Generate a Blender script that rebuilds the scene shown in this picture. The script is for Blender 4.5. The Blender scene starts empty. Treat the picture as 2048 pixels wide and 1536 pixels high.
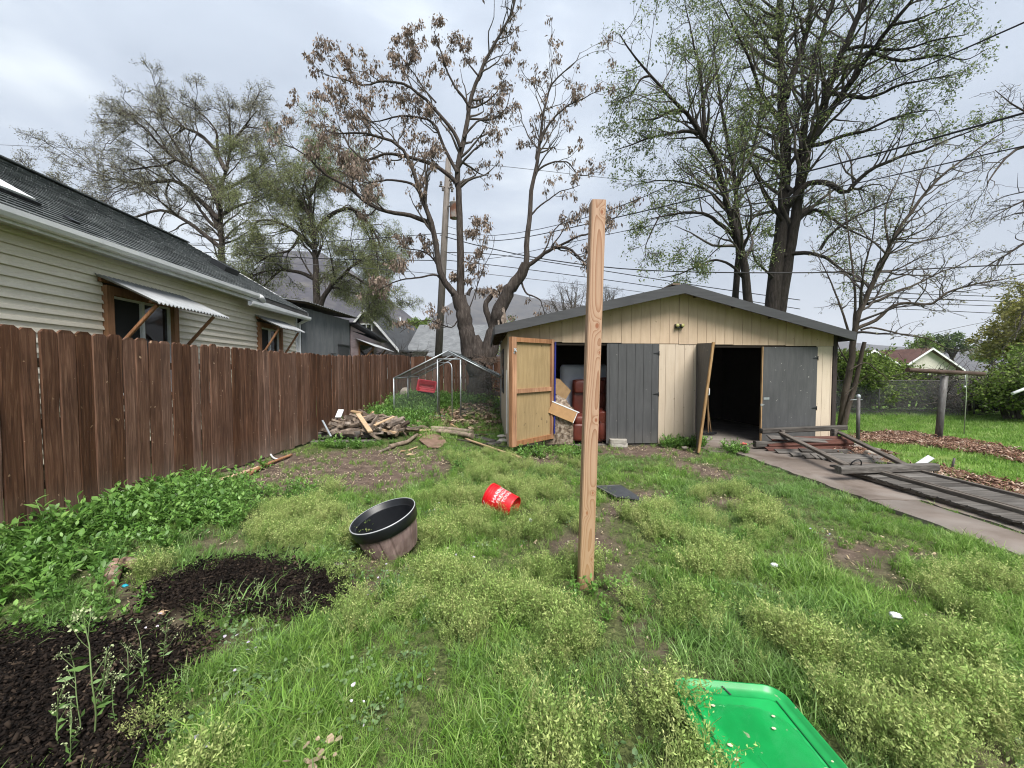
import bpy, math, random
import numpy as np
from mathutils import Vector, Matrix
PI = math.pi
R = math.radians
SC = bpy.context.scene
COL = SC.collection
random.seed(7)
NP = np.random.default_rng(11)

# ------------------------------------------------------------------ camera
EYE = Vector((0.0, 0.0, 1.5))
FPX = 770.0
PITCH = math.atan(28.0 / FPX)
cam_d = bpy.data.cameras.new('camera')
cam = bpy.data.objects.new('camera', cam_d)
COL.objects.link(cam)
cam_d.sensor_width = 36.0
cam_d.lens = 36.0 * FPX / 2048.0
cam_d.clip_start = 0.05
cam_d.clip_end = 9000
cam.location = EYE
cam.rotation_euler = (R(90) - PITCH, 0, 0)
SC.camera = cam

# ------------------------------------------------------------------ light
SUN_EL, SUN_AZ = R(54), R(158)        # azimuth clockwise from +Y: behind the camera
W = bpy.data.worlds.new('World')
SC.world = W
W.use_nodes = True
nt = W.node_tree
nt.nodes.clear()
def wn(t, **k):
    n = nt.nodes.new(t)
    for a, b in k.items():
        setattr(n, a, b)
    return n
w_out = wn('ShaderNodeOutputWorld')
w_bg = wn('ShaderNodeBackground')
w_bg.inputs['Strength'].default_value = 0.1
w_sky = wn('ShaderNodeTexSky', sky_type='NISHITA', sun_disc=False)
w_sky.sun_elevation = SUN_EL
w_sky.sun_rotation = SUN_AZ
w_tc = wn('ShaderNodeTexCoord')
w_map = wn('ShaderNodeMapping')
w_map.inputs['Scale'].default_value = (1.0, 1.0, 2.3)
w_map.inputs['Location'].default_value = (0.35, 0.2, 0.1)
w_n1 = wn('ShaderNodeTexNoise')
w_n1.inputs['Scale'].default_value = 1.7
w_n1.inputs['Detail'].default_value = 7
w_n1.inputs['Roughness'].default_value = 0.55
w_n1.inputs['Distortion'].default_value = 0.35
w_r = wn('ShaderNodeValToRGB')
w_r.color_ramp.elements[0].position = 0.34
w_r.color_ramp.elements[0].color = (0.70, 0.80, 0.94, 1)
w_r.color_ramp.elements[1].position = 0.68
w_r.color_ramp.elements[1].color = (1.46, 1.56, 1.62, 1)
e = w_r.color_ramp.elements.new(0.52)
e.color = (0.94, 1.05, 1.20, 1)
# overcast sky brightens towards the zenith; gain raised there to light the ground
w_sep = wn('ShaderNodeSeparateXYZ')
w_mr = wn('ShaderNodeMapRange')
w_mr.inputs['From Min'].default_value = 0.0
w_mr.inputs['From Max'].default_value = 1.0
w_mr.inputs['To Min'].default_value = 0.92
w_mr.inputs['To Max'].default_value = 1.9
w_mul = wn('ShaderNodeVectorMath', operation='SCALE')
w_mix = wn('ShaderNodeMix', data_type='RGBA')
w_mix.inputs['Factor'].default_value = 0.95
L = nt.links.new
L(w_tc.outputs['Generated'], w_map.inputs['Vector'])
L(w_map.outputs['Vector'], w_n1.inputs['Vector'])
L(w_n1.outputs['Fac'], w_r.inputs['Fac'])
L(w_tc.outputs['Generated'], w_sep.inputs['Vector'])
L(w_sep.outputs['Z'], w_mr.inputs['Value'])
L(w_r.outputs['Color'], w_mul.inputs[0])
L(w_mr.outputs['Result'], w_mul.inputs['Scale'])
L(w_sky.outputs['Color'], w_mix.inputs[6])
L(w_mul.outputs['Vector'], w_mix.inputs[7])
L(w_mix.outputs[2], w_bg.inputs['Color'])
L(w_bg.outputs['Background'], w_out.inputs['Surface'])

sun_d = bpy.data.lights.new('sun', 'SUN')
sun_d.energy = 1.5
sun_d.angle = R(32)
sun_d.color = (1.0, 0.965, 0.91)
sun = bpy.data.objects.new('sun', sun_d)
COL.objects.link(sun)
sd = Vector((math.sin(SUN_AZ) * math.cos(SUN_EL), math.cos(SUN_AZ) * math.cos(SUN_EL), math.sin(SUN_EL)))
sun.rotation_euler = sd.to_track_quat('Z', 'Y').to_euler()
sun.location = sd * 30

SC.view_settings.view_transform = 'Standard'
SC.view_settings.look = 'None'
SC.view_settings.exposure = 2.35
SC.view_settings.gamma = 1.0
SC.view_settings.use_curve_mapping = False
SC.render.engine = 'CYCLES'
CY = SC.cycles
CY.use_denoising = True
CY.max_bounces = 6
CY.diffuse_bounces = 3
CY.glossy_bounces = 2
CY.transmission_bounces = 4
CY.transparent_max_bounces = 10
CY.volume_bounces = 0
CY.caustics_reflective = False
CY.caustics_refractive = False
CY.use_adaptive_sampling = True
CY.adaptive_threshold = 0.012
CY.filter_width = 1.1

# ------------------------------------------------------------------ picture to place
UP = Vector((0, math.sin(PITCH), math.cos(PITCH)))
FW = Vector((0, math.cos(PITCH), -math.sin(PITCH)))
def ray(px, py):
    return FW + Vector(((px - 1024) / FPX, 0, 0)) - UP * ((py - 768) / FPX)
def G(px, py, z=0.0):
    d = ray(px, py)
    return EYE + d * ((z - EYE.z) / d.z)
def D(px, py, Y):
    d = ray(px, py)
    return EYE + d * (Y / d.y)

def sm(t):
    t = np.clip(t, 0, 1)
    return t * t * (3 - 2 * t)
def rampz(x, y):
    r = 0.45 * sm((y - 8.0) / 5.5)
    return r * (1 - sm((x + 0.9) / 1.2))
def bump(x, y):
    b = (np.sin(x * 1.7 + 0.6 * np.sin(y * 1.1)) * np.cos(y * 1.4 + 1.1) * 0.022
         + np.sin(x * 4.1 + y * 2.3) * np.cos(y * 3.7 - x) * 0.010)
    yard = 1 - sm((x - 3.5) / 0.5)
    gar = 1 - sm((y - 6.4) / 0.6) * sm((x + 0.6) / 0.3)
    near = 1 - sm((y - 14) / 6.0)
    return b * yard * gar * near
def Hs(x, y):
    return float(rampz(x, y) + bump(x, y))
def GH(px, py):
    p = G(px, py, 0)
    for _ in range(6):
        p = G(px, py, Hs(p.x, p.y))
    return p

# ------------------------------------------------------------------ objects
def props(o, label=None, cat=None, group=None, kind=None):
    if label: o['label'] = label
    if cat: o['category'] = cat
    if group: o['group'] = group
    if kind: o['kind'] = kind
    return o
def empty(name, loc=(0, 0, 0), label=None, cat=None, group=None, rot=(0, 0, 0), parent=None):
    o = bpy.data.objects.new(name, None)
    o.empty_display_size = 0.2
    o.location = loc
    o.rotation_euler = rot
    COL.objects.link(o)
    if parent: o.parent = parent
    return props(o, label, cat, group)
def link(name, me, parent=None, loc=None, rot=None):
    o = bpy.data.objects.new(name, me)
    COL.objects.link(o)
    if parent: o.parent = parent
    if loc is not None: o.location = loc
    if rot is not None: o.rotation_euler = rot
    return o
def fast(name, V, F, mat=None, smooth=False):
    """V (n,3) array, F (m,k) array -> mesh"""
    V = np.asarray(V, dtype=np.float32)
    F = np.asarray(F, dtype=np.int32)
    me = bpy.data.meshes.new(name)
    m, k = F.shape
    me.vertices.add(len(V)); me.vertices.foreach_set('co', V.ravel())
    me.loops.add(m * k); me.loops.foreach_set('vertex_index', F.ravel())
    me.polygons.add(m)
    me.polygons.foreach_set('loop_start', np.arange(0, m * k, k, dtype=np.int32))
    me.polygons.foreach_set('loop_total', np.full(m, k, dtype=np.int32))
    if smooth: me.polygons.foreach_set('use_smooth', np.ones(m, dtype=bool))
    me.update(calc_edges=True)
    if mat: me.materials.append(mat)
    return me

class MB:
    def __init__(s):
        s.v = []; s.f = []; s.sm = []
    def add(s, vs, fs, smooth=False):
        b = len(s.v)
        s.v += [tuple(v) for v in vs]
        s.f += [tuple(i + b for i in f) for f in fs]
        s.sm += [smooth] * len(fs)
        return s
    def box(s, lo, hi, M=None):
        x0, y0, z0 = lo; x1, y1, z1 = hi
        vs = [Vector(p) for p in ((x0,y0,z0),(x1,y0,z0),(x1,y1,z0),(x0,y1,z0),(x0,y0,z1),(x1,y0,z1),(x1,y1,z1),(x0,y1,z1))]
        if M: vs = [M @ v for v in vs]
        return s.add(vs, [(3,2,1,0),(4,5,6,7),(0,1,5,4),(1,2,6,5),(2,3,7,6),(3,0,4,7)])
    def bar(s, a, b, w, h, up=(0, 0, 1), ch=0.15):
        """board from a to b, w across, h along up, edges chamfered"""
        a = Vector(a); b = Vector(b); t = (b - a).normalized(); up = Vector(up)
        if abs(t.dot(up)) > 0.98: up = Vector((0, 1, 0))
        x = t.cross(up).normalized(); y = x.cross(t).normalized()
        c = ch * min(w, h); w2, h2 = w / 2, h / 2
        pr = [(-w2+c,-h2),(w2-c,-h2),(w2,-h2+c),(w2,h2-c),(w2-c,h2),(-w2+c,h2),(-w2,h2-c),(-w2,-h2+c)]
        vs = [a + x*p + y*q for p, q in pr] + [b + x*p + y*q for p, q in pr]
        fs = [tuple(range(7, -1, -1)), tuple(range(8, 16))] + [(i, (i+1) % 8, 8+(i+1) % 8, 8+i) for i in range(8)]
        return s.add(vs, fs)
    def tube(s, pts, rad, n=8, caps=True, smooth=True):
        pts = [Vector(p) for p in pts]
        if not hasattr(rad, '__len__'): rad = [rad] * len(pts)
        vs = []; prev = None
        for i, p in enumerate(pts):
            t = (pts[min(i+1, len(pts)-1)] - pts[max(i-1, 0)])
            t = t.normalized() if t.length > 1e-9 else Vector((0, 0, 1))
            if prev is None:
                prev = t.cross(Vector((0, 0, 1)))
                if prev.length < 1e-3: prev = Vector((1, 0, 0))
            x = (prev - t * prev.dot(t)).normalized(); prev = x
            y = t.cross(x)
            for k in range(n):
                a = 2*PI*k/n
                vs.append(p + (x*math.cos(a) + y*math.sin(a)) * rad[i])
        fs = [(i*n+k, i*n+(k+1) % n, (i+1)*n+(k+1) % n, (i+1)*n+k) for i in range(len(pts)-1) for k in range(n)]
        s.add(vs, fs, smooth)
        if caps:
            b = len(s.v) - len(vs)
            s.f += [tuple(b+k for k in range(n-1, -1, -1)), tuple(b+(len(pts)-1)*n+k for k in range(n))]
            s.sm += [False, False]
        return s
    def lathe(s, prof, n=32, M=None, smooth=True):
        vs = []
        for r, z in prof:
            for k in range(n):
                v = Vector((r*math.cos(2*PI*k/n), r*math.sin(2*PI*k/n), z))
                vs.append(M @ v if M else v)
        fs = [(i*n+k, i*n+(k+1) % n, (i+1)*n+(k+1) % n, (i+1)*n+k) for i in range(len(prof)-1) for k in range(n)]
        return s.add(vs, fs, smooth)
    def prism(s, poly, off, M=None):
        """polygon (3D points) pushed by off"""
        n = len(poly); off = Vector(off)
        vs = [Vector(p) for p in poly] + [Vector(p) + off for p in poly]
        if M: vs = [M @ v for v in vs]
        fs = [tuple(range(n-1, -1, -1)), tuple(range(n, 2*n))] + [(i, (i+1) % n, n+(i+1) % n, n+i) for i in range(n)]
        return s.add(vs, fs)
    def mesh(s, name, mat=None):
        me = bpy.data.meshes.new(name)
        me.from_pydata(s.v, [], s.f)
        if any(s.sm): me.polygons.foreach_set('use_smooth', s.sm)
        if mat: me.materials.append(mat)
        me.update()
        return me
    def build(s, name, mat=None, parent=None, label=None, cat=None, group=None, kind=None, fix=False):
        me = s.mesh(name, mat)
        if fix:
            import bmesh
            bm = bmesh.new(); bm.from_mesh(me)
            bmesh.ops.recalc_face_normals(bm, faces=bm.faces)
            bm.to_mesh(me); bm.free()
        o = link(name, me, parent)
        return props(o, label, cat, group, kind)
def loose(name, mb, mat, at, label, cat, group=None):
    """a thing that is one mesh; its origin moved to `at`"""
    at = Vector(at)
    mb.v = [tuple(Vector(v) - at) for v in mb.v]
    o = mb.build(name, mat, None, label, cat, group)
    o.location = at
    return o
def pieces(root):
    """when a thing's parts were built in world space, keep them in place under its empty"""
    for c in root.children:
        c.matrix_parent_inverse = Matrix.Identity(4)
        me = c.data

# ------------------------------------------------------------------ materials
def newmat(name):
    m = bpy.data.materials.new(name); m.use_nodes = True
    t = m.node_tree; t.nodes.clear()
    o = t.nodes.new('ShaderNodeOutputMaterial'); b = t.nodes.new('ShaderNodeBsdfPrincipled')
    t.links.new(b.outputs[0], o.inputs[0])
    return m, t, b, o
def nd(t, kind, **k):
    n = t.nodes.new(kind)
    for a, b in k.items():
        if a in n.inputs: n.inputs[a].default_value = b
        else: setattr(n, a, b)
    return n
def ramp(t, stops):
    n = t.nodes.new('ShaderNodeValToRGB'); e = n.color_ramp.elements
    while len(e) < len(stops): e.new(0.5)
    for el, (p, c) in zip(e, stops):
        el.position = p; el.color = (*c, 1)
    return n
def mixc(t, mode, fac, a, b):
    n = t.nodes.new('ShaderNodeMix'); n.data_type = 'RGBA'; n.blend_type = mode
    for s, v in ((0, fac), (6, a), (7, b)):
        if hasattr(v, 'is_output') or isinstance(v, bpy.types.NodeSocket): t.links.new(v, n.inputs[s])
        elif s == 0: n.inputs[0].default_value = v
        else: n.inputs[s].default_value = (*v, 1)
    return n.outputs[2]
def surf(name, stops, scale=(1, 1, 1), ns=4, detail=6, rough=0.8, bump=0.3, bdist=0.01, dist=0.3, blotch=0.35, bs=1.2,
         rnd=0.0, spec=0.3, coord='Object', grime=None, specks=None, metallic=0.0, cov=0.0):
    """noise-coloured surface: stretched noise through a colour ramp, large blotches, variation from piece to piece"""
    m, t, b, o = newmat(name); lk = t.links.new
    tc = nd(t, 'ShaderNodeTexCoord'); mp = nd(t, 'ShaderNodeMapping', Scale=scale)
    oi = nd(t, 'ShaderNodeObjectInfo')
    off = nd(t, 'ShaderNodeVectorMath', operation='SCALE'); off.inputs[0].default_value = (37.0, 53.0, 71.0)
    lk(oi.outputs['Random'], off.inputs['Scale']); 
    ad = nd(t, 'ShaderNodeVectorMath', operation='ADD')
    lk(tc.outputs[coord], mp.inputs['Vector']); lk(mp.outputs[0], ad.inputs[0]); lk(off.outputs[0], ad.inputs[1])
    n = nd(t, 'ShaderNodeTexNoise', Scale=ns, Detail=detail, Roughness=0.6, Distortion=dist); lk(ad.outputs[0], n.inputs['Vector'])
    rp = ramp(t, stops); lk(n.outputs['Fac'], rp.inputs[0]); c = rp.outputs[0]
    ad2 = nd(t, 'ShaderNodeVectorMath', operation='ADD'); lk(tc.outputs[coord], ad2.inputs[0]); lk(off.outputs[0], ad2.inputs[1])
    if blotch:
        n2 = nd(t, 'ShaderNodeTexNoise', Scale=bs, Detail=4, Roughness=0.6); lk(ad2.outputs[0], n2.inputs['Vector'])
        r2 = ramp(t, [(0.3, (1-blotch,)*3), (0.7, (1, 1, 1))]); lk(n2.outputs['Fac'], r2.inputs[0])
        c = mixc(t, 'MULTIPLY', 1.0, c, r2.outputs[0])
    if specks:
        col, sc, th = specks
        v = nd(t, 'ShaderNodeTexNoise', Scale=sc, Detail=2); lk(ad2.outputs[0], v.inputs['Vector'])
        r3 = ramp(t, [(th, (0, 0, 0)), (th+0.03, (1, 1, 1))]); lk(v.outputs['Fac'], r3.inputs[0])
        c = mixc(t, 'MIX', r3.outputs[0], c, col)
    if grime:
        # dirt splashed up from the ground: by height in the piece's own space
        col, z0, z1, amt = grime
        sp = nd(t, 'ShaderNodeSeparateXYZ'); lk(tc.outputs[coord], sp.inputs[0])
        mr = nd(t, 'ShaderNodeMapRange'); mr.inputs['From Min'].default_value = z0; mr.inputs['From Max'].default_value = z1
        mr.inputs['To Min'].default_value = amt; mr.inputs['To Max'].default_value = 0
        lk(sp.outputs['Z'], mr.inputs['Value'])
        n4 = nd(t, 'ShaderNodeTexNoise', Scale=6, Detail=5); lk(ad2.outputs[0], n4.inputs['Vector'])
        mu = nd(t, 'ShaderNodeMath', operation='MULTIPLY'); lk(mr.outputs[0], mu.inputs[0]); lk(n4.outputs['Fac'], mu.inputs[1])
        c = mixc(t, 'MIX', mu.outputs[0], c, col)
    if rnd:
        hs = nd(t, 'ShaderNodeHueSaturation')
        mr = nd(t, 'ShaderNodeMapRange'); mr.inputs['To Min'].default_value = 1-rnd; mr.inputs['To Max'].default_value = 1+rnd
        lk(oi.outputs['Random'], mr.inputs['Value']); lk(mr.outputs[0], hs.inputs['Value']); lk(c, hs.inputs['Color'])
        mr2 = nd(t, 'ShaderNodeMapRange'); mr2.inputs['To Min'].default_value = 1+rnd*0.4; mr2.inputs['To Max'].default_value = 1-rnd*0.4
        lk(oi.outputs['Random'], mr2.inputs['Value']); lk(mr2.outputs[0], hs.inputs['Saturation'])
        c = hs.outputs[0]
    lk(c, b.inputs['Base Color'])
    b.inputs['Roughness'].default_value = rough
    b.inputs['Specular IOR Level'].default_value = spec
    b.inputs['Metallic'].default_value = metallic
    b.inputs['Coat Weight'].default_value = cov
    if bump:
        bp = nd(t, 'ShaderNodeBump', Strength=bump, Distance=bdist); lk(n.outputs['Fac'], bp.inputs['Height']); lk(bp.outputs[0], b.inputs['Normal'])
    return m
def wood(name, dark, mid, light, axis='z', ns=3.0, rnd=0.3, bump=0.5, rough=0.82, blotch=0.35, **k):
    s = {'z': (14, 14, 0.7), 'x': (0.7, 14, 14), 'y': (14, 0.7, 14)}[axis]
    return surf(name, [(0.25, dark), (0.5, mid), (0.75, light)], s, ns, 7, rough, bump, 0.006, 0.8, blotch, 1.5, rnd, 0.25, **k)
def leafmat(name, stops, trans=0.35, rough=0.6, spec=0.25, var=0.25, obj=False):
    """foliage: colour from each leaf's own random value (face attribute) or each tuft's"""
    m, t, b, o = newmat(name); lk = t.links.new
    if obj:
        src = nd(t, 'ShaderNodeObjectInfo').outputs['Random']
    else:
        src = nd(t, 'ShaderNodeAttribute', attribute_name='rv').outputs['Fac']
    rp = ramp(t, stops); lk(src, rp.inputs[0])
    if obj:
        tc = nd(t, 'ShaderNodeAttribute', attribute_name='rv')
        mr = nd(t, 'ShaderNodeMapRange'); mr.inputs['To Min'].default_value = 1-var; mr.inputs['To Max'].default_value = 1+var
        lk(tc.outputs['Fac'], mr.inputs['Value'])
        hs = nd(t, 'ShaderNodeHueSaturation'); lk(mr.outputs[0], hs.inputs['Value']); lk(rp.outputs[0], hs.inputs['Color']); c = hs.outputs[0]
    else: c = rp.outputs[0]
    lk(c, b.inputs['Base Color'])
    b.inputs['Roughness'].default_value = rough; b.inputs['Specular IOR Level'].default_value = spec
    tr = nd(t, 'ShaderNodeBsdfTranslucent'); lk(c, tr.inputs[0])
    mx = nd(t, 'ShaderNodeMixShader'); mx.inputs[0].default_value = trans
    lk(b.outputs[0], mx.inputs[1]); lk(tr.outputs[0], mx.inputs[2]); lk(mx.outputs[0], o.inputs[0])
    return m
def flat(name, col, rough=0.5, spec=0.4, metallic=0.0, bump=0.0):
    return surf(name, [(0.3, tuple(c*0.86 for c in col)), (0.7, tuple(min(1, c*1.1) for c in col))], (1, 1, 1), 9, 5, rough, bump, 0.004, 0.2, 0.15, 1.5, 0.05, spec, metallic=metallic)

M = {}
M['picket'] = wood('stained_picket', (0.042, 0.019, 0.011), (0.118, 0.057, 0.034), (0.235, 0.132, 0.085), 'z', 3.2, 0.42, 0.9, specks=((0.30, 0.20, 0.13), 20, 0.715), grime=((0.20, 0.17, 0.14), -0.1, 0.42, 0.75))
M['post_wood'] = wood('fence_frame_wood', (0.05, 0.03, 0.02), (0.10, 0.06, 0.04), (0.16, 0.10, 0.07), 'y')
M['grey_wood'] = wood('weathered_grey_wood', (0.036, 0.031, 0.028), (0.105, 0.094, 0.084), (0.215, 0.20, 0.18), 'x', 3.0, 0.38, 0.9)
M['grey_wood_y'] = wood('weathered_grey_wood_long', (0.050, 0.040, 0.033), (0.125, 0.106, 0.090), (0.22, 0.195, 0.17), 'y', 3.0, 0.25, 0.7)
M['red_wood'] = wood('old_red_stained_wood', (0.035, 0.014, 0.010), (0.085, 0.032, 0.022), (0.13, 0.06, 0.045), 'x', 3.0, 0.3, 0.7)
M['cedar'] = wood('cedar_trim', (0.20, 0.095, 0.045), (0.33, 0.165, 0.085), (0.42, 0.23, 0.13), 'z', 3.0, 0.12, 0.25)
M['door_frame_wood'] = wood('bare_door_frame', (0.17, 0.075, 0.035), (0.34, 0.17, 0.085), (0.45, 0.25, 0.14), 'z', 2.4, 0.2, 0.35)
M['door_ply'] = surf('bare_plywood', [(0.3, (0.27, 0.19, 0.092)), (0.7, (0.36, 0.26, 0.135))], (8, 8, 0.8), 3, 6, 0.75, 0.15, 0.004, 0.5, 0.22, 1.3, specks=((0.13, 0.09, 0.05), 9, 0.71))
M['siding'] = surf('cream_vinyl', [(0.3, (0.73, 0.665, 0.54)), (0.7, (0.80, 0.735, 0.61))], (0.5, 6, 6), 3, 4, 0.45, 0.05, 0.002, 0.2, 0.12, 0.8, 0.035, 0.4)
M['gutter'] = surf('white_gutter', [(0.3, (0.66, 0.67, 0.68)), (0.7, (0.80, 0.80, 0.80))], (1, 1, 1), 3, 5, 0.4, 0.03, 0.003, 0.2, 0.15, 1, 0.02, 0.4)
M['white_trim'] = flat('white_trim', (0.72, 0.73, 0.74), 0.45)
M['shingle'] = surf('grey_shingle', [(0.3, (0.065, 0.072, 0.074)), (0.7, (0.175, 0.188, 0.190))], (1, 1, 1), 30, 5, 0.95, 0.5, 0.004, 0.2, 0.45, 0.9, 0.45, 0.15)
M['black_metal'] = flat('black_metal', (0.012, 0.013, 0.015), 0.45)
M['tan'] = surf('tan_painted_siding', [(0.3, (0.445, 0.332, 0.228)), (0.7, (0.53, 0.405, 0.288))], (5, 5, 0.7), 2.4, 6, 0.75, 0.12, 0.004, 0.4, 0.17, 0.8, 0.05, 0.2, coord='Object', specks=((0.22, 0.17, 0.11), 14, 0.735))
M['tan_low'] = surf('tan_lower_siding', [(0.3, (0.51, 0.42, 0.32)), (0.7, (0.575, 0.485, 0.38))], (5, 5, 0.7), 2.4, 6, 0.75, 0.12, 0.004, 0.4, 0.12, 0.8, 0.04, 0.2, specks=((0.25, 0.2, 0.14), 14, 0.73), grime=((0.24, 0.18, 0.12), -0.1, 0.55, 0.7))
M['fascia'] = surf('dark_grey_fascia', [(0.3, (0.045, 0.046, 0.049)), (0.7, (0.066, 0.067, 0.071))], (0.6, 8, 8), 3, 5, 0.6, 0.15, 0.003, 0.3, 0.2, 1.2, 0.06, 0.3, coord='Object')
M['grey_door'] = surf('dark_grey_door_paint', [(0.3, (0.060, 0.061, 0.063)), (0.7, (0.086, 0.087, 0.089))], (6, 6, 0.8), 3, 6, 0.55, 0.2, 0.003, 0.3, 0.2, 1.1, 0.06, 0.3, specks=((0.30, 0.29, 0.27), 22, 0.735), grime=((0.20, 0.18, 0.15), -0.1, 0.35, 0.5))
M['raw_edge'] = wood('raw_wood_edge', (0.16, 0.08, 0.035), (0.40, 0.25, 0.12), (0.52, 0.36, 0.20), 'z', 4, 0.1, 0.4)
M['brown_post'] = wood('brown_corner_post', (0.020, 0.014, 0.012), (0.042, 0.032, 0.030), (0.065, 0.052, 0.048), 'z', 3, 0.1, 0.3)
M['roofing'] = surf('rolled_roofing', [(0.3, (0.05, 0.05, 0.05)), (0.7, (0.10, 0.095, 0.09))], (1, 1, 1), 20, 5, 0.95, 0.3)
M['soffit'] = wood('old_soffit_board', (0.07, 0.05, 0.035), (0.13, 0.095, 0.065), (0.20, 0.15, 0.10), 'y')
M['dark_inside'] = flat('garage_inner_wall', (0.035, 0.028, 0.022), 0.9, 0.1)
M['galv'] = surf('galvanised_steel', [(0.3, (0.30, 0.33, 0.35)), (0.7, (0.48, 0.51, 0.53))], (1, 1, 1), 12, 5, 0.42, 0.05, 0.002, 0.3, 0.25, 2, 0.05, 0.5, metallic=0.55)
M['corr'] = surf('corrugated_tin', [(0.3, (0.25, 0.26, 0.27)), (0.7, (0.38, 0.39, 0.40))], (1, 1, 1), 3, 6, 0.55, 0.05, 0.002, 0.3, 0.2, 1.5, 0.05, 0.5, metallic=0.3)
M['corr_dark'] = surf('grey_painted_tin', [(0.3, (0.105, 0.112, 0.118)), (0.7, (0.165, 0.172, 0.178))], (2, 2, 0.6), 3, 6, 0.55, 0.05, 0.002, 0.3, 0.25, 0.8, 0.08, 0.4, metallic=0.1)
M['concrete'] = surf('stained_concrete', [(0.32, (0.115, 0.088, 0.070)), (0.48, (0.185, 0.152, 0.130)), (0.62, (0.225, 0.195, 0.172)), (0.78, (0.275, 0.25, 0.23))], (1, 1, 1), 1.3, 11, 0.9, 0.4, 0.006, 0.5, 0.42, 0.8, 0.0, 0.2, coord='Object')
M['floor'] = surf('garage_floor_concrete', [(0.3, (0.16, 0.14, 0.12)), (0.7, (0.28, 0.25, 0.22))], (1, 1, 1), 3, 8, 0.9, 0.2)
M['black_plastic'] = surf('black_plastic', [(0.3, (0.007, 0.008, 0.010)), (0.7, (0.013, 0.014, 0.017))], (1, 1, 1), 6, 6, 0.38, 0.05, 0.003, 0.3, 0.2, 2, 0.0, 0.4)
M['rubber_sheet'] = surf('dark_mesh_sheet', [(0.3, (0.040, 0.044, 0.050)), (0.7, (0.075, 0.08, 0.088))], (1, 1, 1), 60, 4, 0.6, 0.3, 0.003)
M['red_plastic'] = surf('red_plastic', [(0.3, (0.54, 0.006, 0.012)), (0.7, (0.68, 0.012, 0.020))], (1, 1, 1), 4, 4, 0.35, 0.03, 0.002, 0.3, 0.18, 3, 0.0, 0.5)
M['red_tub'] = surf('faded_red_plastic', [(0.3, (0.50, 0.015, 0.035)), (0.7, (0.62, 0.03, 0.055))], (1, 1, 1), 4, 4, 0.5, 0.05)
M['white_print'] = flat('white_print', (0.78, 0.76, 0.77), 0.5)
M['galv_pole'] = surf('weathered_steel_pole', [(0.3, (0.075, 0.065, 0.06)), (0.6, (0.155, 0.15, 0.148)), (0.8, (0.25, 0.25, 0.25))], (3, 3, 1), 6, 7, 0.6, 0.2, 0.003, 0.3, 0.4, 2.5, metallic=0.2)
M['rust_pipe'] = surf('rusty_pipe', [(0.3, (0.05, 0.03, 0.024)), (0.6, (0.105, 0.065, 0.05)), (0.8, (0.20, 0.17, 0.155))], (1, 4, 4), 5, 7, 0.75, 0.3, 0.003, 0.3, 0.4, 2.5)
M['bark'] = surf('grey_brown_bark', [(0.25, (0.026, 0.021, 0.018)), (0.5, (0.066, 0.054, 0.047)), (0.78, (0.125, 0.108, 0.095))], (6, 6, 1.2), 3, 8, 0.95, 1.0, 0.03, 0.6, 0.4, 0.7, coord='Object', spec=0.1)
M['bark_dark'] = surf('dark_bark', [(0.25, (0.014, 0.012, 0.010)), (0.5, (0.034, 0.029, 0.025)), (0.78, (0.062, 0.054, 0.048))], (6, 6, 1.2), 3, 8, 0.95, 1.0, 0.03, 0.6, 0.4, 0.7, spec=0.1)
M['twig'] = surf('twig_bark', [(0.3, (0.060, 0.051, 0.045)), (0.7, (0.115, 0.100, 0.088))], (1, 1, 1), 3, 3, 0.9, 0.0, blotch=0.3, bs=0.5, spec=0.1)
M['twig_grey'] = surf('grey_twig_bark', [(0.3, (0.060, 0.052, 0.047)), (0.7, (0.125, 0.110, 0.100))], (1, 1, 1), 3, 3, 0.9, 0.0, blotch=0.3, bs=0.5, spec=0.1)
M['pole_wood'] = wood('utility_pole_wood', (0.11, 0.095, 0.085), (0.20, 0.175, 0.155), (0.29, 0.26, 0.235), 'z')
M['log'] = surf('peeled_log_bark', [(0.3, (0.13, 0.095, 0.07)), (0.55, (0.26, 0.20, 0.15)), (0.78, (0.40, 0.33, 0.26))], (5, 5, 5), 2, 7, 0.9, 0.6, 0.01, 0.5, 0.35, 2.5, 0.3)
M['split_wood'] = surf('split_firewood', [(0.25, (0.05, 0.038, 0.031)), (0.5, (0.165, 0.125, 0.096)), (0.78, (0.40, 0.325, 0.26))], (7, 7, 7), 1.2, 6, 0.9, 0.6, 0.01, 0.6, 0.4, 2.0, 0.55)
M['fresh_wood'] = wood('fresh_split_wood', (0.32, 0.20, 0.11), (0.47, 0.32, 0.19), (0.56, 0.41, 0.27), 'x', 3, 0.2, 0.3)
M['rock'] = surf('field_stone', [(0.3, (0.20, 0.17, 0.14)), (0.7, (0.40, 0.36, 0.31))], (1, 1, 1), 7, 7, 0.9, 0.6, 0.01, 0.4, 0.3, 2, 0.1)
M['paver'] = surf('concrete_paver', [(0.3, (0.30, 0.28, 0.24)), (0.7, (0.46, 0.43, 0.38))], (1, 1, 1), 9, 6, 0.9, 0.4, 0.006, 0.3, 0.3, 2.5, 0.12)
M['cardboard'] = flat('cardboard', (0.36, 0.235, 0.125), 0.85, 0.15)
M['mattress'] = surf('quilted_ticking', [(0.3, (0.55, 0.57, 0.66)), (0.7, (0.66, 0.68, 0.76))], (1, 1, 1), 3, 3, 0.85, 0.0, spec=0.2)
M['leather'] = surf('dark_red_leather', [(0.3, (0.085, 0.016, 0.010)), (0.7, (0.145, 0.030, 0.018))], (1, 1, 1), 5, 6, 0.42, 0.15, 0.004, 0.3, 0.4, 2, 0.0, 0.5)
M['blue_paint'] = flat('blue_paint', (0.012, 0.018, 0.17), 0.5)
M['glass'] = flat('dark_window_glass', (0.010, 0.012, 0.014), 0.06, 0.6)
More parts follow.
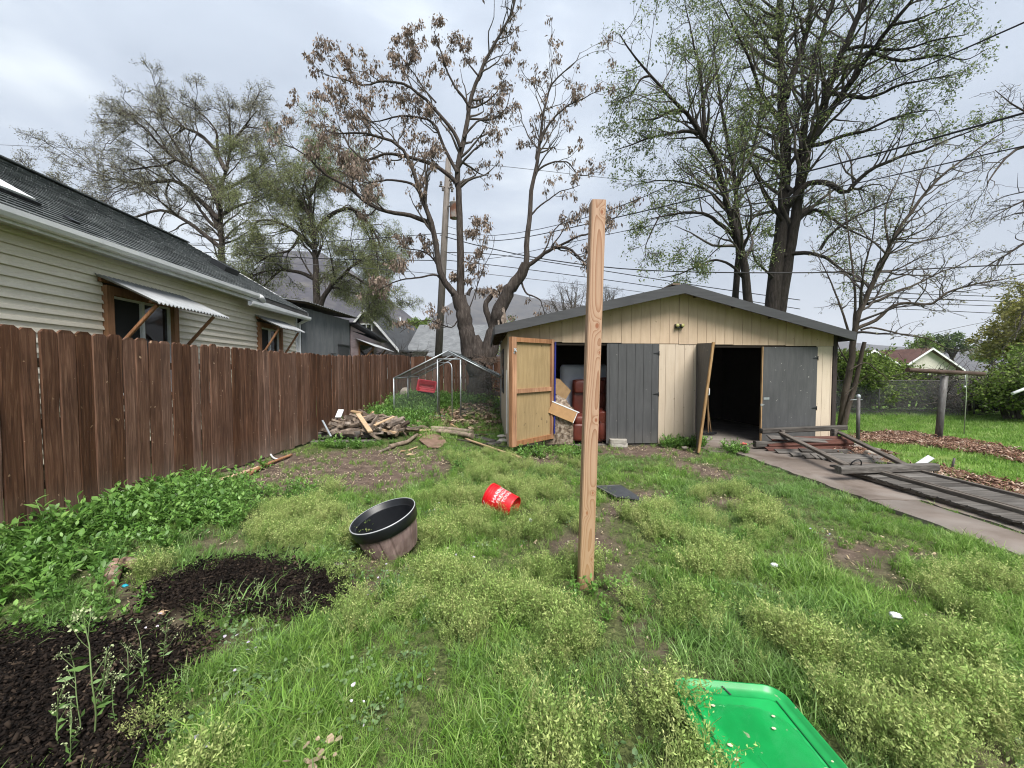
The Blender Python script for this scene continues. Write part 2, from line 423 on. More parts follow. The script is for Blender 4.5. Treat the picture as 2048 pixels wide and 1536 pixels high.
M['screen'] = flat('window_screen', (0.022, 0.023, 0.024), 0.7, 0.2)
M['wire'] = flat('black_cable', (0.010, 0.010, 0.012), 0.6)
M['wire_grey'] = flat('grey_cable', (0.12, 0.12, 0.13), 0.6)
M['white_bit'] = flat('white_litter', (0.80, 0.81, 0.83), 0.6)
# ------------------------------------------------------------------ parts helper
def part(root, name, mb, mat, label=None, kind=None, parent=None, fix=False):
    """mb holds world coordinates; the part is stored in its root's own space"""
    Mi = Matrix.LocRotScale(root.location, root.rotation_euler, None).inverted()
    mb.v = [tuple(Mi @ Vector(v)) for v in mb.v]
    return mb.build(name, mat, parent or root, label, None, None, kind, fix)

# ------------------------------------------------------------------ ground cover zones, in metres on the ground
def zone(*px):
    return np.array([G(a, b)[:2] for a, b in px])
def sdist(poly, x, y):
    """signed distance, positive inside"""
    n = len(poly); best = np.full(x.shape, 1e9); ins = np.zeros(x.shape, bool)
    for i in range(n):
        ax, ay = poly[i]; bx, by = poly[(i+1) % n]
        dx, dy = bx-ax, by-ay
        t = np.clip(((x-ax)*dx + (y-ay)*dy) / (dx*dx+dy*dy+1e-12), 0, 1)
        best = np.minimum(best, (x-ax-t*dx)**2 + (y-ay-t*dy)**2)
        c = ((ay > y) != (by > y)) & (x < (bx-ax)*(y-ay)/(by-ay+1e-12)+ax)
        ins ^= c
    d = np.sqrt(best)
    return np.where(ins, d, -d)
def wob(x, y, s=1.0):
    return (np.sin(x*5.1/s+1.3*np.sin(y*3.3/s))*0.5 + np.sin(y*7.7/s+x*2.9/s)*0.32 + np.sin(x*13.7/s-y*11.1/s)*0.2 + np.sin(x*29/s+y*23/s)*0.12)
def field(polys, x, y, soft=0.12, w=0.10, grow=0.0):
    out = np.zeros(x.shape)
    for p in polys:
        d = sdist(p, x, y) + w * wob(x, y) + grow
        out = np.maximum(out, sm(d/soft*0.5+0.5))
    return out
Z_DIRT = [zone((470,970),(520,935),(560,925),(640,905),(760,897),(880,903),(905,935),(850,962),(760,985),(690,985),(600,985),(540,990)),
          zone((1070,1085),(1140,1072),(1160,1055),(1215,1050),(1245,1100),(1265,1185),(1215,1185),(1150,1120)),
          zone((1190,1040),(1215,1000),(1250,985),(1330,982),(1325,1000),(1270,1010),(1225,1060)),
          zone((1230,1175),(1275,1190),(1300,1240),(1345,1300),(1400,1360),(1350,1385),(1310,1320),(1260,1250)),
          zone((1640,1065),(1700,1075),(1790,1085),(1890,1105),(1840,1112),(1740,1100),(1765,1142),(1700,1125),(1725,1152),(1660,1115)),
          zone((1350,918),(1440,940),(1480,960),(1420,962),(1340,935)),
          zone((1410,990),(1560,1003),(1500,1014),(1420,1005)),
          zone((1205,893),(1300,888),(1395,893),(1400,914),(1300,918),(1200,906)),
          zone((1010,905),(1130,905),(1160,925),(1040,930)),
          zone((210,1145),(330,1150),(345,1180),(310,1240),(390,1290),(440,1265),(470,1215),(420,1190),(330,1330),(220,1290),(250,1230)),
          zone((280,1175),(400,1185),(400,1215),(480,1245),(520,1262),(480,1295),(410,1315),(300,1288),(262,1250)), zone((205,1148),(330,1146),(345,1190),(255,1195)), zone((445,935),(520,915),(600,900),(640,930),(600,965),(520,975),(460,965)),
          zone((640,1130),(740,1125),(780,1160),(700,1190),(640,1185)),
          zone((380,1075),(470,1080),(470,1105),(390,1110)),
          zone((1560,1500),(1700,1440),(1720,1536),(1560,1560)) if False else zone((1960,1490),(2060,1480),(2060,1560),(1960,1560)),
          zone((1830,1170),(1890,1172),(1890,1185),(1830,1182))]
Z_COOP = [np.array([(-2.6, 9.6), (-0.4, 9.7), (-0.35, 13.0), (-1.6, 12.6), (-2.2, 10.9)])]
Z_COMP = [zone((300,1222),(335,1185),(400,1150),(440,1140),(500,1130),(600,1138),(672,1160),(660,1200),(590,1225),(540,1243),(470,1235),(390,1215)),
          zone((-300,1292),(0,1285),(120,1278),(260,1272),(370,1290),(410,1325),(330,1375),(300,1440),(280,1500),(250,1640),(-300,1640))]
Z_FUZZ = [zone((690,1090),(800,1060),(840,1040),(880,975),(960,950),(1040,950),(1150,955),(1155,1075),(1065,1075),(1085,1120),(1150,1140),(1165,1175),(1230,1190),(1260,1210),(1300,1300),(1340,1385),(1385,1420),(1420,1600),(1080,1600),(1000,1450),(900,1330),(830,1230),(720,1140)),
          zone((1660,1450),(1780,1340),(1960,1390),(2120,1450),(2120,1600),(1640,1600)),
          zone((1205,1060),(1290,1010),(1420,1012),(1540,1055),(1520,1120),(1400,1150),(1270,1130)),
          zone((480,1060),(660,1005),(720,1060),(720,1100),(560,1110)),
          zone((300,1130),(340,1095),(400,1088),(445,1120),(430,1162),(330,1170)),
          zone((880,950),(960,905),(1060,900),(1150,930),(1150,960),(900,980)),
          zone((1380,1010),(1470,1000),(1520,1030),(1420,1050)),
          zone((1790,1150),(1850,1150),(1850,1180),(1790,1180)),
          zone((1880,1180),(2060,1190),(2060,1260),(1880,1240))]
Z_BROAD = [zone((-400,1120),(0,1040),(140,1022),(225,985),(270,965),(345,985),(345,1060),(310,1110),(300,1190),(275,1240),(180,1285),(90,1262),(0,1262),(-400,1300)),
           zone((330,1010),(400,975),(480,975),(560,978),(640,985),(650,1000),(560,1035),(470,1070),(350,1075)),
           zone((640,890),(740,888),(800,865),(815,885),(740,898),(650,903)),
           zone((730,880),(800,835),(850,850),(800,885)),
           zone((880,930),(930,905),(960,915),(930,945)),
           zone((1185,1190),(1250,1170),(1275,1200),(1210,1225))]
Z_COOPG = [np.array([(-4.0, 9.3), (-2.5, 8.9), (-1.9, 9.9), (-2.2, 11.0), (-0.6, 12.5), (-0.5, 13.6), (-3.9, 14.6), (-4.05, 11.5)])]
Z_BARK = [zone((1712,872),(1760,866),(1800,866),(1880,877),(1960,887),(2080,923),(2080,934),(1980,911),(1880,896),(1780,887),(1720,884)),
          zone((1850,938),(1900,945),(1960,960),(2080,990),(2080,1008),(1960,977),(1880,957)),
          zone((1690,898),(1740,902),(1765,925),(1715,925))]
DRIVE_X0, DRIVE_X1 = 4.02, 5.72
def on_drive(x, y):
    e = 0.05 * wob(x, y, 1.5)
    return ((x > DRIVE_X0 - 0.02 + e) & (x < DRIVE_X1) & (y < 8.4)) | ((x > 3.9) & (x < 6.95) & (y > 6.6) & (y < 8.4))
# the garage's front corner and the direction of its front wall
GA = R(4.0)
GF = Vector((-0.075, 7.45, 0.0))
GU = Vector((math.cos(GA), math.sin(GA), 0)); GV = Vector((-math.sin(GA), math.cos(GA), 0))
GW, GD = 7.18, 3.7
def in_garage(x, y, m=0.0):
    u = (x-GF.x)*GU.x + (y-GF.y)*GU.y; v = (x-GF.x)*GV.x + (y-GF.y)*GV.y
    return (u > -m) & (u < 6.76+m) & (v > -m) & (v < GD+m)

# ------------------------------------------------------------------ ground sheet
def spaced(a, b, fine, lo, hi):
    mid = list(np.arange(a, b, fine)); left = []; right = []
    x, s = a, fine
    while x > lo: s *= 1.22; x -= s; left.append(x)
    x, s = mid[-1], fine
    while x < hi: s *= 1.22; x += s; right.append(x)
    return np.array(left[::-1] + mid + right)
gx = spaced(-4.6, 7.2, 0.045, -3000, 3000)
gy = spaced(1.1, 9.6, 0.045, -60, 3500)
X, Y = np.meshgrid(gx, gy)
comp = field(Z_COMP, X, Y, 0.14, 0.05)
dirt = np.maximum(field(Z_DIRT, X, Y, 0.2, 0.07), 0.8*field(Z_COOP, X, Y, 0.5, 0.2))
bark = field(Z_BARK, X, Y, 0.25, 0.10)
lawn = ((X > 5.75) & (Y < 60)).astype(float) * (1-bark)
Zg = rampz(X, Y) + bump(X, Y)
fine = NP.normal(0, 1, X.shape)
for _ in range(2):
    fine = (fine + np.roll(fine, 1, 0) + np.roll(fine, -1, 0) + np.roll(fine, 1, 1) + np.roll(fine, -1, 1)) / 5
near = ((X > -4.6) & (X < 7.2) & (Y > 1.0) & (Y < 9.6))
clod = NP.normal(0, 1, X.shape); clod = (clod + np.roll(clod, 1, 0) + np.roll(clod, 1, 1)) / 3
Zg += near * (comp * (0.045 + clod*0.020 + fine*0.02) + dirt * (fine*0.02 - 0.012) + (1-comp)*(1-dirt)*fine*0.008)
Zg += bark * (0.05 + 0.03*wob(X, Y))
Zg -= 0.10 * (on_drive(X, Y) | in_garage(X, Y, -0.08)).astype(float)
Zg -= 0.10 * ((X > DRIVE_X0+0.1) & (X < DRIVE_X1-0.1) & (Y < 8.2))
nx, ny = len(gx), len(gy)
V = np.stack([X.ravel(), Y.ravel(), Zg.ravel()], 1)
ii = (np.arange(ny-1)[:, None]*nx + np.arange(nx-1)[None, :]).ravel()
me = fast('ground', V, np.stack([ii, ii+1, ii+nx+1, ii+nx], 1), None, True)
for nm, a in (('comp', comp), ('dirt', dirt), ('barkc', bark), ('lawn', lawn)):
    at = me.attributes.new(nm, 'FLOAT', 'POINT'); at.data.foreach_set('value', a.ravel().astype(np.float32))
def ground_mat():
    m, t, b, o = newmat('ground_soil'); lk = t.links.new
    tc = nd(t, 'ShaderNodeTexCoord')
    def noise(sc, det=6, dist=0.2):
        n = nd(t, 'ShaderNodeTexNoise', Scale=sc, Detail=det, Roughness=0.62, Distortion=dist); lk(tc.outputs['Object'], n.inputs['Vector']); return n.outputs['Fac']
    def at(n): return nd(t, 'ShaderNodeAttribute', attribute_name=n).outputs['Fac']
    thatch = ramp(t, [(0.32, (0.020, 0.022, 0.010)), (0.46, (0.048, 0.060, 0.022)), (0.56, (0.085, 0.105, 0.036)), (0.70, (0.15, 0.145, 0.070))]); lk(noise(42, 10, 1.2), thatch.inputs[0])
    soil = ramp(t, [(0.28, (0.052, 0.037, 0.029)), (0.5, (0.102, 0.074, 0.058)), (0.72, (0.170, 0.128, 0.103))]); lk(noise(7, 9), soil.inputs[0])
    pale = ramp(t, [(0.66, (0, 0, 0)), (0.70, (1, 1, 1))]); lk(noise(55, 3), pale.inputs[0])
    soil2 = mixc(t, 'MIX', pale.outputs[0], soil.outputs[0], (0.30, 0.245, 0.18))
    co = ramp(t, [(0.3, (0.005, 0.004, 0.0035)), (0.55, (0.013, 0.010, 0.0085)), (0.75, (0.032, 0.024, 0.019))]); lk(noise(30, 8), co.inputs[0])
    bk = ramp(t, [(0.3, (0.06, 0.03, 0.02)), (0.5, (0.15, 0.085, 0.055)), (0.7, (0.27, 0.19, 0.14))]); lk(noise(26, 6, 1.0), bk.inputs[0])
    ln = ramp(t, [(0.3, (0.060, 0.110, 0.020)), (0.5, (0.105, 0.185, 0.032)), (0.7, (0.16, 0.20, 0.055))]); lk(noise(1.6, 8), ln.inputs[0])
    c = mixc(t, 'MIX', at('lawn'), thatch.outputs[0], ln.outputs[0])
    c = mixc(t, 'MIX', at('dirt'), c, soil2)
    c = mixc(t, 'MIX', at('barkc'), c, bk.outputs[0])
    c = mixc(t, 'MIX', at('comp'), c, co.outputs[0])
    lk(c, b.inputs['Base Color']); b.inputs['Roughness'].default_value = 0.95; b.inputs['Specular IOR Level'].default_value = 0.12
    bp = nd(t, 'ShaderNodeBump', Strength=0.7, Distance=0.02); lk(noise(38, 8), bp.inputs['Height']); lk(bp.outputs[0], b.inputs['Normal'])
    return m
me.materials.append(ground_mat())
props(link('ground', me), kind='structure')

# ------------------------------------------------------------------ driveway: slabs with open joints
drive = empty('driveway', (4.0, 4.0, 0)); drive['kind'] = 'structure'
def slab(x0, x1, y0, y1, z, skew=0.0):
    m = MB()
    nxs, nys = max(2, int((x1-x0)/0.12)), max(2, int((y1-y0)/0.12))
    def edge(i, j):
        x = x0 + (x1-x0)*i/nxs; y = y0 + (y1-y0)*j/nys
        if i == 0: x += 0.018*math.sin(y*9)+0.012*math.sin(y*23)
        if j in (0, nys): y += 0.012*math.sin(x*11)+0.008*math.sin(x*31)
        return (x, y, z + 0.006*math.sin(x*2.1+y*1.3) + skew*(x-x0))
    vs = [edge(i, j) for j in range(nys+1) for i in range(nxs+1)]
    fs = [(j*(nxs+1)+i, j*(nxs+1)+i+1, (j+1)*(nxs+1)+i+1, (j+1)*(nxs+1)+i) for j in range(nys) for i in range(nxs)]
    m.add(vs, fs, True)
    bd = [j*(nxs+1) for j in range(nys, 0, -1)] + list(range(nxs+1)) + [j*(nxs+1)+nxs for j in range(1, nys+1)] + [nys*(nxs+1)+i for i in range(nxs-1, -1, -1)]
    bv = [vs[i] for i in bd]; k = len(bv)
    m.add(bv + [(a, b_, -0.12) for a, b_, c in bv], [(i, (i+1) % k, k+(i+1) % k, k+i) for i in range(k)])
    part(drive, 'slab', m, M['concrete'], fix=True)
slab(4.03, 4.56, 0.2, 4.29, 0.030)
slab(4.60, DRIVE_X1, 0.2, 4.29, 0.036, 0.004)
slab(4.03, DRIVE_X1, 4.31, 6.93, 0.028, 0.003)
slab(3.60, 6.95, 6.96, 8.05, 0.024)

# ------------------------------------------------------------------ far hills
def hills(name, prof, Yd, depth, mat, seed, rough=1.0):
    """prof: (px, py) skyline seen at distance Yd; the slope falls towards us from there"""
    rg = np.random.default_rng(seed)
    xs = [D(px, py, Yd).x for px, py in prof]; zs = [D(px, py, Yd).z for px, py in prof]
    n, k = 150, 40
    x = np.linspace(xs[0], xs[-1], n); top = np.interp(x, xs, zs)
    jag = np.zeros(n)
    for f in (3, 7, 15, 31, 60):
        jag += np.interp(np.linspace(0, 1, n), np.linspace(0, 1, f+2), rg.normal(0, 1, f+2)) / f**0.9
    top = top + jag * 0.045 * top * rough
    rows = []
    for j in range(k):
        t = j/(k-1)
        prof_t = t**1.25
        w = np.zeros(n)
        for f in (9, 21, 47):
            w += np.interp(np.linspace(0, 1, n), np.linspace(0, 1, f), np.random.default_rng(seed+f).normal(0, 1, f)) / f**0.55
        gul = w * math.sin(PI*t) * 0.11
        z = np.maximum(0.2, top*(prof_t + gul*0.8))
        rows.append(np.stack([x*(1-(1-t)*0.12), np.full(n, Yd - depth*(1-t)) + jag*depth*0.08, z], 1))
    for t in (0.5, 1.0):
        rows.append(np.stack([x, np.full(n, Yd + depth*t), top*(1-t)], 1))
    V = np.concatenate(rows); ii = (np.arange(len(rows)-1)[:, None]*n + np.arange(n-1)[None, :]).ravel()
    o = link(name, fast(name, V, np.stack([ii, ii+1, ii+n+1, ii+n], 1), mat, True)); o['kind'] = 'structure'
    return o
M['hill'] = surf('scrub_hillside', [(0.34, (0.022, 0.020, 0.026)), (0.5, (0.052, 0.046, 0.056)), (0.66, (0.098, 0.088, 0.078))], (0.03, 0.03, 0.05), 1.5, 12, 1.0, 0.0, 0.0, 0.8, 0.5, 0.008, spec=0.0)
M['hill_far'] = surf('far_hillside', [(0.34, (0.022, 0.022, 0.027)), (0.66, (0.088, 0.078, 0.068))], (0.018, 0.018, 0.03), 1.5, 12, 1.0, 0.0, 0.0, 0.8, 0.5, 0.005, spec=0.0)
hills('hills', [(150,640),(330,600),(480,560),(560,500),(640,505),(700,540),(770,590),(830,640),(880,672),(930,690),(1000,700)], 900, 420, M['hill'], 5)
hills('far_hills', [(760,700),(800,665),(850,640),(905,605),(935,582),(962,574),(1000,580),(1060,594),(1110,602),(1180,612),(1260,600),(1340,622),(1450,650),(1600,672),(1750,690),(1900,700),(2100,712)], 1700, 700, M['hill_far'], 8)
# ================================================================== GARAGE
def cu(u): return u*(1-0.0082*u) if u > 0 else u
def gl(u, v, z):
    return GF + GU*cu(u) + GV*v + Vector((0, 0, z))
gar = empty('garage', GF, 'low tan two-bay garage with dark grey doors and shallow gable roof', 'garage', rot=(0, 0, GA))
def gp(name, mb, mat, label=None, parent=None, fix=True, kind=None):
    mb.v = [(cu(x), y, z) for x, y, z in mb.v]
    return mb.build(name, mat, parent or gar, label, None, None, kind, fix)
UC = 3.43; EZL, EZR = 2.31, 2.235; PZ = 3.13; OH = 0.26; EL, ER = -0.26, 7.27
def roofz(u): return EZL + (PZ-EZL)*(u-EL)/(UC-EL) if u < UC else PZ + (EZR-PZ)*(u-UC)/(ER-UC)
def strips(m, u0, u1, zb, zt, v, th, pitch=0.2035, phase=0.0, gap=0.006, top=None):
    """grooved sheet: boards standing proud of a backing"""
    u = u0; k = math.floor((u0-phase)/pitch)+1
    while u < u1-1e-4:
        n = min(u1, phase + k*pitch); k += 1
        a, b = u + (gap/2 if u > u0 else 0.001), n - (gap/2 if n < u1 else 0.001)
        if b - a > 0.004:
            za, zb2 = (top(a), top(b)) if top else (zt, zt)
            pts = [(a, v, zb), (b, v, zb), (b, v, zb2)]
            if top and a < UC < b: pts.append((UC, v, top(UC)))
            pts.append((a, v, za))
            m.prism(pts, (0, th, 0))
        u = n
    pts = [(u0+0.002, v+th+0.001, zb), (u1-0.002, v+th+0.001, zb), (u1-0.002, v+th+0.001, top(u1) if top else zt)]
    if top and u0 < UC < u1: pts.append((UC, v+th+0.001, top(UC)))
    pts.append((u0+0.002, v+th+0.001, top(u0) if top else zt))
    m.prism(pts, (0, 0.02, 0))
cuts = [0.0, 1.06, 2.28, 3.50, 4.72, 5.94, GW]
for i in range(6):
    m = MB(); a, b = cuts[i]+0.003, cuts[i+1]-0.003
    hz = 2.052 - 0.0095*(a+b)/2
    strips(m, a, b, hz, 0, -0.004*(i % 2), 0.012, 0.2035, cuts[i], top=lambda u: roofz(u)-0.045)
    gp('panel', m, M['tan'])
for a, b, zt in ((0.0, 0.868, 2.02), (3.085, 3.895, 2.012), (6.70, 7.085, 1.985)):
    m = MB(); strips(m, a, b, 0.02, zt, 0.006, 0.012, 0.2035, a-0.06)
    gp('panel', m, M['tan_low'])
m = MB(); m.box((7.09, -0.012, 0.0), (GW+0.012, 0.09, 2.22)); gp('corner_post', m, M['brown_post'])
m = MB(); m.box((-0.012, -0.01, 0.0), (0.06, 0.08, 2.2)); gp('corner_post', m, M['tan_low'])
# side and back walls, inner lining
m = MB(); strips(m, 0.04, GD, 0.02, 2.24, 0, 0.012); T = Matrix.Rotation(R(90), 4, 'Z') @ Matrix.Scale(-1, 4, (0, 1, 0))
m.v = [tuple((0.0 + v[1]*1.0, v[0], v[2])) for v in m.v]; left_wall = gp('side_wall', m, M['tan_low'])
m = MB(); m.box((GW-0.06, 0.1, 0.02), (GW, GD, 2.24)); gp('side_wall', m, M['tan_low'])
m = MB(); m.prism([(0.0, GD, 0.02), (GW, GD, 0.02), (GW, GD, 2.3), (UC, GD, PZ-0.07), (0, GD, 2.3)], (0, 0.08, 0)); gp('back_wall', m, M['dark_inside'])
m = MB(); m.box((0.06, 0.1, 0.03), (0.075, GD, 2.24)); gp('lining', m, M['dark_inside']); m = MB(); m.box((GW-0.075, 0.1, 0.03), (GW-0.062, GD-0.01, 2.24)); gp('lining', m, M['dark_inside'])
m = MB(); m.box((0.0, 0.02, -0.1), (GW, GD, 0.02)); gp('floor_slab', m, M['floor'])
# side window with a dark pane
m = MB(); m.box((-0.02, 1.55, 0.95), (0.0, 1.63, 2.0)); m.box((-0.02, 2.45, 0.95), (0.0, 2.53, 2.0)); m.box((-0.02, 1.63, 1.92), (0, 2.45, 2.0)); m.box((-0.02, 1.63, 0.95), (0, 2.45, 1.03))
sw = gp('side_window', m, M['fascia']); m = MB(); m.box((-0.012, 1.63, 1.03), (-0.004, 2.45, 1.92)); gp('pane', m, M['glass'], parent=sw)
m = MB(); m.box((-0.03, 0.09, 0.25), (-0.001, 0.15, 1.5)); gp('white_strip', m, M['white_trim'])
# roof: two slopes, fascia boards, eave boards, rafter ends
for s in (0, 1):
    e, c, EZ = (EL, UC, EZL) if s == 0 else (ER, UC, EZR)
    m = MB(); m.prism([(e, -0.30, EZ-0.012), (c, -0.30, PZ-0.012), (c, -0.30, PZ+0.012), (e, -0.30, EZ+0.012)], (0, GD+0.6, 0)); gp('roof', m, M['roofing'])
    m = MB(); m.prism([(e+(0.03 if s == 0 else -0.03), -0.28, EZ-0.028), (c, -0.28, PZ-0.03), (c, -0.28, PZ-0.014), (e+(0.03 if s == 0 else -0.03), -0.28, EZ-0.014)], (0, GD+0.5, 0)); gp('roof_deck', m, M['soffit'])
    m = MB(); m.prism([(e, -0.335, EZ-0.155), (c, -0.335, PZ-0.175), (c, -0.335, PZ+0.006), (e, -0.335, EZ+0.006)], (0, 0.033, 0)); gp('fascia_board', m, M['fascia'])
    ee = e-0.025 if s == 0 else e
    m = MB(); m.box((ee, -0.30, EZ-0.155), (ee+0.025, GD+0.2, EZ-0.014)); gp('eave_board', m, M['fascia'])
    for k in range(12):
        if s == 1 or k > 6: break
        v = -0.2 + k*0.58; du = 1 if s == 0 else -1
        m = MB(); m.prism([(e+0.03*du, v, EZ-0.13), (e+(OH-0.02)*du, v, EZ-0.10), (e+(OH-0.02)*du, v, EZ+0.02), (e+0.03*du, v, EZ-0.035)], (0, 0.04, 0)); gp('rafter_end', m, M['soffit'])
    for k in range(4):
        u = e + (0.9 + 0.85*k)*(1 if s == 0 else -1); z = roofz(u)
        m = MB(); m.box((u-0.02, -0.30, z-0.11), (u+0.02, -0.005, z-0.033)); gp('lookout', m, M['soffit'])
m = MB(); m.bar((UC-0.06, -0.12, PZ+0.045), (UC+0.02, GD, PZ+0.05), 0.16, 0.035); m.bar((UC+0.30, -0.05, PZ-0.01), (UC+0.95, -0.03, PZ-0.145), 0.09, 0.03)
gp('ridge_cap', m, M['soffit'])
# door surrounds
m = MB(); m.box((0.86, 0.02, 1.985), (3.09, 0.10, 2.035)); m.box((3.89, 0.02, 1.955), (6.70, 0.10, 2.005)); gp('door_header', m, M['dark_inside'])
for u in (0.868, 3.06, 3.895, 6.675):
    m = MB(); m.box((u, 0.03, 0.02), (u+0.03, 0.12, 1.99)); gp('door_jamb', m, M['brown_post'])
def hinge(parent, u, z, v, L=0.11, s=-1):
    m = MB(); m.prism([(u, v, z-0.02), (u+s*L, v, z-0.006), (u+s*L, v, z+0.006), (u, v, z+0.02)], (0, -0.006, 0))
    m.tube([(u+0.004, v-0.008, z-0.045), (u+0.004, v-0.008, z+0.045)], 0.008, 8)
    gp('hinge', m, M['black_metal'], parent=parent)
# closed grey leaf of the left bay
m = MB(); strips(m, 1.995, 3.064, 0.045, 2.018, -0.022, 0.010, 0.178, 2.03, 0.008)
d1 = gp('door', m, M['grey_door'], 'closed grey grooved door leaf of the left bay')
hinge(d1, 3.064, 1.83, -0.023); hinge(d1, 3.064, 1.02, -0.023)
m = MB(); m.box((1.975, -0.020, 0.05), (1.994, 0.012, 2.015)); gp('edge_strip', m, M['grey_door'], parent=d1)
# closed grey leaf of the right bay
m = MB(); m.box((5.405, -0.022, 0.02), (6.69, 0.008, 1.965))
d2 = gp('door', m, M['grey_door'], 'closed flat grey door leaf of the right bay')
hinge(d2, 6.69, 1.74, -0.023); hinge(d2, 6.69, 0.72, -0.023)
m = MB(); m.box((5.382, -0.019, 0.02), (5.404, 0.02, 1.97)); gp('edge_strip', m, M['raw_edge'], parent=d2)
m = MB(); m.box((5.43, -0.027, 0.90), (5.56, -0.023, 0.945)); gp('latch_plate', m, M['galv'], parent=d2); m = MB(); m.box((5.36, -0.03, 0.775), (5.42, -0.024, 0.815)); m.tube([(5.355, -0.032, 0.80), (5.34, -0.05, 0.79), (5.355, -0.055, 0.775), (5.375, -0.04, 0.78)], 0.006, 6)
m.box((5.42, -0.028, 0.79), (5.45, -0.023, 0.80)); gp('hasp', m, M['galv'], parent=d2)
# swung-out plywood leaf of the left bay: bare frame side towards us
hA = gl(0.87, -0.02, 0); fA = Vector((-0.02, 6.70, 0))
dx = (fA-hA).normalized(); dn = Vector((dx.y, -dx.x, 0));
if dn.y > 0: dn = -dn
dl = (fA-hA).length
def dp(s, n, z): return hA + dx*s + dn*n + Vector((0, 0, z - 0.012*s))
def dbox(m, s0, s1, n0, n1, z0, z1):
    b = [dp(s, n, z) for z in (z0, z1) for s, n in ((s0, n0), (s1, n0), (s1, n1), (s0, n1))]
    m.add(b, [(3,2,1,0),(4,5,6,7),(0,1,5,4),(1,2,6,5),(2,3,7,6),(3,0,4,7)])
m = MB(); dbox(m, 0, dl, -0.012, 0.0, 0.175, 2.075); d3 = part(gar, 'door', m, M['door_ply'], 'plywood door leaf swung wide open, bare frame outward', fix=True)
fz = [('stile', 0, 0.075, 0.001, 0.045, 0.165, 2.09), ('stile', dl-0.10, dl, 0.001, 0.045, 0.165, 2.09), ('rail', 0.076, dl-0.101, 0.001, 0.042, 2.005, 2.085),
      ('rail', 0.076, dl-0.101, 0.001, 0.040, 1.10, 1.175), ('rail', 0.076, dl-0.101, 0.001, 0.042, 0.17, 0.255)]
for nm, *q in fz:
    m = MB(); dbox(m, *q); part(gar, nm, m, M['door_frame_wood'], parent=d3, fix=True)
m = MB(); dbox(m, dl+0.001, dl+0.02, -0.03, 0.046, 0.165, 2.09); part(gar, 'edge_strip', m, M['cedar'], parent=d3, fix=True)
m = MB(); a = dp(dl-0.05, 0.05, 1.85); m.bar(a+Vector((-0.03, 0, 0.05)), a+Vector((0.03, -0.01, -0.02)), 0.02, 0.02); m.bar(a+Vector((0.02, 0, 0.04)), a+Vector((-0.02, -0.01, -0.05)), 0.015, 0.02); m.tube([a, a+Vector((0, -0.03, 0))], 0.014, 8)
part(gar, 'latch', m, M['galv'], parent=d3)
# sagging leaf of the right bay, standing out from the wall
hB0, hB1 = gl(3.90, -0.015, 0.07), gl(3.90, -0.015, 2.03)
b0, b1 = Vector((3.335, 6.88, 0.02)), Vector((3.575, 6.90, 1.985))
def warp(s, z):
    lo = hB0.lerp(b0, s); hi = hB1.lerp(b1, s); return lo.lerp(hi, z)
m = MB(); vs = []
nrm = Vector((0.9, -0.35, 0)).normalized()
for k in (0, 1):
    for j in range(9):
        for i in range(7): vs.append(warp(i/6, j/8) + nrm*(0.034*k))
idx = lambda k, j, i: k*63+j*7+i
fs = []
for j in range(8):
    for i in range(6): fs += [(idx(0,j,i), idx(0,j,i+1), idx(0,j+1,i+1), idx(0,j+1,i)), (idx(1,j,i), idx(1,j+1,i), idx(1,j+1,i+1), idx(1,j,i+1))]
    fs += [(idx(0,j,0), idx(0,j+1,0), idx(1,j+1,0), idx(1,j,0)), (idx(0,j,6), idx(1,j,6), idx(1,j+1,6), idx(0,j+1,6))]
for i in range(6): fs += [(idx(0,0,i), idx(1,0,i), idx(1,0,i+1), idx(0,0,i+1)), (idx(0,8,i), idx(0,8,i+1), idx(1,8,i+1), idx(1,8,i))]
m.add(vs, fs); d4 = part(gar, 'door', m, M['grey_door'], 'sagging grey door leaf standing out from the right bay', fix=True)
m = MB(); m.bar(b0+nrm*0.017+Vector((-0.008, -0.022, 0.0)), b1+nrm*0.017+Vector((-0.008, -0.022, 0.01)), 0.044, 0.042, up=(0, 1, 0)); part(gar, 'edge_strip', m, M['raw_edge'], parent=d4)
m = MB(); h = warp(0.93, 0.52) + nrm*0.04; m.tube([h, h+nrm*0.04+Vector((0, 0, 0.01)), h+nrm*0.04+Vector((0, 0, 0.12)), h+Vector((0, 0, 0.13))], 0.008, 8); part(gar, 'handle', m, M['white_trim'], parent=d4)
# floodlight under the gable
m = MB(); m.box((3.40, -0.045, 2.325), (3.565, -0.006, 2.405)); fl = gp('floodlight', m, M['black_metal'])
for s in (-1, 1):
    m = MB(); T = Matrix.Translation((3.483+s*0.045, -0.047, 2.375)) @ Matrix.Rotation(R(90), 4, 'X') @ Matrix.Rotation(R(20*s), 4, 'Y')
    m.lathe([(0.0, 0.0), (0.022, 0.0), (0.034, 0.035), (0.036, 0.05), (0.0, 0.048)], 12, T); gp('lamp_head', m, flat('lamp_yellow_%d' % (s+1), (0.42, 0.40, 0.16), 0.4), parent=fl)
# ------------------------------------------------------------------ what stands in and by the garage
def tagroot(name, loc, label, cat, group=None): return empty(name, loc, label, cat, group)
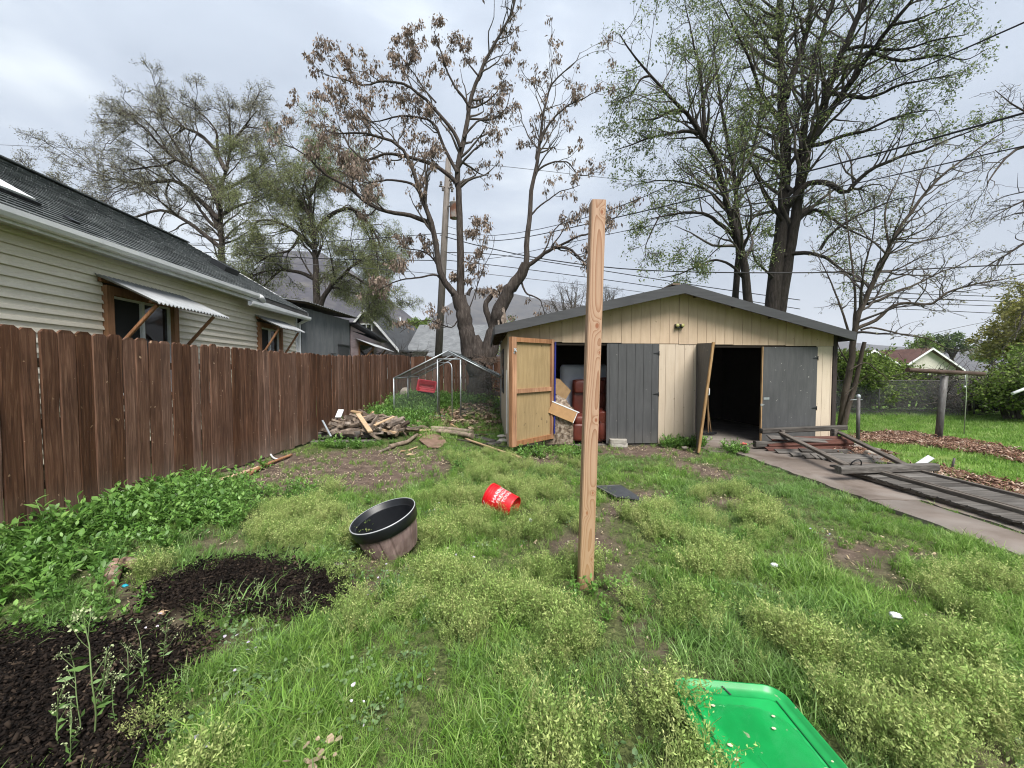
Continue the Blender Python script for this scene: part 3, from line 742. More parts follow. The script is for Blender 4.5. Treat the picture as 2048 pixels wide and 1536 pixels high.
# quilted mattress on end
mt = tagroot('mattress', gl(1.55, 1.35, 0.30), 'quilted pale grey mattress standing on end inside the left bay', 'mattress')
A, B_ = D(1122, 790, 8.50), D(1215, 790, 8.72)
m = MB(); n1, n2 = 40, 40; w, h, th = 1.15, 1.28, 0.24
ux = (B_-A); ux.z = 0; ux.normalize(); un = Vector((ux.y, -ux.x, 0)); base = Vector((A.x, A.y, 0.34))
vs = []
for side in (0, 1):
    for j in range(n2+1):
        for i in range(n1+1):
            s, t = i/n1, j/n2
            ex = min(s, 1-s)*w; ez = min(t, 1-t)*h; ed = min(ex, ez)
            rx = max(0, 0.12-ex); rz = max(0, 0.12-ez)
            cr = max(0.0, math.hypot(rx, rz)-0.12)
            px_ = s*w + (0.05*(rz/0.12)**2 if ex < 0.12 and s < 0.5 else (-0.05*(rz/0.12)**2 if ex < 0.12 else 0))
            d = 0.10*min(1, ed/0.09)**0.5 + 0.013*(abs(math.sin((s*w+t*h)*PI/0.125)) * abs(math.sin((s*w-t*h)*PI/0.125)))*min(1, ed/0.1)
            vs.append(base + ux*px_ + un*((d if side == 0 else -d)+0.0) + Vector((0, 0, t*h)) + un*(-0.10*t))
N1 = n1+1; off = N1*(n2+1)
fs = [(j*N1+i, j*N1+i+1, (j+1)*N1+i+1, (j+1)*N1+i) for j in range(n2) for i in range(n1)]
fs += [(off+j*N1+i, off+(j+1)*N1+i, off+(j+1)*N1+i+1, off+j*N1+i+1) for j in range(n2) for i in range(n1)]
bd = [i for i in range(N1)] + [j*N1+n1 for j in range(1, n2+1)] + [n2*N1+i for i in range(n1-1, -1, -1)] + [j*N1 for j in range(n2-1, 0, -1)]
fs += [(bd[q], off+bd[q], off+bd[(q+1) % len(bd)], bd[(q+1) % len(bd)]) for q in range(len(bd))]
m.add(vs, fs, True); part(mt, 'cover', m, M['mattress'], fix=True)
# leather recliner
def rb(m, lo, hi, r, T=None):
    """cushion: a rounded box"""
    import itertools
    n = 8; lo = Vector(lo); hi = Vector(hi); c = (lo+hi)/2; hf = (hi-lo)/2
    b = len(m.v); vs = []; fs = []
    for j in range(n+1):
        ph = PI*j/n - PI/2
        for i in range(2*n):
            th = 2*PI*i/(2*n) + PI/(2*n)
            d = Vector((math.cos(ph)*math.cos(th), math.cos(ph)*math.sin(th), math.sin(ph)))
            e = Vector([math.copysign(abs(q)**0.35, q) for q in d]); mx = max(abs(q) for q in e); e = e/ (mx**0.6)
            p = c + Vector((max(-1, min(1, e.x))*hf.x, max(-1, min(1, e.y))*hf.y, max(-1, min(1, e.z))*hf.z))
            vs.append(T @ p if T else p)
    for j in range(n):
        for i in range(2*n): fs.append((j*2*n+i, j*2*n+(i+1) % (2*n), (j+1)*2*n+(i+1) % (2*n), (j+1)*2*n+i))
    m.add(vs, fs, True)
rc = empty('recliner', gl(1.62, 0.42, 0.03), 'dark red leather recliner with rolled arms, left bay', 'recliner', rot=(0, 0, GA-0.15))
def rpart(nm, lo, hi):
    m = MB(); rb(m, lo, hi, 0.05); return m.build(nm, M['leather'], rc, fix=True)
rpart('base', (-0.42, -0.30, 0.02), (0.42, 0.5, 0.42)); rpart('seat', (-0.24, -0.34, 0.36), (0.24, 0.30, 0.55)); rpart('backrest', (-0.22, 0.22, 0.45), (0.50, 0.50, 1.27))
rpart('headrest', (-0.19, 0.16, 0.98), (0.46, 0.32, 1.24)); rpart('footrest', (-0.25, -0.42, 0.06), (0.25, -0.31, 0.40))
for s in (-1, 1):
    m = MB(); m.tube([(s*0.36, -0.32, 0.52), (s*0.36, 0.0, 0.56), (s*0.36, 0.35, 0.56)], [0.11, 0.12, 0.11], 14); rb(m, (s*0.36-0.09, -0.31, 0.05), (s*0.36+0.09, 0.40, 0.52), 0.04); m.build('arm', M['leather'], rc, fix=True)
sf = empty('armchair', gl(2.55, 1.5, 0.0), 'dark red leather seat stacked behind the recliner, left bay', 'armchair', rot=(0, 0, GA+0.2))
for nm, lo, hi in (('seat', (-0.5, -0.45, 0.02), (0.5, 0.4, 0.62)), ('backrest', (-0.5, 0.3, 0.5), (0.5, 0.55, 1.55)), ('arm', (-0.62, -0.45, 0.5), (-0.42, 0.4, 0.92)), ('arm', (0.42, -0.45, 0.5), (0.62, 0.4, 0.92)), ('cushion', (-0.44, -0.5, 0.95), (0.44, 0.3, 1.16)), ('cushion', (-0.46, -0.48, 1.17), (0.46, 0.3, 1.34))):
    m = MB(); rb(m, lo, hi, 0.05); m.build(nm, M['leather'], sf, fix=True)
# boxes and boards heaped by the door
def cbx(loc, size, rz, label, name='cardboard_box', tilt=(0, 0)):
    o = empty(name, loc, label, 'box', rot=(tilt[0], tilt[1], rz)); w, d, h = size
    for nm, lo, hi in (('side_panel', (-w/2, -d/2, 0), (w/2, -d/2+0.006, h)), ('side_panel', (-w/2, d/2-0.006, 0), (w/2, d/2, h)), ('side_panel', (-w/2, -d/2+0.007, 0), (-w/2+0.006, d/2-0.007, h)), ('side_panel', (w/2-0.006, -d/2+0.007, 0), (w/2, d/2-0.007, h)),
                       ('flap', (-w/2, -d/2, h+0.002), (w/2, -0.004, h+0.007)), ('flap', (-w/2, 0.004, h+0.002), (w/2, d/2, h+0.007))):
        m = MB(); m.box(lo, hi); m.build(nm, M['cardboard'], o)
    return o
b = cbx(G(1110, 882, 0.03)+Vector((0, 0.28, 0)), (0.27, 0.38, 0.40), 0.10, 'upright cardboard box on the sill beside the open plywood door')
m = MB(); m.box((-0.13, -0.196, 0.25), (0.13, -0.1905, 0.262)); m.build('tape', flat('box_print', (0.16, 0.15, 0.13), 0.8), b)
cbx(D(1108, 790, 7.95)+Vector((-0.02, 0, 0.0)), (0.42, 0.34, 0.28), 0.7, 'tan cardboard box on top of the brown heap', tilt=(0.15, 0.62))
# tilted drawer front
c0, c1 = D(1101, 800, 7.42), D(1144, 818, 7.42)
tx = (c1-c0).normalized(); tn = Vector((0.10, -1, 0)).normalized(); tz = tx.cross(tn).normalized()
if tz.z < 0: tz = -tz
dr = empty('drawer', c0, 'tan wooden drawer with white edge, tilted in the left bay', 'drawer')
Ld = 0.52; Hd = 0.24; c0b = c0 + tx*0.045
def q(s, n, z): return c0b + tx*s + tn*n + tz*z
def qbox(nm, mat, s0, s1, n0, n1, z0, z1):
    m = MB(); bb = [q(s, n, z) for z in (z0, z1) for s, n in ((s0, n0), (s1, n0), (s1, n1), (s0, n1))]
    m.add(bb, [(3,2,1,0),(4,5,6,7),(0,1,5,4),(1,2,6,5),(2,3,7,6),(3,0,4,7)]); part(dr, nm, m, mat, fix=True)
qbox('front_panel', flat('drawer_board', (0.40, 0.235, 0.11), 0.6), 0, Ld, 0, 0.015, -Hd, -0.022); qbox('top_edge', M['white_trim'], -0.01, Ld+0.04, -0.34, 0.02, -0.02, 0)
qbox('side_panel', M['white_trim'], Ld+0.001, Ld+0.012, -0.34, 0.014, -Hd, -0.021); qbox('bottom_panel', flat('drawer_bottom', (0.33, 0.24, 0.14), 0.7), 0, Ld, -0.34, -0.001, -Hd, -Hd+0.01)
# brown heap of rumpled cloth
m = MB(); n = 26; vs = []; rg = random.Random(3); c = D(1122, 800, 7.72); 
for j in range(n+1):
    for i in range(n+1):
        s, t = i/n-0.5, j/n-0.5; r2 = (s*2)**2+(t*2)**2
        z = 0.24*max(0, 1-r2) + 0.035*math.sin(s*37+3*math.sin(t*19))*math.cos(t*31+s*11) + rg.uniform(-0.012, 0.012)
        vs.append((c.x-0.1+s*0.62, c.y+t*0.5, c.z-0.16+z))
vs2 = [(x, y, 0.05) for x, y, z in vs]
fs = [(j*(n+1)+i, j*(n+1)+i+1, (j+1)*(n+1)+i+1, (j+1)*(n+1)+i) for j in range(n) for i in range(n)]
m.add(vs, fs, True); bd = list(range(n+1)) + [j*(n+1)+n for j in range(1, n+1)] + [n*(n+1)+i for i in range(n-1, -1, -1)] + [j*(n+1) for j in range(n-1, 0, -1)]
k = len(bd); m.add([vs[i] for i in bd]+[vs2[i] for i in bd], [(i, k+i, k+(i+1) % k, (i+1) % k) for i in range(k)])
loose('blanket', m, surf('brown_patterned_cloth', [(0.35, (0.07, 0.048, 0.034)), (0.5, (0.22, 0.165, 0.12)), (0.65, (0.37, 0.31, 0.25))], (1, 1, 1), 16, 3, 0.95, 0.4, 0.01), c, 'rumpled brown patterned blanket heaped behind the tilted drawer', 'blanket')
# weathered wood chunk and pale stones at the sill
def stone(name, loc, size, mat, label, cat, seed=1, group=None, rz=0.0, n=10, jag=0.16, me=None):
    if me is None:
        rg = np.random.default_rng(seed); m = MB(); vs = []
        for j in range(n+1):
            ph = PI*j/n - PI/2
            for i in range(n*2):
                th = PI*i/n
                d = np.array((math.cos(ph)*math.cos(th), math.cos(ph)*math.sin(th), math.sin(ph)))
                vs.append(d)
        vs = np.array(vs); f = np.zeros(len(vs))
        for _ in range(5):
            a = rg.normal(0, 1, 3)*2.2; f += np.sin(vs @ a + rg.uniform(0, 6))
        vs = np.sign(vs)*np.abs(vs)**0.75 * (1+jag*f[:, None]/2)
        vs = vs*np.array(size)/2; vs[:, 2] = np.maximum(vs[:, 2], -size[2]*0.30) + size[2]*0.30
        fs = [(j*2*n+i, j*2*n+(i+1) % (2*n), (j+1)*2*n+(i+1) % (2*n), (j+1)*2*n+i) for j in range(n) for i in range(2*n)]
        m.add(vs, fs, True); me = m.mesh(name, mat)
    o = link(name, me, None, loc, (0, 0, rz)); return props(o, label, cat, group)
def log_(name, pts, rad, mat, label, cat, group=None, n=9, endmat=None):
    m = MB(); m.tube(pts, rad, n); return loose(name, m, mat, pts[0], label, cat, group)
stone('wood_chunk', G(1134, 872, 0.03)+Vector((0, 0.1, 0)), (0.36, 0.20, 0.19), M['grey_wood'], 'grey weathered chunk of wood on the left bay sill', 'wood', 4, rz=0.5)
stone('stone', GH(1134, 882), (0.19, 0.15, 0.10), M['rock'], 'pale round stone at the left bay sill under the wood chunk', 'stone', 5)
stone('stone', GH(1119, 880), (0.10, 0.10, 0.07), M['rock'], 'small grey stone at the foot of the cardboard box', 'stone', 6)
# blue strip by the hinge
m = MB(); m.bar(gl(0.90, -0.075, 0.27), gl(0.915, -0.065, 2.045), 0.03, 0.05, up=(0, 1, 0)); loose('painted_board', m, M['blue_paint'], gl(0.9, -0.07, 0.27), 'thin blue painted board upright beside the open plywood door', 'board')
# two stacked pavers in front of the grey door
for k, (dz, w, rz, lb) in enumerate(((0.0, 0.36, 0.05, 'lower concrete paver in front of the closed left door'), (0.075, 0.33, -0.12, 'upper concrete paver stacked in front of the closed left door'))):
    c = GH(1237, 893); m = MB()
    n = 14; poly = [((w/2)*(1+0.04*math.sin(i*7.1+k))*math.copysign(abs(math.cos(2*PI*i/n))**0.4, math.cos(2*PI*i/n)), 0.13*(1+0.05*math.sin(i*5.3+k))*math.copysign(abs(math.sin(2*PI*i/n))**0.4, math.sin(2*PI*i/n)), 0) for i in range(n)]
    m.prism(poly, (0, 0, 0.066)); o = m.build('paver', M['paver'], None, lb, 'paver', fix=True); o.location = c + Vector((0, 0.05, dz)); o.rotation_euler = (0.02*k, 0.03, rz)
# right bay: leaning tools, wheel, pale things
def tool(u, v, h, lean, label, rake=False):
    o = empty('garden_tool', gl(u, v, 0.03), label, 'tool')
    a, b2 = gl(u, v, 0.04), gl(u+lean, v+0.25, h)
    m = MB(); m.tube([a, a.lerp(b2, 0.5), b2], 0.014, 8); part(o, 'handle', m, M['raw_edge'])
    m = MB(); m.bar(a+Vector((-0.12, 0, 0.02)), a+Vector((0.12, 0, 0.02)), 0.03, 0.05); part(o, 'head', m, M['black_metal'])
tool(4.78, 0.9, 1.25, 0.12, 'leftmost long handled tool leaning in the dark right bay'); tool(4.92, 1.0, 1.05, 0.0, 'right one of the long tools leaning in the dark right bay')
m = MB(); m.lathe([(0.10, -0.04), (0.17, -0.05), (0.20, 0.0), (0.17, 0.05), (0.10, 0.04), (0.10, -0.04)], 24, Matrix.Translation(gl(5.15, 1.9, 0.22)) @ Matrix.Rotation(R(82), 4, 'X'))
loose('wheel', m, M['black_plastic'], gl(5.15, 1.9, 0.22), 'small black wheel on the floor of the right bay', 'wheel')
m = MB(); m.bar(gl(4.36, 0.9, 0.04), gl(4.34, 0.95, 0.5), 0.09, 0.03, up=(0, 1, 0)); loose('white_board', m, M['white_trim'], gl(4.36, 0.9, 0.03), 'short white board standing in the dark right bay', 'board')
m = MB(); m.tube([G(1480, 888, 0.045), G(1487, 887, 0.05), G(1495, 888, 0.045)], [0.012, 0.022, 0.012], 8); loose('wrapper', m, flat('pink_red', (0.62, 0.10, 0.11), 0.5), G(1487, 888, 0.04), 'small pinkish red wrapper on the concrete by the right bay', 'litter')
# ================================================================== BROWN BOARD FENCE
PKW = 0.138
def picket_mesh(seed, w, h):
    """dog-eared board, its face wandering a little, edges broken"""
    rg = random.Random(seed); n = 7; t = 0.017; m = MB()
    ear = 0.028 + rg.uniform(-0.004, 0.006)
    secs = []
    for k in range(n+1):
        z = (h-ear)*k/n; b = 0.004*math.sin(k*1.3+seed); e0 = rg.uniform(-0.0025, 0.0025); e1 = rg.uniform(-0.0025, 0.0025)
        secs.append((-w/2+e0, w/2+e1, z, b))
    secs.append((-w/2+ear, w/2-ear*rg.uniform(0.85, 1.1), h+rg.uniform(-0.003, 0.003), 0.0))
    vs = []
    for a, b, z, o in secs:
        c = 0.0065
        vs += [(a+c, -t/2+o, z), (b-c, -t/2+o, z), (b, -t/2+c+o, z), (b, t/2+o, z), (a, t/2+o, z), (a, -t/2+c+o, z)]
    fs = [(k*6+i, k*6+(i+1) % 6, (k+1)*6+(i+1) % 6, (k+1)*6+i) for k in range(len(secs)-1) for i in range(6)]
    fs += [(5, 4, 3, 2, 1, 0), tuple((len(secs)-1)*6+i for i in range(6))]
    m.add(vs, fs); return m.mesh('picket', M['picket'])
PKV = [picket_mesh(i, PKW + (0.004 if i % 3 else -0.006), 1.80 + 0.006*(i % 4)) for i in range(14)]
def fence_line(pts, label, ftop, x_of_face, seed, gaps=()):
    rg = random.Random(seed)
    fo = empty('fence', (pts[0][0], pts[0][1], 0), label, 'fence')
    ang = math.atan2(pts[1][1]-pts[0][1], pts[1][0]-pts[0][0]); Lh = math.hypot(pts[1][0]-pts[0][0], pts[1][1]-pts[0][1])
    dirv = Vector((math.cos(ang), math.sin(ang), 0)); s = 0.0; i = 0
    base = Vector((pts[0][0], pts[0][1], 0))
    while s < Lh:
        g = 0.0015 + (rg.random()**8)*0.010
        for gs, gw in gaps:
            if abs(s-gs) < PKW*0.5: g = gw
        p = base + dirv*(s + PKW/2)
        me = PKV[rg.randrange(len(PKV))]
        o = link('picket', me, fo)
        top = ftop(s) + rg.uniform(-0.018, 0.012)
        o.location = dirv*(s+PKW/2) + Vector((0, 0, top-1.80))
        o.location += Vector((-dirv.y, dirv.x, 0)) * rg.uniform(-0.008, 0.008)
        o.rotation_euler = (rg.uniform(-0.006, 0.006), rg.uniform(-0.007, 0.009), ang + (0 if x_of_face > 0 else PI) + rg.uniform(-0.015, 0.015))
        s += PKW + g; i += 1
    nr = Vector((-dirv.y, dirv.x, 0)) * (1 if x_of_face > 0 else -1)
    for z in (0.45, 1.0, 1.55):
        s0 = 0.0
        while s0 < Lh-0.05:
            s1 = min(Lh, s0+2.4); m = MB(); m.bar(dirv*s0+nr*0.034+Vector((0, 0, ftop(s0)-1.83+z)), dirv*s1+nr*0.034+Vector((0, 0, ftop(s1)-1.83+z)), 0.04, 0.085); m.build('rail', M['post_wood'], fo); s0 = s1+0.002
    s0 = 0.1
    while s0 < Lh:
        m = MB(); m.bar(dirv*s0+nr*0.10+Vector((0, 0, -0.2)), dirv*s0+nr*0.10+Vector((0, 0, ftop(s0)-0.12)), 0.09, 0.09); m.build('post', M['post_wood'], fo); s0 += 2.4
    return fo
F0, F1 = (-4.22, 2.45), (-4.05, 15.2)
def ftop(s):
    y = 2.45+s
    return 1.845 + (0.018 if y < 4.15 else 0) - 0.012*sm((y-4.5)/2) + 0.20*float(sm((y-8)/6.5)) - (0.02 if 4.3 < y < 5.2 else 0)
fence_line((F0, F1), 'long brown dog-eared board fence along the left side of the yard', ftop, 1, 5, gaps=((1.78, 0.030), (2.62, 0.018), (3.85, 0.016)))
fence_line(((-4.0, 15.25), (-0.35, 15.45)), 'brown board fence across the back behind the wire coop', lambda s: 2.03, 1, 9, gaps=((1.1, 0.02), (2.0, 0.015), (2.9, 0.015)))

# ================================================================== CREAM HOUSE
hn = Vector((1, 0.115, 0)).normalized(); ht = Vector((-0.115, 1, 0)).normalized()
HP0 = Vector((-5.415, 0, 0))
def hs_of(y): return (y - 0) / ht.y           # distance along the wall for a wall point at world y
def hw(s, off, z): return HP0 + ht*s + hn*off + Vector((0, 0, z))
house = empty('house', hw(1.0, 0, 0), 'cream clapboard house with grey shingle roof behind the brown fence', 'house')
def hp(name, m, mat, parent=None, label=None, kind=None, fix=True): return part(house, name, m, mat, label, kind, parent, fix)
def hbox(m, s0, s1, o0, o1, z0, z1, zs=None):
    b = [hw(s, o, z) for z in (z0, z1) for s, o in ((s0, o0), (s1, o0), (s1, o1), (s0, o1))]
    m.add(b, [(3,2,1,0),(4,5,6,7),(0,1,5,4),(1,2,6,5),(2,3,7,6),(3,0,4,7)])
S0, S1 = 1.0, hs_of(12.15)
W1 = (hs_of(5.74), hs_of(7.16), 1.05, 2.76); W2 = (hs_of(9.92), hs_of(11.18), 1.25, 2.74)
EXP = 0.128; z = 0.30; r = 0
while z < 3.30:
    zt = min(z+EXP, 3.36)
    segs = [(S0, S1)]
    for w0, w1, wz0, wz1 in (W1, W2):
        if zt > wz0 and z < wz1:
            segs = [q for a, b in segs for q in ((a, min(b, w0)), (max(a, w1), b)) if q[1]-q[0] > 0.02]
    for a, b in segs:
        m = MB()
        pts = [hw(a, 0.0, z+EXP+0.004), hw(a, 0.004, z+EXP-0.004), hw(a, 0.006, z+EXP*0.48), hw(a, 0.020, z+EXP*0.42), hw(a, 0.032, z+0.014), hw(a, 0.032, z+0.003), hw(a, 0.026, z+0.003), hw(a, 0.024, z+0.017), hw(a, 0.004, z+0.019), hw(a, 0.002, z+0.002)]
        m.prism(pts, ht*(b-a-0.003)); hp('siding_board', m, M['siding'])
    z += EXP; r += 1
m = MB(); hbox(m, S0, W1[0]-0.005, -0.12, -0.002, 0.0, 3.36); hbox(m, W1[0]-0.005, W1[1]+0.005, -0.12, -0.002, 0, W1[2]); hbox(m, W1[0]-0.005, W1[1]+0.005, -0.12, -0.002, W1[3], 3.36)
hbox(m, W1[1]+0.005, W2[0]-0.005, -0.12, -0.002, 0, 3.36); hbox(m, W2[0]-0.005, W2[1]+0.005, -0.12, -0.002, 0, W2[2]); hbox(m, W2[0]-0.005, W2[1]+0.005, -0.12, -0.002, W2[3], 3.36); hbox(m, W2[1]+0.005, S1, -0.12, -0.002, 0, 3.36)
hp('wall', m, M['soffit'])
m = MB(); m.prism([hw(S1-0.02, -0.004, 0), hw(S1-0.02, -6.3, 0), hw(S1-0.02, -6.3, 3.3), hw(S1-0.02, -3.2, 5.35), hw(S1-0.02, -0.004, 3.33)], ht*0.04); hp('gable_wall', m, M['siding'])
m = MB(); hbox(m, S1-0.03, S1+0.045, -0.03, 0.05, 0.2, 3.2); hp('corner_board', m, M['white_trim'])
def window(w, pane_split, tw):
    s0, s1, z0, z1 = w
    m = MB(); hbox(m, s0+0.002, s0+tw, -0.05, 0.075, z0, z1); hbox(m, s1-tw, s1-0.002, -0.05, 0.075, z0, z1); hbox(m, s0+tw+0.001, s1-tw-0.001, -0.05, 0.073, z1-tw*1.1, z1-0.002); hbox(m, s0+tw+0.001, s1-tw-0.001, -0.05, 0.05, z0, z0+0.05)
    wo = hp('window', m, M['cedar'])
    a, b, c, d = s0+tw+0.003, s1-tw-0.003, z0+0.052, z1-tw*1.1-0.003; f = 0.035; mid = a+(b-a)*pane_split
    m = MB(); hbox(m, a, a+f, -0.045, 0.012, c, d); hbox(m, b-f, b, -0.045, 0.012, c, d); hbox(m, mid-f*0.8, mid+f*0.8, -0.045, 0.016, c, d); hbox(m, a+f, mid-f*0.8, -0.045, 0.012, d-f, d); hbox(m, mid+f*0.8, b-f, -0.045, 0.012, d-f, d); hbox(m, a+f, mid-f*0.8, -0.045, 0.012, c, c+f); hbox(m, mid+f*0.8, b-f, -0.045, 0.012, c, c+f)
    hp('frame', m, M['white_trim'], wo)
    m = MB(); hbox(m, a+f, mid-f*0.8, -0.03, -0.024, c+f, d-f); hp('pane', m, M['screen'], wo)
    m = MB(); hbox(m, mid+f*0.8, b-f, -0.03, -0.024, c+f, d-f); hp('pane', m, M['glass'], wo)
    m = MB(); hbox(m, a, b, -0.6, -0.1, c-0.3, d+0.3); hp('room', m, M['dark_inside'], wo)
window(W1, 0.50, 0.115); window(W2, 0.52, 0.105)
def awning(sa, sb, zt, out, drop, braces, zb, sh=0.0):
    """corrugated sheet on a cedar ledger and two slanting braces; sh slides the lower edge along the wall"""
    m = MB(); n = int((sb-sa)/0.078)*8; rows = 6; vs = []
    for k in (0, 1):
        for j in range(rows+1):
            t = j/rows
            for i in range(n+1):
                s = sa + (sb-sa)*i/n
                vs.append(hw(s + sh*t, 0.03+out*t, zt-drop*t + 0.017*math.cos(2*PI*i/8) - 0.0025*k - 0.012*math.sin(t*PI)*math.sin(s*2.1)))
    N = n+1; o2 = N*(rows+1)
    fs = [(j*N+i, (j+1)*N+i, (j+1)*N+i+1, j*N+i+1) for j in range(rows) for i in range(n)] + [(o2+j*N+i, o2+j*N+i+1, o2+(j+1)*N+i+1, o2+(j+1)*N+i) for j in range(rows) for i in range(n)]
    fs += [(rows*N+i, o2+rows*N+i, o2+rows*N+i+1, rows*N+i+1) for i in range(n)]
    m.add(vs, fs, True); aw = hp('awning', m, M['corr'], fix=False)
    m = MB(); hbox(m, sa+0.06, sb-0.06, 0.025, 0.075, zt-0.095, zt-0.035); hp('ledger', m, M['cedar'], aw)
    m = MB(); m.bar(hw(sa+0.10+sh*0.8, 0.03+out*0.80, zt-drop*0.80-0.04), hw(sb-0.10+sh*0.8, 0.03+out*0.80, zt-drop*0.80-0.04), 0.04, 0.045); hp('batten', m, M['cedar'], aw)
    for s in braces:
        m = MB(); m.bar(hw(s, 0.045, zb), hw(s+sh*0.8, 0.03+out*0.82, zt-drop*0.82-0.075), 0.045, 0.045, up=ht); hp('brace', m, M['cedar'], aw)
awning(W1[0]-0.14, W1[1]+0.16, 2.89, 0.82, 0.40, (W1[0]+0.06, W1[1]-0.06), 1.72)
awning(W2[0]-0.12, W2[1]+0.14, 2.90, 0.60, 0.30, (W2[0]+0.06, W2[1]-0.06), 1.80)
# roof deck, shingles, ridge, rake
EO, RO, EZH, RZH = 0.34, -3.15, 3.30, 5.38
RS1 = S1 + 0.12
slope = Vector((0, 0, 1)) * (RZH-EZH) + hn*(RO-EO); sl = slope.length; sdir = slope.normalized(); snrm = ht.cross(sdir)
if snrm.z < 0: snrm = -snrm
m = MB(); m.prism([hw(S0-0.5, EO, EZH), hw(S0-0.5, RO, RZH), hw(S0-0.5, RO, RZH-0.1), hw(S0-0.5, EO, EZH-0.1)], ht*(RS1-S0+0.5)); hp('roof', m, M['roofing'])
m = MB(); m.prism([hw(S0-0.5, RO-0.01, RZH), hw(S0-0.5, 2*RO-EO, EZH), hw(S0-0.5, 2*RO-EO, EZH-0.1), hw(S0-0.5, RO-0.01, RZH-0.1)], ht*(RS1-S0+0.5)); hp('roof', m, M['roofing'])
rows = int(sl/0.142); TW = 0.305
def tabmesh():
    m = MB(); w, d, t = TW-0.012, 0.185, 0.020
    P = lambda s, a, n: ht*s + sdir*a + snrm*n
    vs = [P(-w/2, 0, 0.004), P(w/2, 0, 0.004), P(w/2, d, 0.001), P(-w/2, d, 0.001), P(-w/2, 0, 0.004+t), P(w/2, 0, 0.004+t), P(w/2, d, 0.003), P(-w/2, d, 0.003)]
    m.add(vs, [(3,2,1,0),(4,5,6,7),(0,1,5,4),(1,2,6,5),(2,3,7,6),(3,0,4,7)]); return m.mesh('shingle', M['shingle'])
tab = tabmesh(); rest = MB(); rg = random.Random(2); cand = []
for r in range(rows):
    s = S0 - 0.3 + (r % 2)*TW/2 + (r % 3)*0.05
    while s < RS1 - TW/2 + 0.1:
        cand.append((hw(s, 0, 0) + hn*EO + Vector((0, 0, EZH)) + sdir*(0.142*r + rg.uniform(-0.004, 0.004)) + snrm*(0.006+0.0005*(r % 2)), s)); s += TW
vis = sorted([c for c in cand if c[0].x/c[0].y > -1.36], key=lambda c: (c[0]-EYE).length)
first = set(id(c) for c in vis[:300])
hroot = house.location
for c in cand:
    if id(c) in first:
        o = link('shingle', tab, house, c[0]-hroot); 
    elif c[0].x/c[0].y > -1.6:
        b0 = len(rest.v); rest.add([Vector(v.co)+c[0] for v in tab.vertices], [tuple(p.vertices) for p in tab.polygons])
M['shingle_far'] = surf('grey_shingle_rows', [(0.3, (0.065, 0.072, 0.074)), (0.5, (0.115, 0.124, 0.127)), (0.7, (0.185, 0.198, 0.20))], (1, 1, 1), 4.2, 6, 0.95, 0.3, 0.004, 0.2, 0.3, 0.9, 0.0, 0.15)
hp('shingles', rest, M['shingle_far'], kind='stuff', fix=False)
m = MB(); m.bar(hw(S0, RO, RZH+0.02), hw(RS1, RO, RZH+0.02), 0.22, 0.03); hp('ridge_cap', m, M['shingle_far'])
m = MB(); m.prism([hw(RS1+0.002, EO, EZH-0.09), hw(RS1+0.002, EO, EZH+0.03), hw(RS1+0.002, RO, RZH+0.03), hw(RS1+0.002, RO, RZH-0.09)], ht*0.03); hp('rake_board', m, M['white_trim'])
m = MB(); hbox(m, S0, RS1, 0.002, EO-0.03, 3.195, 3.215); hp('soffit', m, M['white_trim'])
m = MB(); hbox(m, S0, RS1, EO-0.028, EO-0.004, 3.13, 3.30); hp('fascia', m, M['white_trim'])
def gutter(s0, s1, z0, z1, off, name='gutter'):
    m = MB(); pr = [(0, 0.0), (0.0, -0.10), (0.035, -0.115), (0.085, -0.105), (0.112, -0.06), (0.115, 0.0), (0.108, 0.0), (0.104, -0.055), (0.08, -0.097), (0.036, -0.106), (0.006, -0.095), (0.006, 0.0)]
    n = len(pr); vs = [hw(s0, off+o, z0+q) for o, q in pr] + [hw(s1, off+o, z1+q) for o, q in pr]
    m.add(vs, [tuple(range(n)), tuple(range(2*n-1, n-1, -1))] + [(i, n+i, n+(i+1) % n, (i+1) % n) for i in range(n)], False)
    g = hp(name, m, M['gutter'])
    s = s0+1.9
    while s < s1-0.2:
        t = (s-s0)/(s1-s0); zz = z0+(z1-z0)*t; m = MB(); vs = [hw(s+d, off+o*1.06-0.003, zz+q*1.06) for d in (0, 0.05) for o, q in pr[1:6]]
        m.add(vs, [(i, i+1, 5+i+1, 5+i) for i in range(4)]); hp('gutter_joint', m, M['gutter'], g, fix=False); s += 2.35
    return g
gA = gutter(S0, hs_of(9.25), 3.245, 3.315, EO-0.003)
m = MB(); e0 = hw(hs_of(9.25), EO+0.06, 3.27); m.tube([e0, e0+ht*0.13+Vector((0, 0, -0.015)), e0+ht*0.24+Vector((0, 0, -0.09))], [0.065, 0.066, 0.06], 12); hp('gutter_elbow', m, M['gutter'], gA)
gutter(hs_of(8.95), RS1+0.03, 3.11, 3.175, EO-0.02)
m = MB(); m.bar(hw(S1+0.09, 0.08, 0.3), hw(S1+0.09, 0.08, 2.98), 0.085, 0.07); m.bar(hw(S1+0.09, 0.10, 2.97), hw(RS1-0.02, EO+0.02, 3.10), 0.07, 0.07); hp('downspout', m, M['gutter'])
def on_roof(s, a, n=0.02): return hw(s, EO, EZH) + sdir*a + snrm*n
def roofbox(name, s0, s1, a0, a1, h, mat, parent=None):
    m = MB(); b = [on_roof(s, a, n) for n in (0.0, h) for s, a in ((s0, a0), (s1, a0), (s1, a1), (s0, a1))]
    m.add(b, [(3,2,1,0),(4,5,6,7),(0,1,5,4),(1,2,6,5),(2,3,7,6),(3,0,4,7)]); return hp(name, m, mat, parent)
roofbox('roof_vent', hs_of(10.35), hs_of(10.95), 1.55, 1.95, 0.16, M['black_metal'])
roofbox('roof_vent', hs_of(5.35), hs_of(5.47), 0.42, 0.54, 0.05, M['black_metal'])
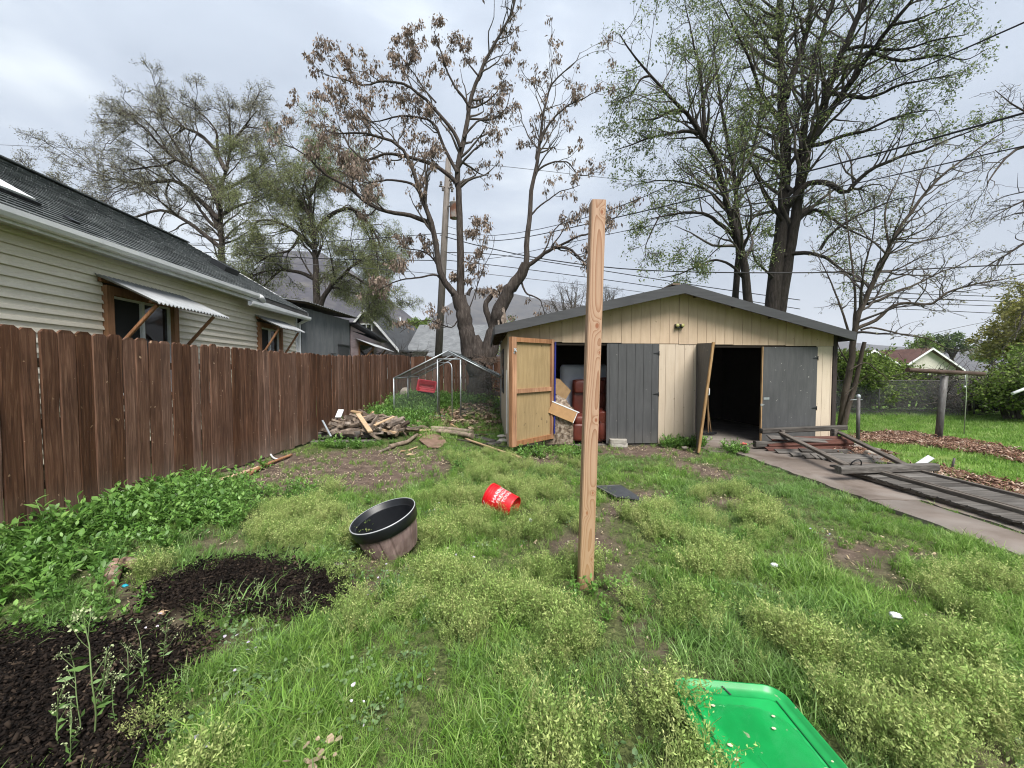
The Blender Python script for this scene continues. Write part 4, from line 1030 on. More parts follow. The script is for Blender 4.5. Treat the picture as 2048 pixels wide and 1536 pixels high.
sk = roofbox('skylight', hs_of(3.6), hs_of(5.15), 0.62, 1.22, 0.07, M['black_metal']); roofbox('glazing', hs_of(3.64), hs_of(5.11), 0.66, 1.18, 0.09, M['white_trim'], sk)

# ================================================================== TIN SHED and what stands behind it
def wallpt(x0, y0, x1, y1, t, z): return Vector((x0+(x1-x0)*t, y0+(y1-y0)*t, z))
shed = empty('tin_shed', (-6.75, 12.5, 0), 'tall shed clad in grey corrugated tin beyond the cream house', 'shed')
def corr_panel(parent, a, b, z0, z1a, z1b, mat, pitch=0.068, amp=0.009, nrm=None, name='panel'):
    a = Vector(a); b = Vector(b); L_ = (b-a).length; d = (b-a)/L_; nn = nrm or Vector((d.y, -d.x, 0)); n = int(L_/pitch*6); m = MB(); vs = []
    for k in (0, 1):
        for i in range(n+1):
            t = i/n; off = nn*(amp*math.sin(2*PI*i/6) - 0.004*k); p = a+d*(L_*t)+off
            vs += [p+Vector((0, 0, z0)), p+Vector((0, 0, z1a+(z1b-z1a)*t))]
    o2 = 2*(n+1)
    m.add(vs, [(2*i, 2*i+2, 2*i+3, 2*i+1) for i in range(n)] + [(o2+2*i, o2+2*i+1, o2+2*i+3, o2+2*i+2) for i in range(n)], True)
    return part(parent, name, m, mat)
sa, sb = Vector((-6.72, 12.35, 0)), Vector((-6.62, 15.75, 0))
for k in range(5):
    p0, p1 = sa.lerp(sb, k/5), sa.lerp(sb, (k+1)/5); z = lambda q: 3.52+0.03*q
    corr_panel(shed, p0, p1, 0.2, 3.50, 3.52, M['corr_dark'], nrm=Vector((1, 0, 0))*1.0 if k % 2 else Vector((1, 0.0, 0)))
m = MB(); m.box((-10.5, 12.35, 0.2), (-6.75, 15.75, 3.45)); part(shed, 'wall', m, M['dark_inside'])
m = MB(); m.prism([(-6.45, 12.2, 3.60), (-6.45, 12.2, 3.64), (-10.5, 12.2, 4.1), (-10.5, 12.2, 4.06)], (0.06, 3.7, 0)); part(shed, 'roof_deck', m, M['soffit'])
n = 160; m = MB(); vs = []
for k, (x, zz) in enumerate(((-6.36, 3.635), (-10.5, 4.13))):
    for i in range(n+1): vs.append((x + (0.06 if k == 0 else 0)*i/n, 12.1+3.85*i/n, zz + 0.012*math.sin(i*PI/3.2)))
m.add(vs, [(i, i+1, n+1+i+1, n+1+i) for i in range(n)], True); part(shed, 'roof', m, M['corr'])
for y, z0, z1, w in ((14.25, 1.6, 2.08, 0.03), (14.75, 1.6, 2.46, 0.5), (15.25, 1.6, 2.44, 0.42)):
    m = MB(); m.box((-6.64, y, z0), (-6.61, y+w, z1)); part(shed, 'patch_panel', m, M['fascia'])
m = MB(); m.box((-6.63, 14.1, 2.08), (-6.58, 14.45, 2.12)); m.box((-6.63, 14.7, 2.46), (-6.58, 15.75, 2.50)); part(shed, 'ledge', m, M['fascia'])
M['pink'] = surf('pinkish_boards', [(0.3, (0.40, 0.30, 0.315)), (0.7, (0.50, 0.395, 0.41))], (0.5, 1, 8), 3, 5, 0.7, 0.1)
pk = empty('pink_shed', (-6.62, 17.6, 0), 'pinkish boarded lean-to with dark sloping roof beyond the tin shed', 'shed')
yy0, yy1 = 15.85, 19.5
for k in range(9):
    z0 = 0.4 + k*0.34; z1 = min(z0+0.332, 3.5)
    def lim(y): return 3.30 - 0.115*(y-yy0)
    if z0 > lim(yy1): 
        ye = yy0 + (3.30-z0)/0.115
        if ye-yy0 < 0.3: continue
    else: ye = yy1
    m = MB(); m.prism([(-6.6, yy0, z0), (-6.6, ye, z0), (-6.6, ye, min(z1, max(z0+0.01, lim(ye)))), (-6.6, yy0, min(z1, lim(yy0)))], (-0.03, 0, 0)); part(pk, 'board', m, M['pink'], fix=True)
m = MB(); m.prism([(-6.3, yy0-0.1, 3.36), (-6.3, yy1+0.35, 2.90), (-6.3, yy1+0.35, 2.98), (-6.3, yy0-0.1, 3.44)], (-4, 0, 0)); part(pk, 'roof', m, M['black_metal'], fix=True)
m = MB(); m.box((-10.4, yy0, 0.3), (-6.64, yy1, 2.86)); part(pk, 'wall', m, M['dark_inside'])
m = MB(); m.box((-6.6, 16.6, 1.5), (-6.57, 16.72, 2.72)); m.box((-6.6, 18.2, 1.5), (-6.57, 18.32, 2.72)); m.box((-6.6, 16.72, 2.6), (-6.57, 18.2, 2.72)); pw = part(pk, 'window', m, M['cedar'], fix=True)
m = MB(); m.box((-6.598, 16.72, 1.5), (-6.585, 18.2, 2.6)); part(pk, 'pane', m, M['glass'], parent=pw)
m = MB(); m.prism([(-6.57, 16.3, 2.82), (-5.75, 16.3, 2.48), (-5.75, 16.3, 2.50), (-6.57, 16.3, 2.84)], (0, 2.5, -0.1)); aw = part(pk, 'awning', m, M['white_trim'], fix=True)
for y in (16.65, 18.25):
    m = MB(); m.bar((-6.56, y, 1.75), (-5.95, y+0.05, 2.50), 0.06, 0.06, up=(0, 1, 0)); part(pk, 'brace', m, M['cedar'], parent=aw)
# ------------------------------------------------------------------ houses farther off
M['far_roof'] = surf('far_dark_roof', [(0.3, (0.035, 0.038, 0.042)), (0.7, (0.075, 0.078, 0.083))], (1, 1, 6), 3, 5, 0.95, 0.0)
M['far_roof_pale'] = surf('far_pale_roof', [(0.3, (0.12, 0.125, 0.13)), (0.7, (0.20, 0.21, 0.22))], (1, 1, 6), 3, 5, 0.9, 0.0)
M['far_brown_roof'] = surf('far_brown_roof', [(0.3, (0.075, 0.038, 0.032)), (0.7, (0.14, 0.075, 0.06))], (1, 1, 6), 3, 5, 0.95, 0.0)
M['far_grey'] = flat('far_grey_boards', (0.16, 0.145, 0.14), 0.8)
M['far_cream'] = flat('far_cream_wall', (0.50, 0.475, 0.42), 0.8)
M['far_tan'] = flat('far_tan_wall', (0.36, 0.29, 0.235), 0.8)
def gable_house(name, label, cx, y, w, dpt, eave, peak, z0, wall, roof, oh=0.4, win=(), rz=0.0, ridge_x=False):
    o = empty(name, (cx, y, z0), label, 'house', rot=(0, 0, rz))
    def p_(nm, m, mat, parent=None): return m.build(nm, mat, parent or o, fix=True)
    e, k = eave-z0, peak-z0
    m = MB(); m.prism([(-w/2, 0, 0), (w/2, 0, 0), (w/2, 0, e), (0, 0, k), (-w/2, 0, e)], (0, dpt, 0)); p_('wall', m, wall)
    for s in (-1, 1):
        sl_ = (k-e)/(w/2)
        m = MB(); m.prism([(0, -oh, k+0.02), (s*(w/2+oh), -oh, e-oh*sl_+0.02), (s*(w/2+oh), -oh, e-oh*sl_+0.14), (0, -oh, k+0.16)], (0, dpt+2*oh, 0)); p_('roof', m, roof)
        m = MB(); m.prism([(0, -oh-0.05, k-0.06), (s*(w/2+oh), -oh-0.05, e-oh*sl_-0.08), (s*(w/2+oh), -oh-0.05, e-oh*sl_+0.15), (0, -oh-0.05, k+0.17)], (0, 0.045, 0)); p_('rake_board', m, M['white_trim'])
    for x, z, ww, hh in win:
        m = MB(); m.box((x-ww/2-0.1, -0.04, z-0.1), (x+ww/2+0.1, -0.002, z)); m.box((x-ww/2-0.1, -0.04, z+hh), (x+ww/2+0.1, -0.002, z+hh+0.1)); m.box((x-ww/2-0.1, -0.04, z), (x-ww/2, -0.002, z+hh)); m.box((x+ww/2, -0.04, z), (x+ww/2+0.1, -0.002, z+hh)); m.box((x-0.03, -0.035, z), (x+0.03, -0.002, z+hh)); f = p_('window', m, M['white_trim'])
        m = MB(); m.box((x-ww/2, -0.02, z), (x+ww/2, -0.004, z+hh)); p_('pane', m, M['glass'], f)
    return o
g1 = gable_house('gabled_house', 'grey gabled house with small attic window and black roof', -11.1, 29.5, 4.6, 11, 3.3, 5.95, 0.3, M['far_grey'], M['far_roof'], 0.35, ((0.0, 3.55, 0.75, 1.1),), R(-4))
m = MB(); m.prism([(-3.0, -0.5, 3.15), (3.9, -0.5, 1.7), (3.9, -3.8, 1.2), (-3.0, -3.8, 2.7)], (0, 0, 0.12)); m.build('porch_roof', M['far_roof'], g1, fix=True)
m = MB(); m.box((-3.2, -3.4, 0), (3.4, -0.2, 1.55)); m.build('porch_wall', M['far_grey'], g1)
for x in (0.2, 1.7, 2.7):
    m = MB(); m.box((x, -3.44, 0.5), (x+0.55, -3.41, 1.45)); m.build('window', M['white_trim'], g1)
m = MB(); m.tube([(1.9, 2, 4.6), (1.9, 2, 5.5)], 0.08, 8); m.build('roof_pipe', M['galv'], g1)
w1 = gable_house('white_house', 'white house with pale grey roof and porch behind the back fence', -2.4, 36, 8.6, 5.8, 3.2, 5.55, 0.4, M['far_cream'], M['far_roof_pale'], 0.4, (), R(90))
m = MB(); m.prism([(-4.3, 0.2, 2.75), (-4.3, 4.3, 2.75), (-5.9, 4.3, 2.05), (-5.9, 0.2, 2.05)], (0, 0, 0.12)); m.build('porch_roof', M['far_roof_pale'], w1, fix=True)
m = MB(); m.box((-4.36, 2.2, 0.9), (-4.31, 4.4, 2.0)); f = m.build('window', M['white_trim'], w1); m = MB(); m.box((-4.375, 2.35, 1.0), (-4.362, 3.2, 1.9)); m.build('pane', M['glass'], f); m = MB(); m.box((-4.375, 3.3, 1.0), (-4.362, 4.25, 1.9)); m.build('pane', M['glass'], f)
t1 = gable_house('tan_house', 'tan house with brown roof and two white edged gables behind the hedge', 43.2, 46.5, 8.2, 9, 1.55, 3.75, -0.3, M['far_tan'], M['far_brown_roof'], 0.5, ())
t2 = gable_house('pale_gabled_wing', 'pale grey gabled house with white framed window, right of the tan house', 51.2, 47.5, 7.0, 9, 1.75, 4.05, -0.3, M['far_cream'], M['far_brown_roof'], 0.55, ((-0.6, 0.75, 1.3, 0.9),))
m = MB(); m.prism([(-12, 3, 2.2), (14, 3, 2.2), (14, 8, 4.3), (-12, 8, 4.3)], (0, 0.02, 0.12)); m.build('main_roof', M['far_brown_roof'], t1, fix=True)
m = MB(); m.box((-6, 6.0, 4.25), (-2, 6.6, 4.45)); m.build('skylight', M['white_trim'], t1)
# ================================================================== TREES
def resample(P_, n):
    P_ = np.asarray(P_, float)
    if len(P_) > 2:
        Q = [P_[0]]
        for i in range(len(P_)-1):          # Catmull-Rom through the given points
            p0 = P_[max(i-1, 0)]; p1 = P_[i]; p2 = P_[i+1]; p3 = P_[min(i+2, len(P_)-1)]
            for t in (0.25, 0.5, 0.75, 1.0):
                Q.append(0.5*((2*p1)+(-p0+p2)*t+(2*p0-5*p1+4*p2-p3)*t*t+(-p0+3*p1-3*p2+p3)*t**3))
        P_ = np.array(Q)
    s = np.r_[0, np.cumsum(np.linalg.norm(np.diff(P_, axis=0), axis=1))]
    u = np.linspace(0, s[-1], n)
    return np.stack([np.interp(u, s, P_[:, k]) for k in range(3)], 1)
def nrmz(v): return v / (np.linalg.norm(v, axis=-1, keepdims=True) + 1e-9)
def tubes(P_, Rr, n):
    """(B,p,3) centre lines and (B,p) radii -> vertices, quads"""
    B, p, _ = P_.shape
    T = np.empty_like(P_); T[:, 1:-1] = P_[:, 2:]-P_[:, :-2]; T[:, 0] = P_[:, 1]-P_[:, 0]; T[:, -1] = P_[:, -1]-P_[:, -2]; T = nrmz(T)
    av = nrmz(P_[:, -1]-P_[:, 0]); ref = np.where(np.abs(av[:, 2:3]) < 0.8, np.array([[0, 0, 1.0]]), np.array([[1.0, 0.3, 0]]))[:, None, :]
    Xx = nrmz(np.cross(T, ref)); Yy = np.cross(T, Xx)
    a = np.arange(n)*2*PI/n
    V = P_[:, :, None, :] + (Xx[:, :, None, :]*np.cos(a)[None, None, :, None] + Yy[:, :, None, :]*np.sin(a)[None, None, :, None])*Rr[:, :, None, None]
    b = (np.arange(B)*p*n)[:, None, None]; j = (np.arange(p-1)*n)[None, :, None]; k = np.arange(n)[None, None, :]; k2 = (k+1) % n
    F = np.stack([b+j+k, b+j+k2, b+j+n+k2, b+j+n+k], -1).reshape(-1, 4)
    return V.reshape(-1, 3), F
def join(parts):
    Vs, Fs, o = [], [], 0
    for V, F in parts: Vs.append(V); Fs.append(F+o); o += len(V)
    return np.concatenate(Vs), np.concatenate(Fs)
def spawn(rg, P_, Rr, cnt, tlo, thi, ratio, ang, up, wig, p2, rmul, rend, lmin=0.0, lmax=9e9, flat_=1.0, taper=0.55, out=0.0, centre=None):
    B, p, _ = P_.shape
    Ls = np.linalg.norm(np.diff(P_, axis=1), axis=2).sum(1)
    c = np.broadcast_to(np.asarray(cnt, float), (B,)); c = np.floor(c + rg.random(B)).astype(int)
    par = np.repeat(np.arange(B), c); N = len(par)
    if N == 0: return np.zeros((0, p2, 3)), np.zeros((0, p2))
    t = tlo + (thi-tlo)*rg.random(N)**0.9; f = t*(p-1); i = np.minimum(f.astype(int), p-2); w = (f-i)[:, None]
    pos = P_[par, i]*(1-w) + P_[par, i+1]*w; tan = nrmz(P_[par, i+1]-P_[par, i]); r = Rr[par, i]*(1-w[:, 0]) + Rr[par, i+1]*w[:, 0]
    rnd = rg.normal(0, 1, (N, 3)); perp = nrmz(rnd - tan*(rnd*tan).sum(1, keepdims=True)); perp[:, 1] *= flat_
    a = np.radians(ang[0] + (ang[1]-ang[0])*rg.random(N))[:, None]
    d = nrmz(tan*np.cos(a) + perp*np.sin(a))
    if centre is not None: d = nrmz(d + out*nrmz(pos-centre))
    L_ = np.clip(Ls[par]*ratio*(1-taper*t)*(0.6+0.8*rg.random(N)), lmin, lmax)
    st = (L_/(p2-1))[:, None]; out_ = np.empty((N, p2, 3)); out_[:, 0] = pos; ups = np.broadcast_to(np.asarray(up, float), (p2,))
    for k in range(1, p2):
        d = nrmz(d + rg.normal(0, wig, (N, 3)) + np.array([0, 0, 1.0])*ups[k]); out_[:, k] = out_[:, k-1] + d*st
    r0 = np.minimum(r*rmul, 0.03*L_ + 0.004)
    rr = r0[:, None]*(1-np.linspace(0, 1, p2)[None, :]*0.85); rr = np.maximum(rr, rend)
    return out_, rr
def leaves(rg, pos, axis, size, width, fold=0.0, nrm=None):
    """pointed leaf: two triangles folded on the midrib, as one quad"""
    N = len(pos); axis = nrmz(axis); rn = rg.normal(0, 1, (N, 3)) if nrm is None else nrm
    side = nrmz(np.cross(axis, rn)); up = np.cross(side, axis)
    L_ = (size*(0.6+0.8*rg.random(N)))[:, None]; Wd = L_*width
    V = np.stack([pos, pos+axis*L_*0.45+side*Wd*0.5+up*L_*fold, pos+axis*L_, pos+axis*L_*0.45-side*Wd*0.5+up*L_*fold], 1).reshape(-1, 3)
    F = np.arange(4*N).reshape(N, 4); return V, F
def along(rg, P_, n, lo=0.2, hi=1.0):
    B, p, _ = P_.shape; par = np.repeat(np.arange(B), n); N = len(par); t = (lo+(hi-lo)*rg.random(N))*(p-1); i = np.minimum(t.astype(int), p-2); w = (t-i)[:, None]
    return P_[par, i]*(1-w)+P_[par, i+1]*w, nrmz(P_[par, i+1]-P_[par, i])
def setrv(me, rg):
    a = me.attributes.new('rv', 'FLOAT', 'FACE'); a.data.foreach_set('value', rg.random(len(me.polygons)).astype(np.float32))
def limb(pts, Y, r0, r1, dy=0.0, n=20, seed=0, pw=1.0):
    """polyline seen at (px, py), standing at depth Y and running dy metres further or nearer to its end"""
    k = len(pts)-1
    P_ = [D(p[0], p[1], Y + dy*(i/k)**1.3) for i, p in enumerate(pts)]
    P_ = resample(P_, n); t = np.linspace(0, 1, n)
    rg = np.random.default_rng(seed+int(pts[0][0])); P_ += rg.normal(0, r0*0.10, P_.shape)*np.sin(PI*t)[:, None]
    return P_, r0 + (r1-r0)*t**pw
def tree_obj(name, at, label, group=None): return empty(name, at, label, 'tree', group)
def addp(root, name, V, F, mat, smooth=True, rv=None, label=None, kind=None):
    if name in ('twigs', 'branches'): kind = 'stuff'
    me = fast(name, V - np.array(root.location), F, mat, smooth)
    if rv is not None: setrv(me, rv)
    return props(link(name, me, root), label, None, None, kind)
M['leaf_green'] = leafmat('spring_leaf', [(0.0, (0.075, 0.112, 0.040)), (0.5, (0.135, 0.185, 0.062)), (0.85, (0.21, 0.255, 0.09)), (1.0, (0.31, 0.34, 0.15))], 0.5)
M['leaf_small'] = leafmat('olive_leaf', [(0.0, (0.17, 0.165, 0.105)), (0.5, (0.25, 0.245, 0.16)), (1.0, (0.34, 0.33, 0.23))], 0.6)
M['leaf_willow'] = leafmat('willow_leaf', [(0.0, (0.16, 0.185, 0.08)), (0.5, (0.245, 0.275, 0.125)), (1.0, (0.34, 0.37, 0.18))], 0.6)
M['seed'] = leafmat('dry_seed_cluster', [(0.0, (0.115, 0.082, 0.062)), (0.5, (0.215, 0.160, 0.125)), (1.0, (0.35, 0.275, 0.22))], 0.25)
M['leaf_bright'] = leafmat('bright_spring_leaf', [(0.0, (0.075, 0.125, 0.022)), (0.5, (0.135, 0.205, 0.038)), (1.0, (0.22, 0.29, 0.07))], 0.35)
M['leaf_gold'] = leafmat('yellow_green_leaf', [(0.0, (0.14, 0.14, 0.035)), (0.5, (0.23, 0.22, 0.06)), (1.0, (0.33, 0.30, 0.10))], 0.35)
M['leaf_dark'] = leafmat('hedge_leaf', [(0.0, (0.030, 0.052, 0.015)), (0.5, (0.060, 0.098, 0.026)), (1.0, (0.13, 0.19, 0.05))], 0.3)

# ---- tree with brown seed clusters, in front of the back fence
rg = np.random.default_rng(21); Y0 = 13.6
root = tree_obj('seed_tree', (-1.1, Y0, 0.45), 'bare multi-stemmed tree hung with brown seed clusters behind the wire coop')
tr = [limb([(962,803),(961,790),(960,770),(957,735),(953,700),(946,672)], Y0, 0.50, 0.22, 0, 16),
      limb([(940,715),(936,680),(930,650),(924,622),(918,592)], Y0, 0.30, 0.25, 0, 14),
      limb([(968,725),(982,690),(992,650),(1000,622),(1012,592),(1026,572),(1042,550),(1052,528)], Y0, 0.33, 0.17, -0.3, 22)]
lm = [limb([(922,600),(912,590),(892,568),(880,542),(873,500),(868,468),(860,437),(850,410),(839,387),(832,362),(826,337),(812,308),(795,290),(780,280),(764,275),(740,268),(714,265),(680,268),(651,262)], Y0, 0.155, 0.022, -1.2),
      limb([(864,448),(845,440),(820,431),(795,427),(770,422),(748,414),(729,403),(714,390),(698,375),(678,364),(657,353),(638,338),(620,319),(596,300),(570,290)], Y0, 0.105, 0.02, -2.0),
      limb([(841,390),(830,372),(820,366),(800,362),(776,360),(752,364),(729,365),(700,352),(676,340)], Y0, 0.06, 0.014, 0.8),
      limb([(920,600),(922,560),(921,500),(918,430),(916,380),(915,344),(918,318),(924,294),(930,262),(937,232),(939,212),(948,178),(957,150),(968,126),(980,103),(994,80),(1004,62),(1016,40),(1026,19),(1034,-20),(1040,-70)], Y0, 0.18, 0.02, 0.5, 30),
      limb([(915,368),(901,353),(886,342),(870,331),(840,320),(807,312),(784,308),(761,309),(739,320),(724,318),(711,306),(698,294),(689,272),(676,258),(640,250)], Y0, 0.095, 0.018, 1.2),
      limb([(921,296),(916,282),(911,269),(890,242),(870,219),(858,204),(845,194),(826,180),(807,169),(784,164),(761,162),(738,170),(714,169),(695,160),(675,156),(651,150)], Y0, 0.085, 0.016, -1.0),
      limb([(915,346),(902,322),(889,297),(880,272),(870,250),(851,237),(830,234),(807,231),(780,236),(750,244),(722,236)], Y0, 0.08, 0.016, 0.8),
      limb([(939,214),(932,203),(926,194),(912,176),(901,156),(894,142),(889,131),(884,110),(876,88),(868,62)], Y0, 0.06, 0.014, -0.6),
      limb([(927,275),(939,259),(948,250),(957,241),(974,240),(989,237),(1003,226),(1014,212),(1018,195),(1022,175)], Y0, 0.048, 0.012, 0.5),
      limb([(957,152),(944,136),(932,119),(926,100),(920,80)], Y0, 0.04, 0.012, 0.4), limb([(968,128),(985,118),(1000,112),(1018,108)], Y0, 0.03, 0.010, 0.3),
      limb([(872,205),(850,180),(830,150),(800,110),(790,80)], Y0, 0.035, 0.010, 0.3), limb([(826,180),(815,150),(820,120),(830,70)], Y0, 0.03, 0.010, -0.3),
      limb([(1052,530),(1054,510),(1053,489),(1057,460),(1060,431),(1062,405),(1064,375),(1068,355),(1073,337),(1077,308),(1080,281),(1084,250),(1089,219),(1095,195),(1101,172),(1110,160),(1120,150),(1136,138),(1151,125),(1160,105)], Y0-0.3, 0.125, 0.014, 0.5, 26),
      limb([(1081,283),(1090,262),(1101,244),(1114,230),(1126,219),(1138,210),(1151,203),(1168,197),(1184,187),(1200,182)], Y0-0.2, 0.055, 0.011, -0.6),
      limb([(1072,345),(1086,333),(1104,325),(1120,323),(1136,325),(1147,338),(1157,350),(1175,350),(1195,342)], Y0-0.2, 0.045, 0.011, 0.6),
      limb([(1061,432),(1076,415),(1090,404),(1101,397),(1116,385),(1126,381),(1145,376),(1160,370)], Y0-0.2, 0.042, 0.010, -0.5),
      limb([(1047,536),(1061,528),(1075,518),(1088,508),(1099,500),(1110,495),(1124,495),(1137,498),(1147,503),(1154,511),(1166,522),(1180,540),(1196,560)], Y0-0.2, 0.10, 0.014, -0.9),
      limb([(1110,496),(1126,488),(1140,481),(1148,476),(1164,470),(1178,467),(1200,452),(1230,436),(1250,415)], Y0-0.4, 0.055, 0.011, -0.6),
      limb([(1082,512),(1095,490),(1102,470),(1118,450),(1140,438),(1165,430)], Y0-0.2, 0.04, 0.010, 0.4),
      limb([(892,572),(880,556),(868,549),(842,555),(820,557),(801,560),(780,568),(758,580),(735,590)], Y0, 0.05, 0.012, -0.8),
      limb([(896,570),(880,540),(868,520),(856,508),(836,500),(815,498),(796,492)], Y0, 0.055, 0.012, 0.8),
      limb([(1040,556),(1052,586),(1066,592),(1080,600),(1086,615),(1092,640)], Y0-0.2, 0.05, 0.012, 0.3),
      limb([(930,640),(945,600),(955,570),(970,530),(985,500),(990,470)], Y0, 0.03, 0.008, -0.4), limb([(950,600),(956,560),(958,520),(960,480),(958,455)], Y0, 0.02, 0.007, 0.3),
      limb([(985,660),(978,632),(970,610),(982,592),(990,580)], Y0, 0.16, 0.09, 0.2, 10), limb([(936,590),(940,580),(945,575)], Y0, 0.09, 0.05, 0.0, 6), limb([(905,592),(902,580),(898,566)], Y0, 0.07, 0.03, 0.2, 6),
      limb([(930,630),(916,640),(904,655),(880,648),(850,640),(820,652),(800,665)], Y0, 0.035, 0.009, -0.5), limb([(975,690),(1000,670),(1015,655),(1030,650)], Y0, 0.03, 0.008, -0.2)]
lm = [(P_, r_*0.80) for P_, r_ in lm]
pk_ = [tubes(P_[None], r_[None], 12) for P_, r_ in tr] + [tubes(P_[None], r_[None], 9) for P_, r_ in lm]
V, F = join(pk_); addp(root, 'trunk', V, F, M['bark'])
Lp = np.stack([resample(P_, 20) for P_, r_ in lm]); Lr = np.stack([np.interp(np.linspace(0, 1, 20), np.linspace(0, 1, len(r_)), r_) for P_, r_ in lm])
LL = np.linalg.norm(np.diff(Lp, axis=1), axis=2).sum(1)
P1, R1 = spawn(rg, Lp, Lr, LL*2.8, 0.30, 1.0, 0.34, (25, 70), 0.10, 0.20, 9, 0.55, 0.007, 0.35, 1.7)
P2, R2 = spawn(rg, P1, R1, 2.6, 0.25, 1.0, 0.55, (20, 60), 0.10, 0.26, 7, 0.7, 0.005, 0.25, 0.8)
V, F = join([tubes(P1, R1, 5), tubes(P2, R2, 4)]); addp(root, 'twigs', V, F, M['twig'])
# hanging clusters at the twig tips; fewer low down and to the right
tip = np.concatenate([P2[:, -1], P2[:, -2], P1[:, -1]]); 
pxx = 1024 + FPX*tip[:, 0]/tip[:, 1]; keep = rg.random(len(tip)) < np.where(pxx < 900, 0.95, np.where(pxx < 1010, 0.75, 0.5)) * np.where(tip[:, 2] < 4.2, 0.45, 1.0)
tip = tip[keep]; n = 15; pos = np.repeat(tip, n, 0) + rg.normal(0, 1, (len(tip)*n, 3))*np.array([0.065, 0.065, 0.06]); ax = rg.normal(0, 0.45, (len(pos), 3)); ax[:, 2] -= 1.0
V, F = leaves(rg, pos, ax, 0.120, 0.40, 0.12); addp(root, 'seed_clusters', V, F, M['seed'], False, rg, kind='stuff')
# torn heartwood on the broken right stem
m = MB()
for k in range(9):
    a = D(1000+k*1.5+rg.uniform(-3, 3), 652-k*1.0, Y0-0.33); b = D(990+k*1.9+rg.uniform(-4, 4), 600-k*1.4+rg.uniform(-8, 8), Y0-0.28); m.bar(a, b.lerp(a, 0.45), 0.04, 0.03)
part(root, 'broken_heartwood', m, M['split_wood'], kind='stuff')

# ---- big tree behind the garage
rg = np.random.default_rng(5); Y0 = 16.5
root = tree_obj('tall_tree', (11.1, Y0, 0), 'tall dark-trunked tree in young leaf rising behind the garage')
tr = [limb([(1536,720),(1546,600),(1554,530),(1562,458),(1567,395),(1571,333),(1571,290),(1567,250),(1565,190),(1562,125),(1560,60),(1558,0),(1555,-120),(1552,-260)], Y0, 0.34, 0.06, 1.5, 34, pw=0.75),
      limb([(1556,640),(1574,530),(1587,458),(1594,415),(1600,375),(1608,330),(1617,292),(1630,265),(1642,242),(1650,210),(1658,179),(1672,140),(1687,104),(1708,52),(1729,0),(1760,-90),(1790,-200)], Y0+0.1, 0.25, 0.045, -2.0, 30),
      limb([(1571,195),(1582,158),(1596,125),(1608,82),(1617,42),(1622,-20),(1630,-120)], Y0+0.6, 0.16, 0.04, 1.0),
      limb([(1598,385),(1606,280),(1617,187),(1625,142),(1633,104),(1646,60),(1658,25),(1675,-30),(1690,-140)], Y0, 0.15, 0.04, 1.6),
      limb([(1624,275),(1650,236),(1676,200),(1700,167),(1722,134),(1742,104),(1762,76),(1783,50),(1825,0),(1880,-70)], Y0-0.6, 0.15, 0.03, -2.5)]
tl = [limb([(1500,700),(1496,600),(1490,545),(1483,500),(1471,460),(1458,425),(1450,388),(1442,354),(1430,322),(1417,292),(1402,268),(1387,246),(1367,221),(1336,190),(1304,154),(1280,126),(1262,104),(1240,70)], Y0-0.8, 0.19, 0.02, -1.5, 30),
      limb([(1475,700),(1471,600),(1474,548),(1477,500),(1474,440),(1471,375),(1465,332),(1458,292),(1452,262),(1446,233),(1440,190),(1430,120),(1425,40)], Y0-0.4, 0.15, 0.02, 0.8, 26)]
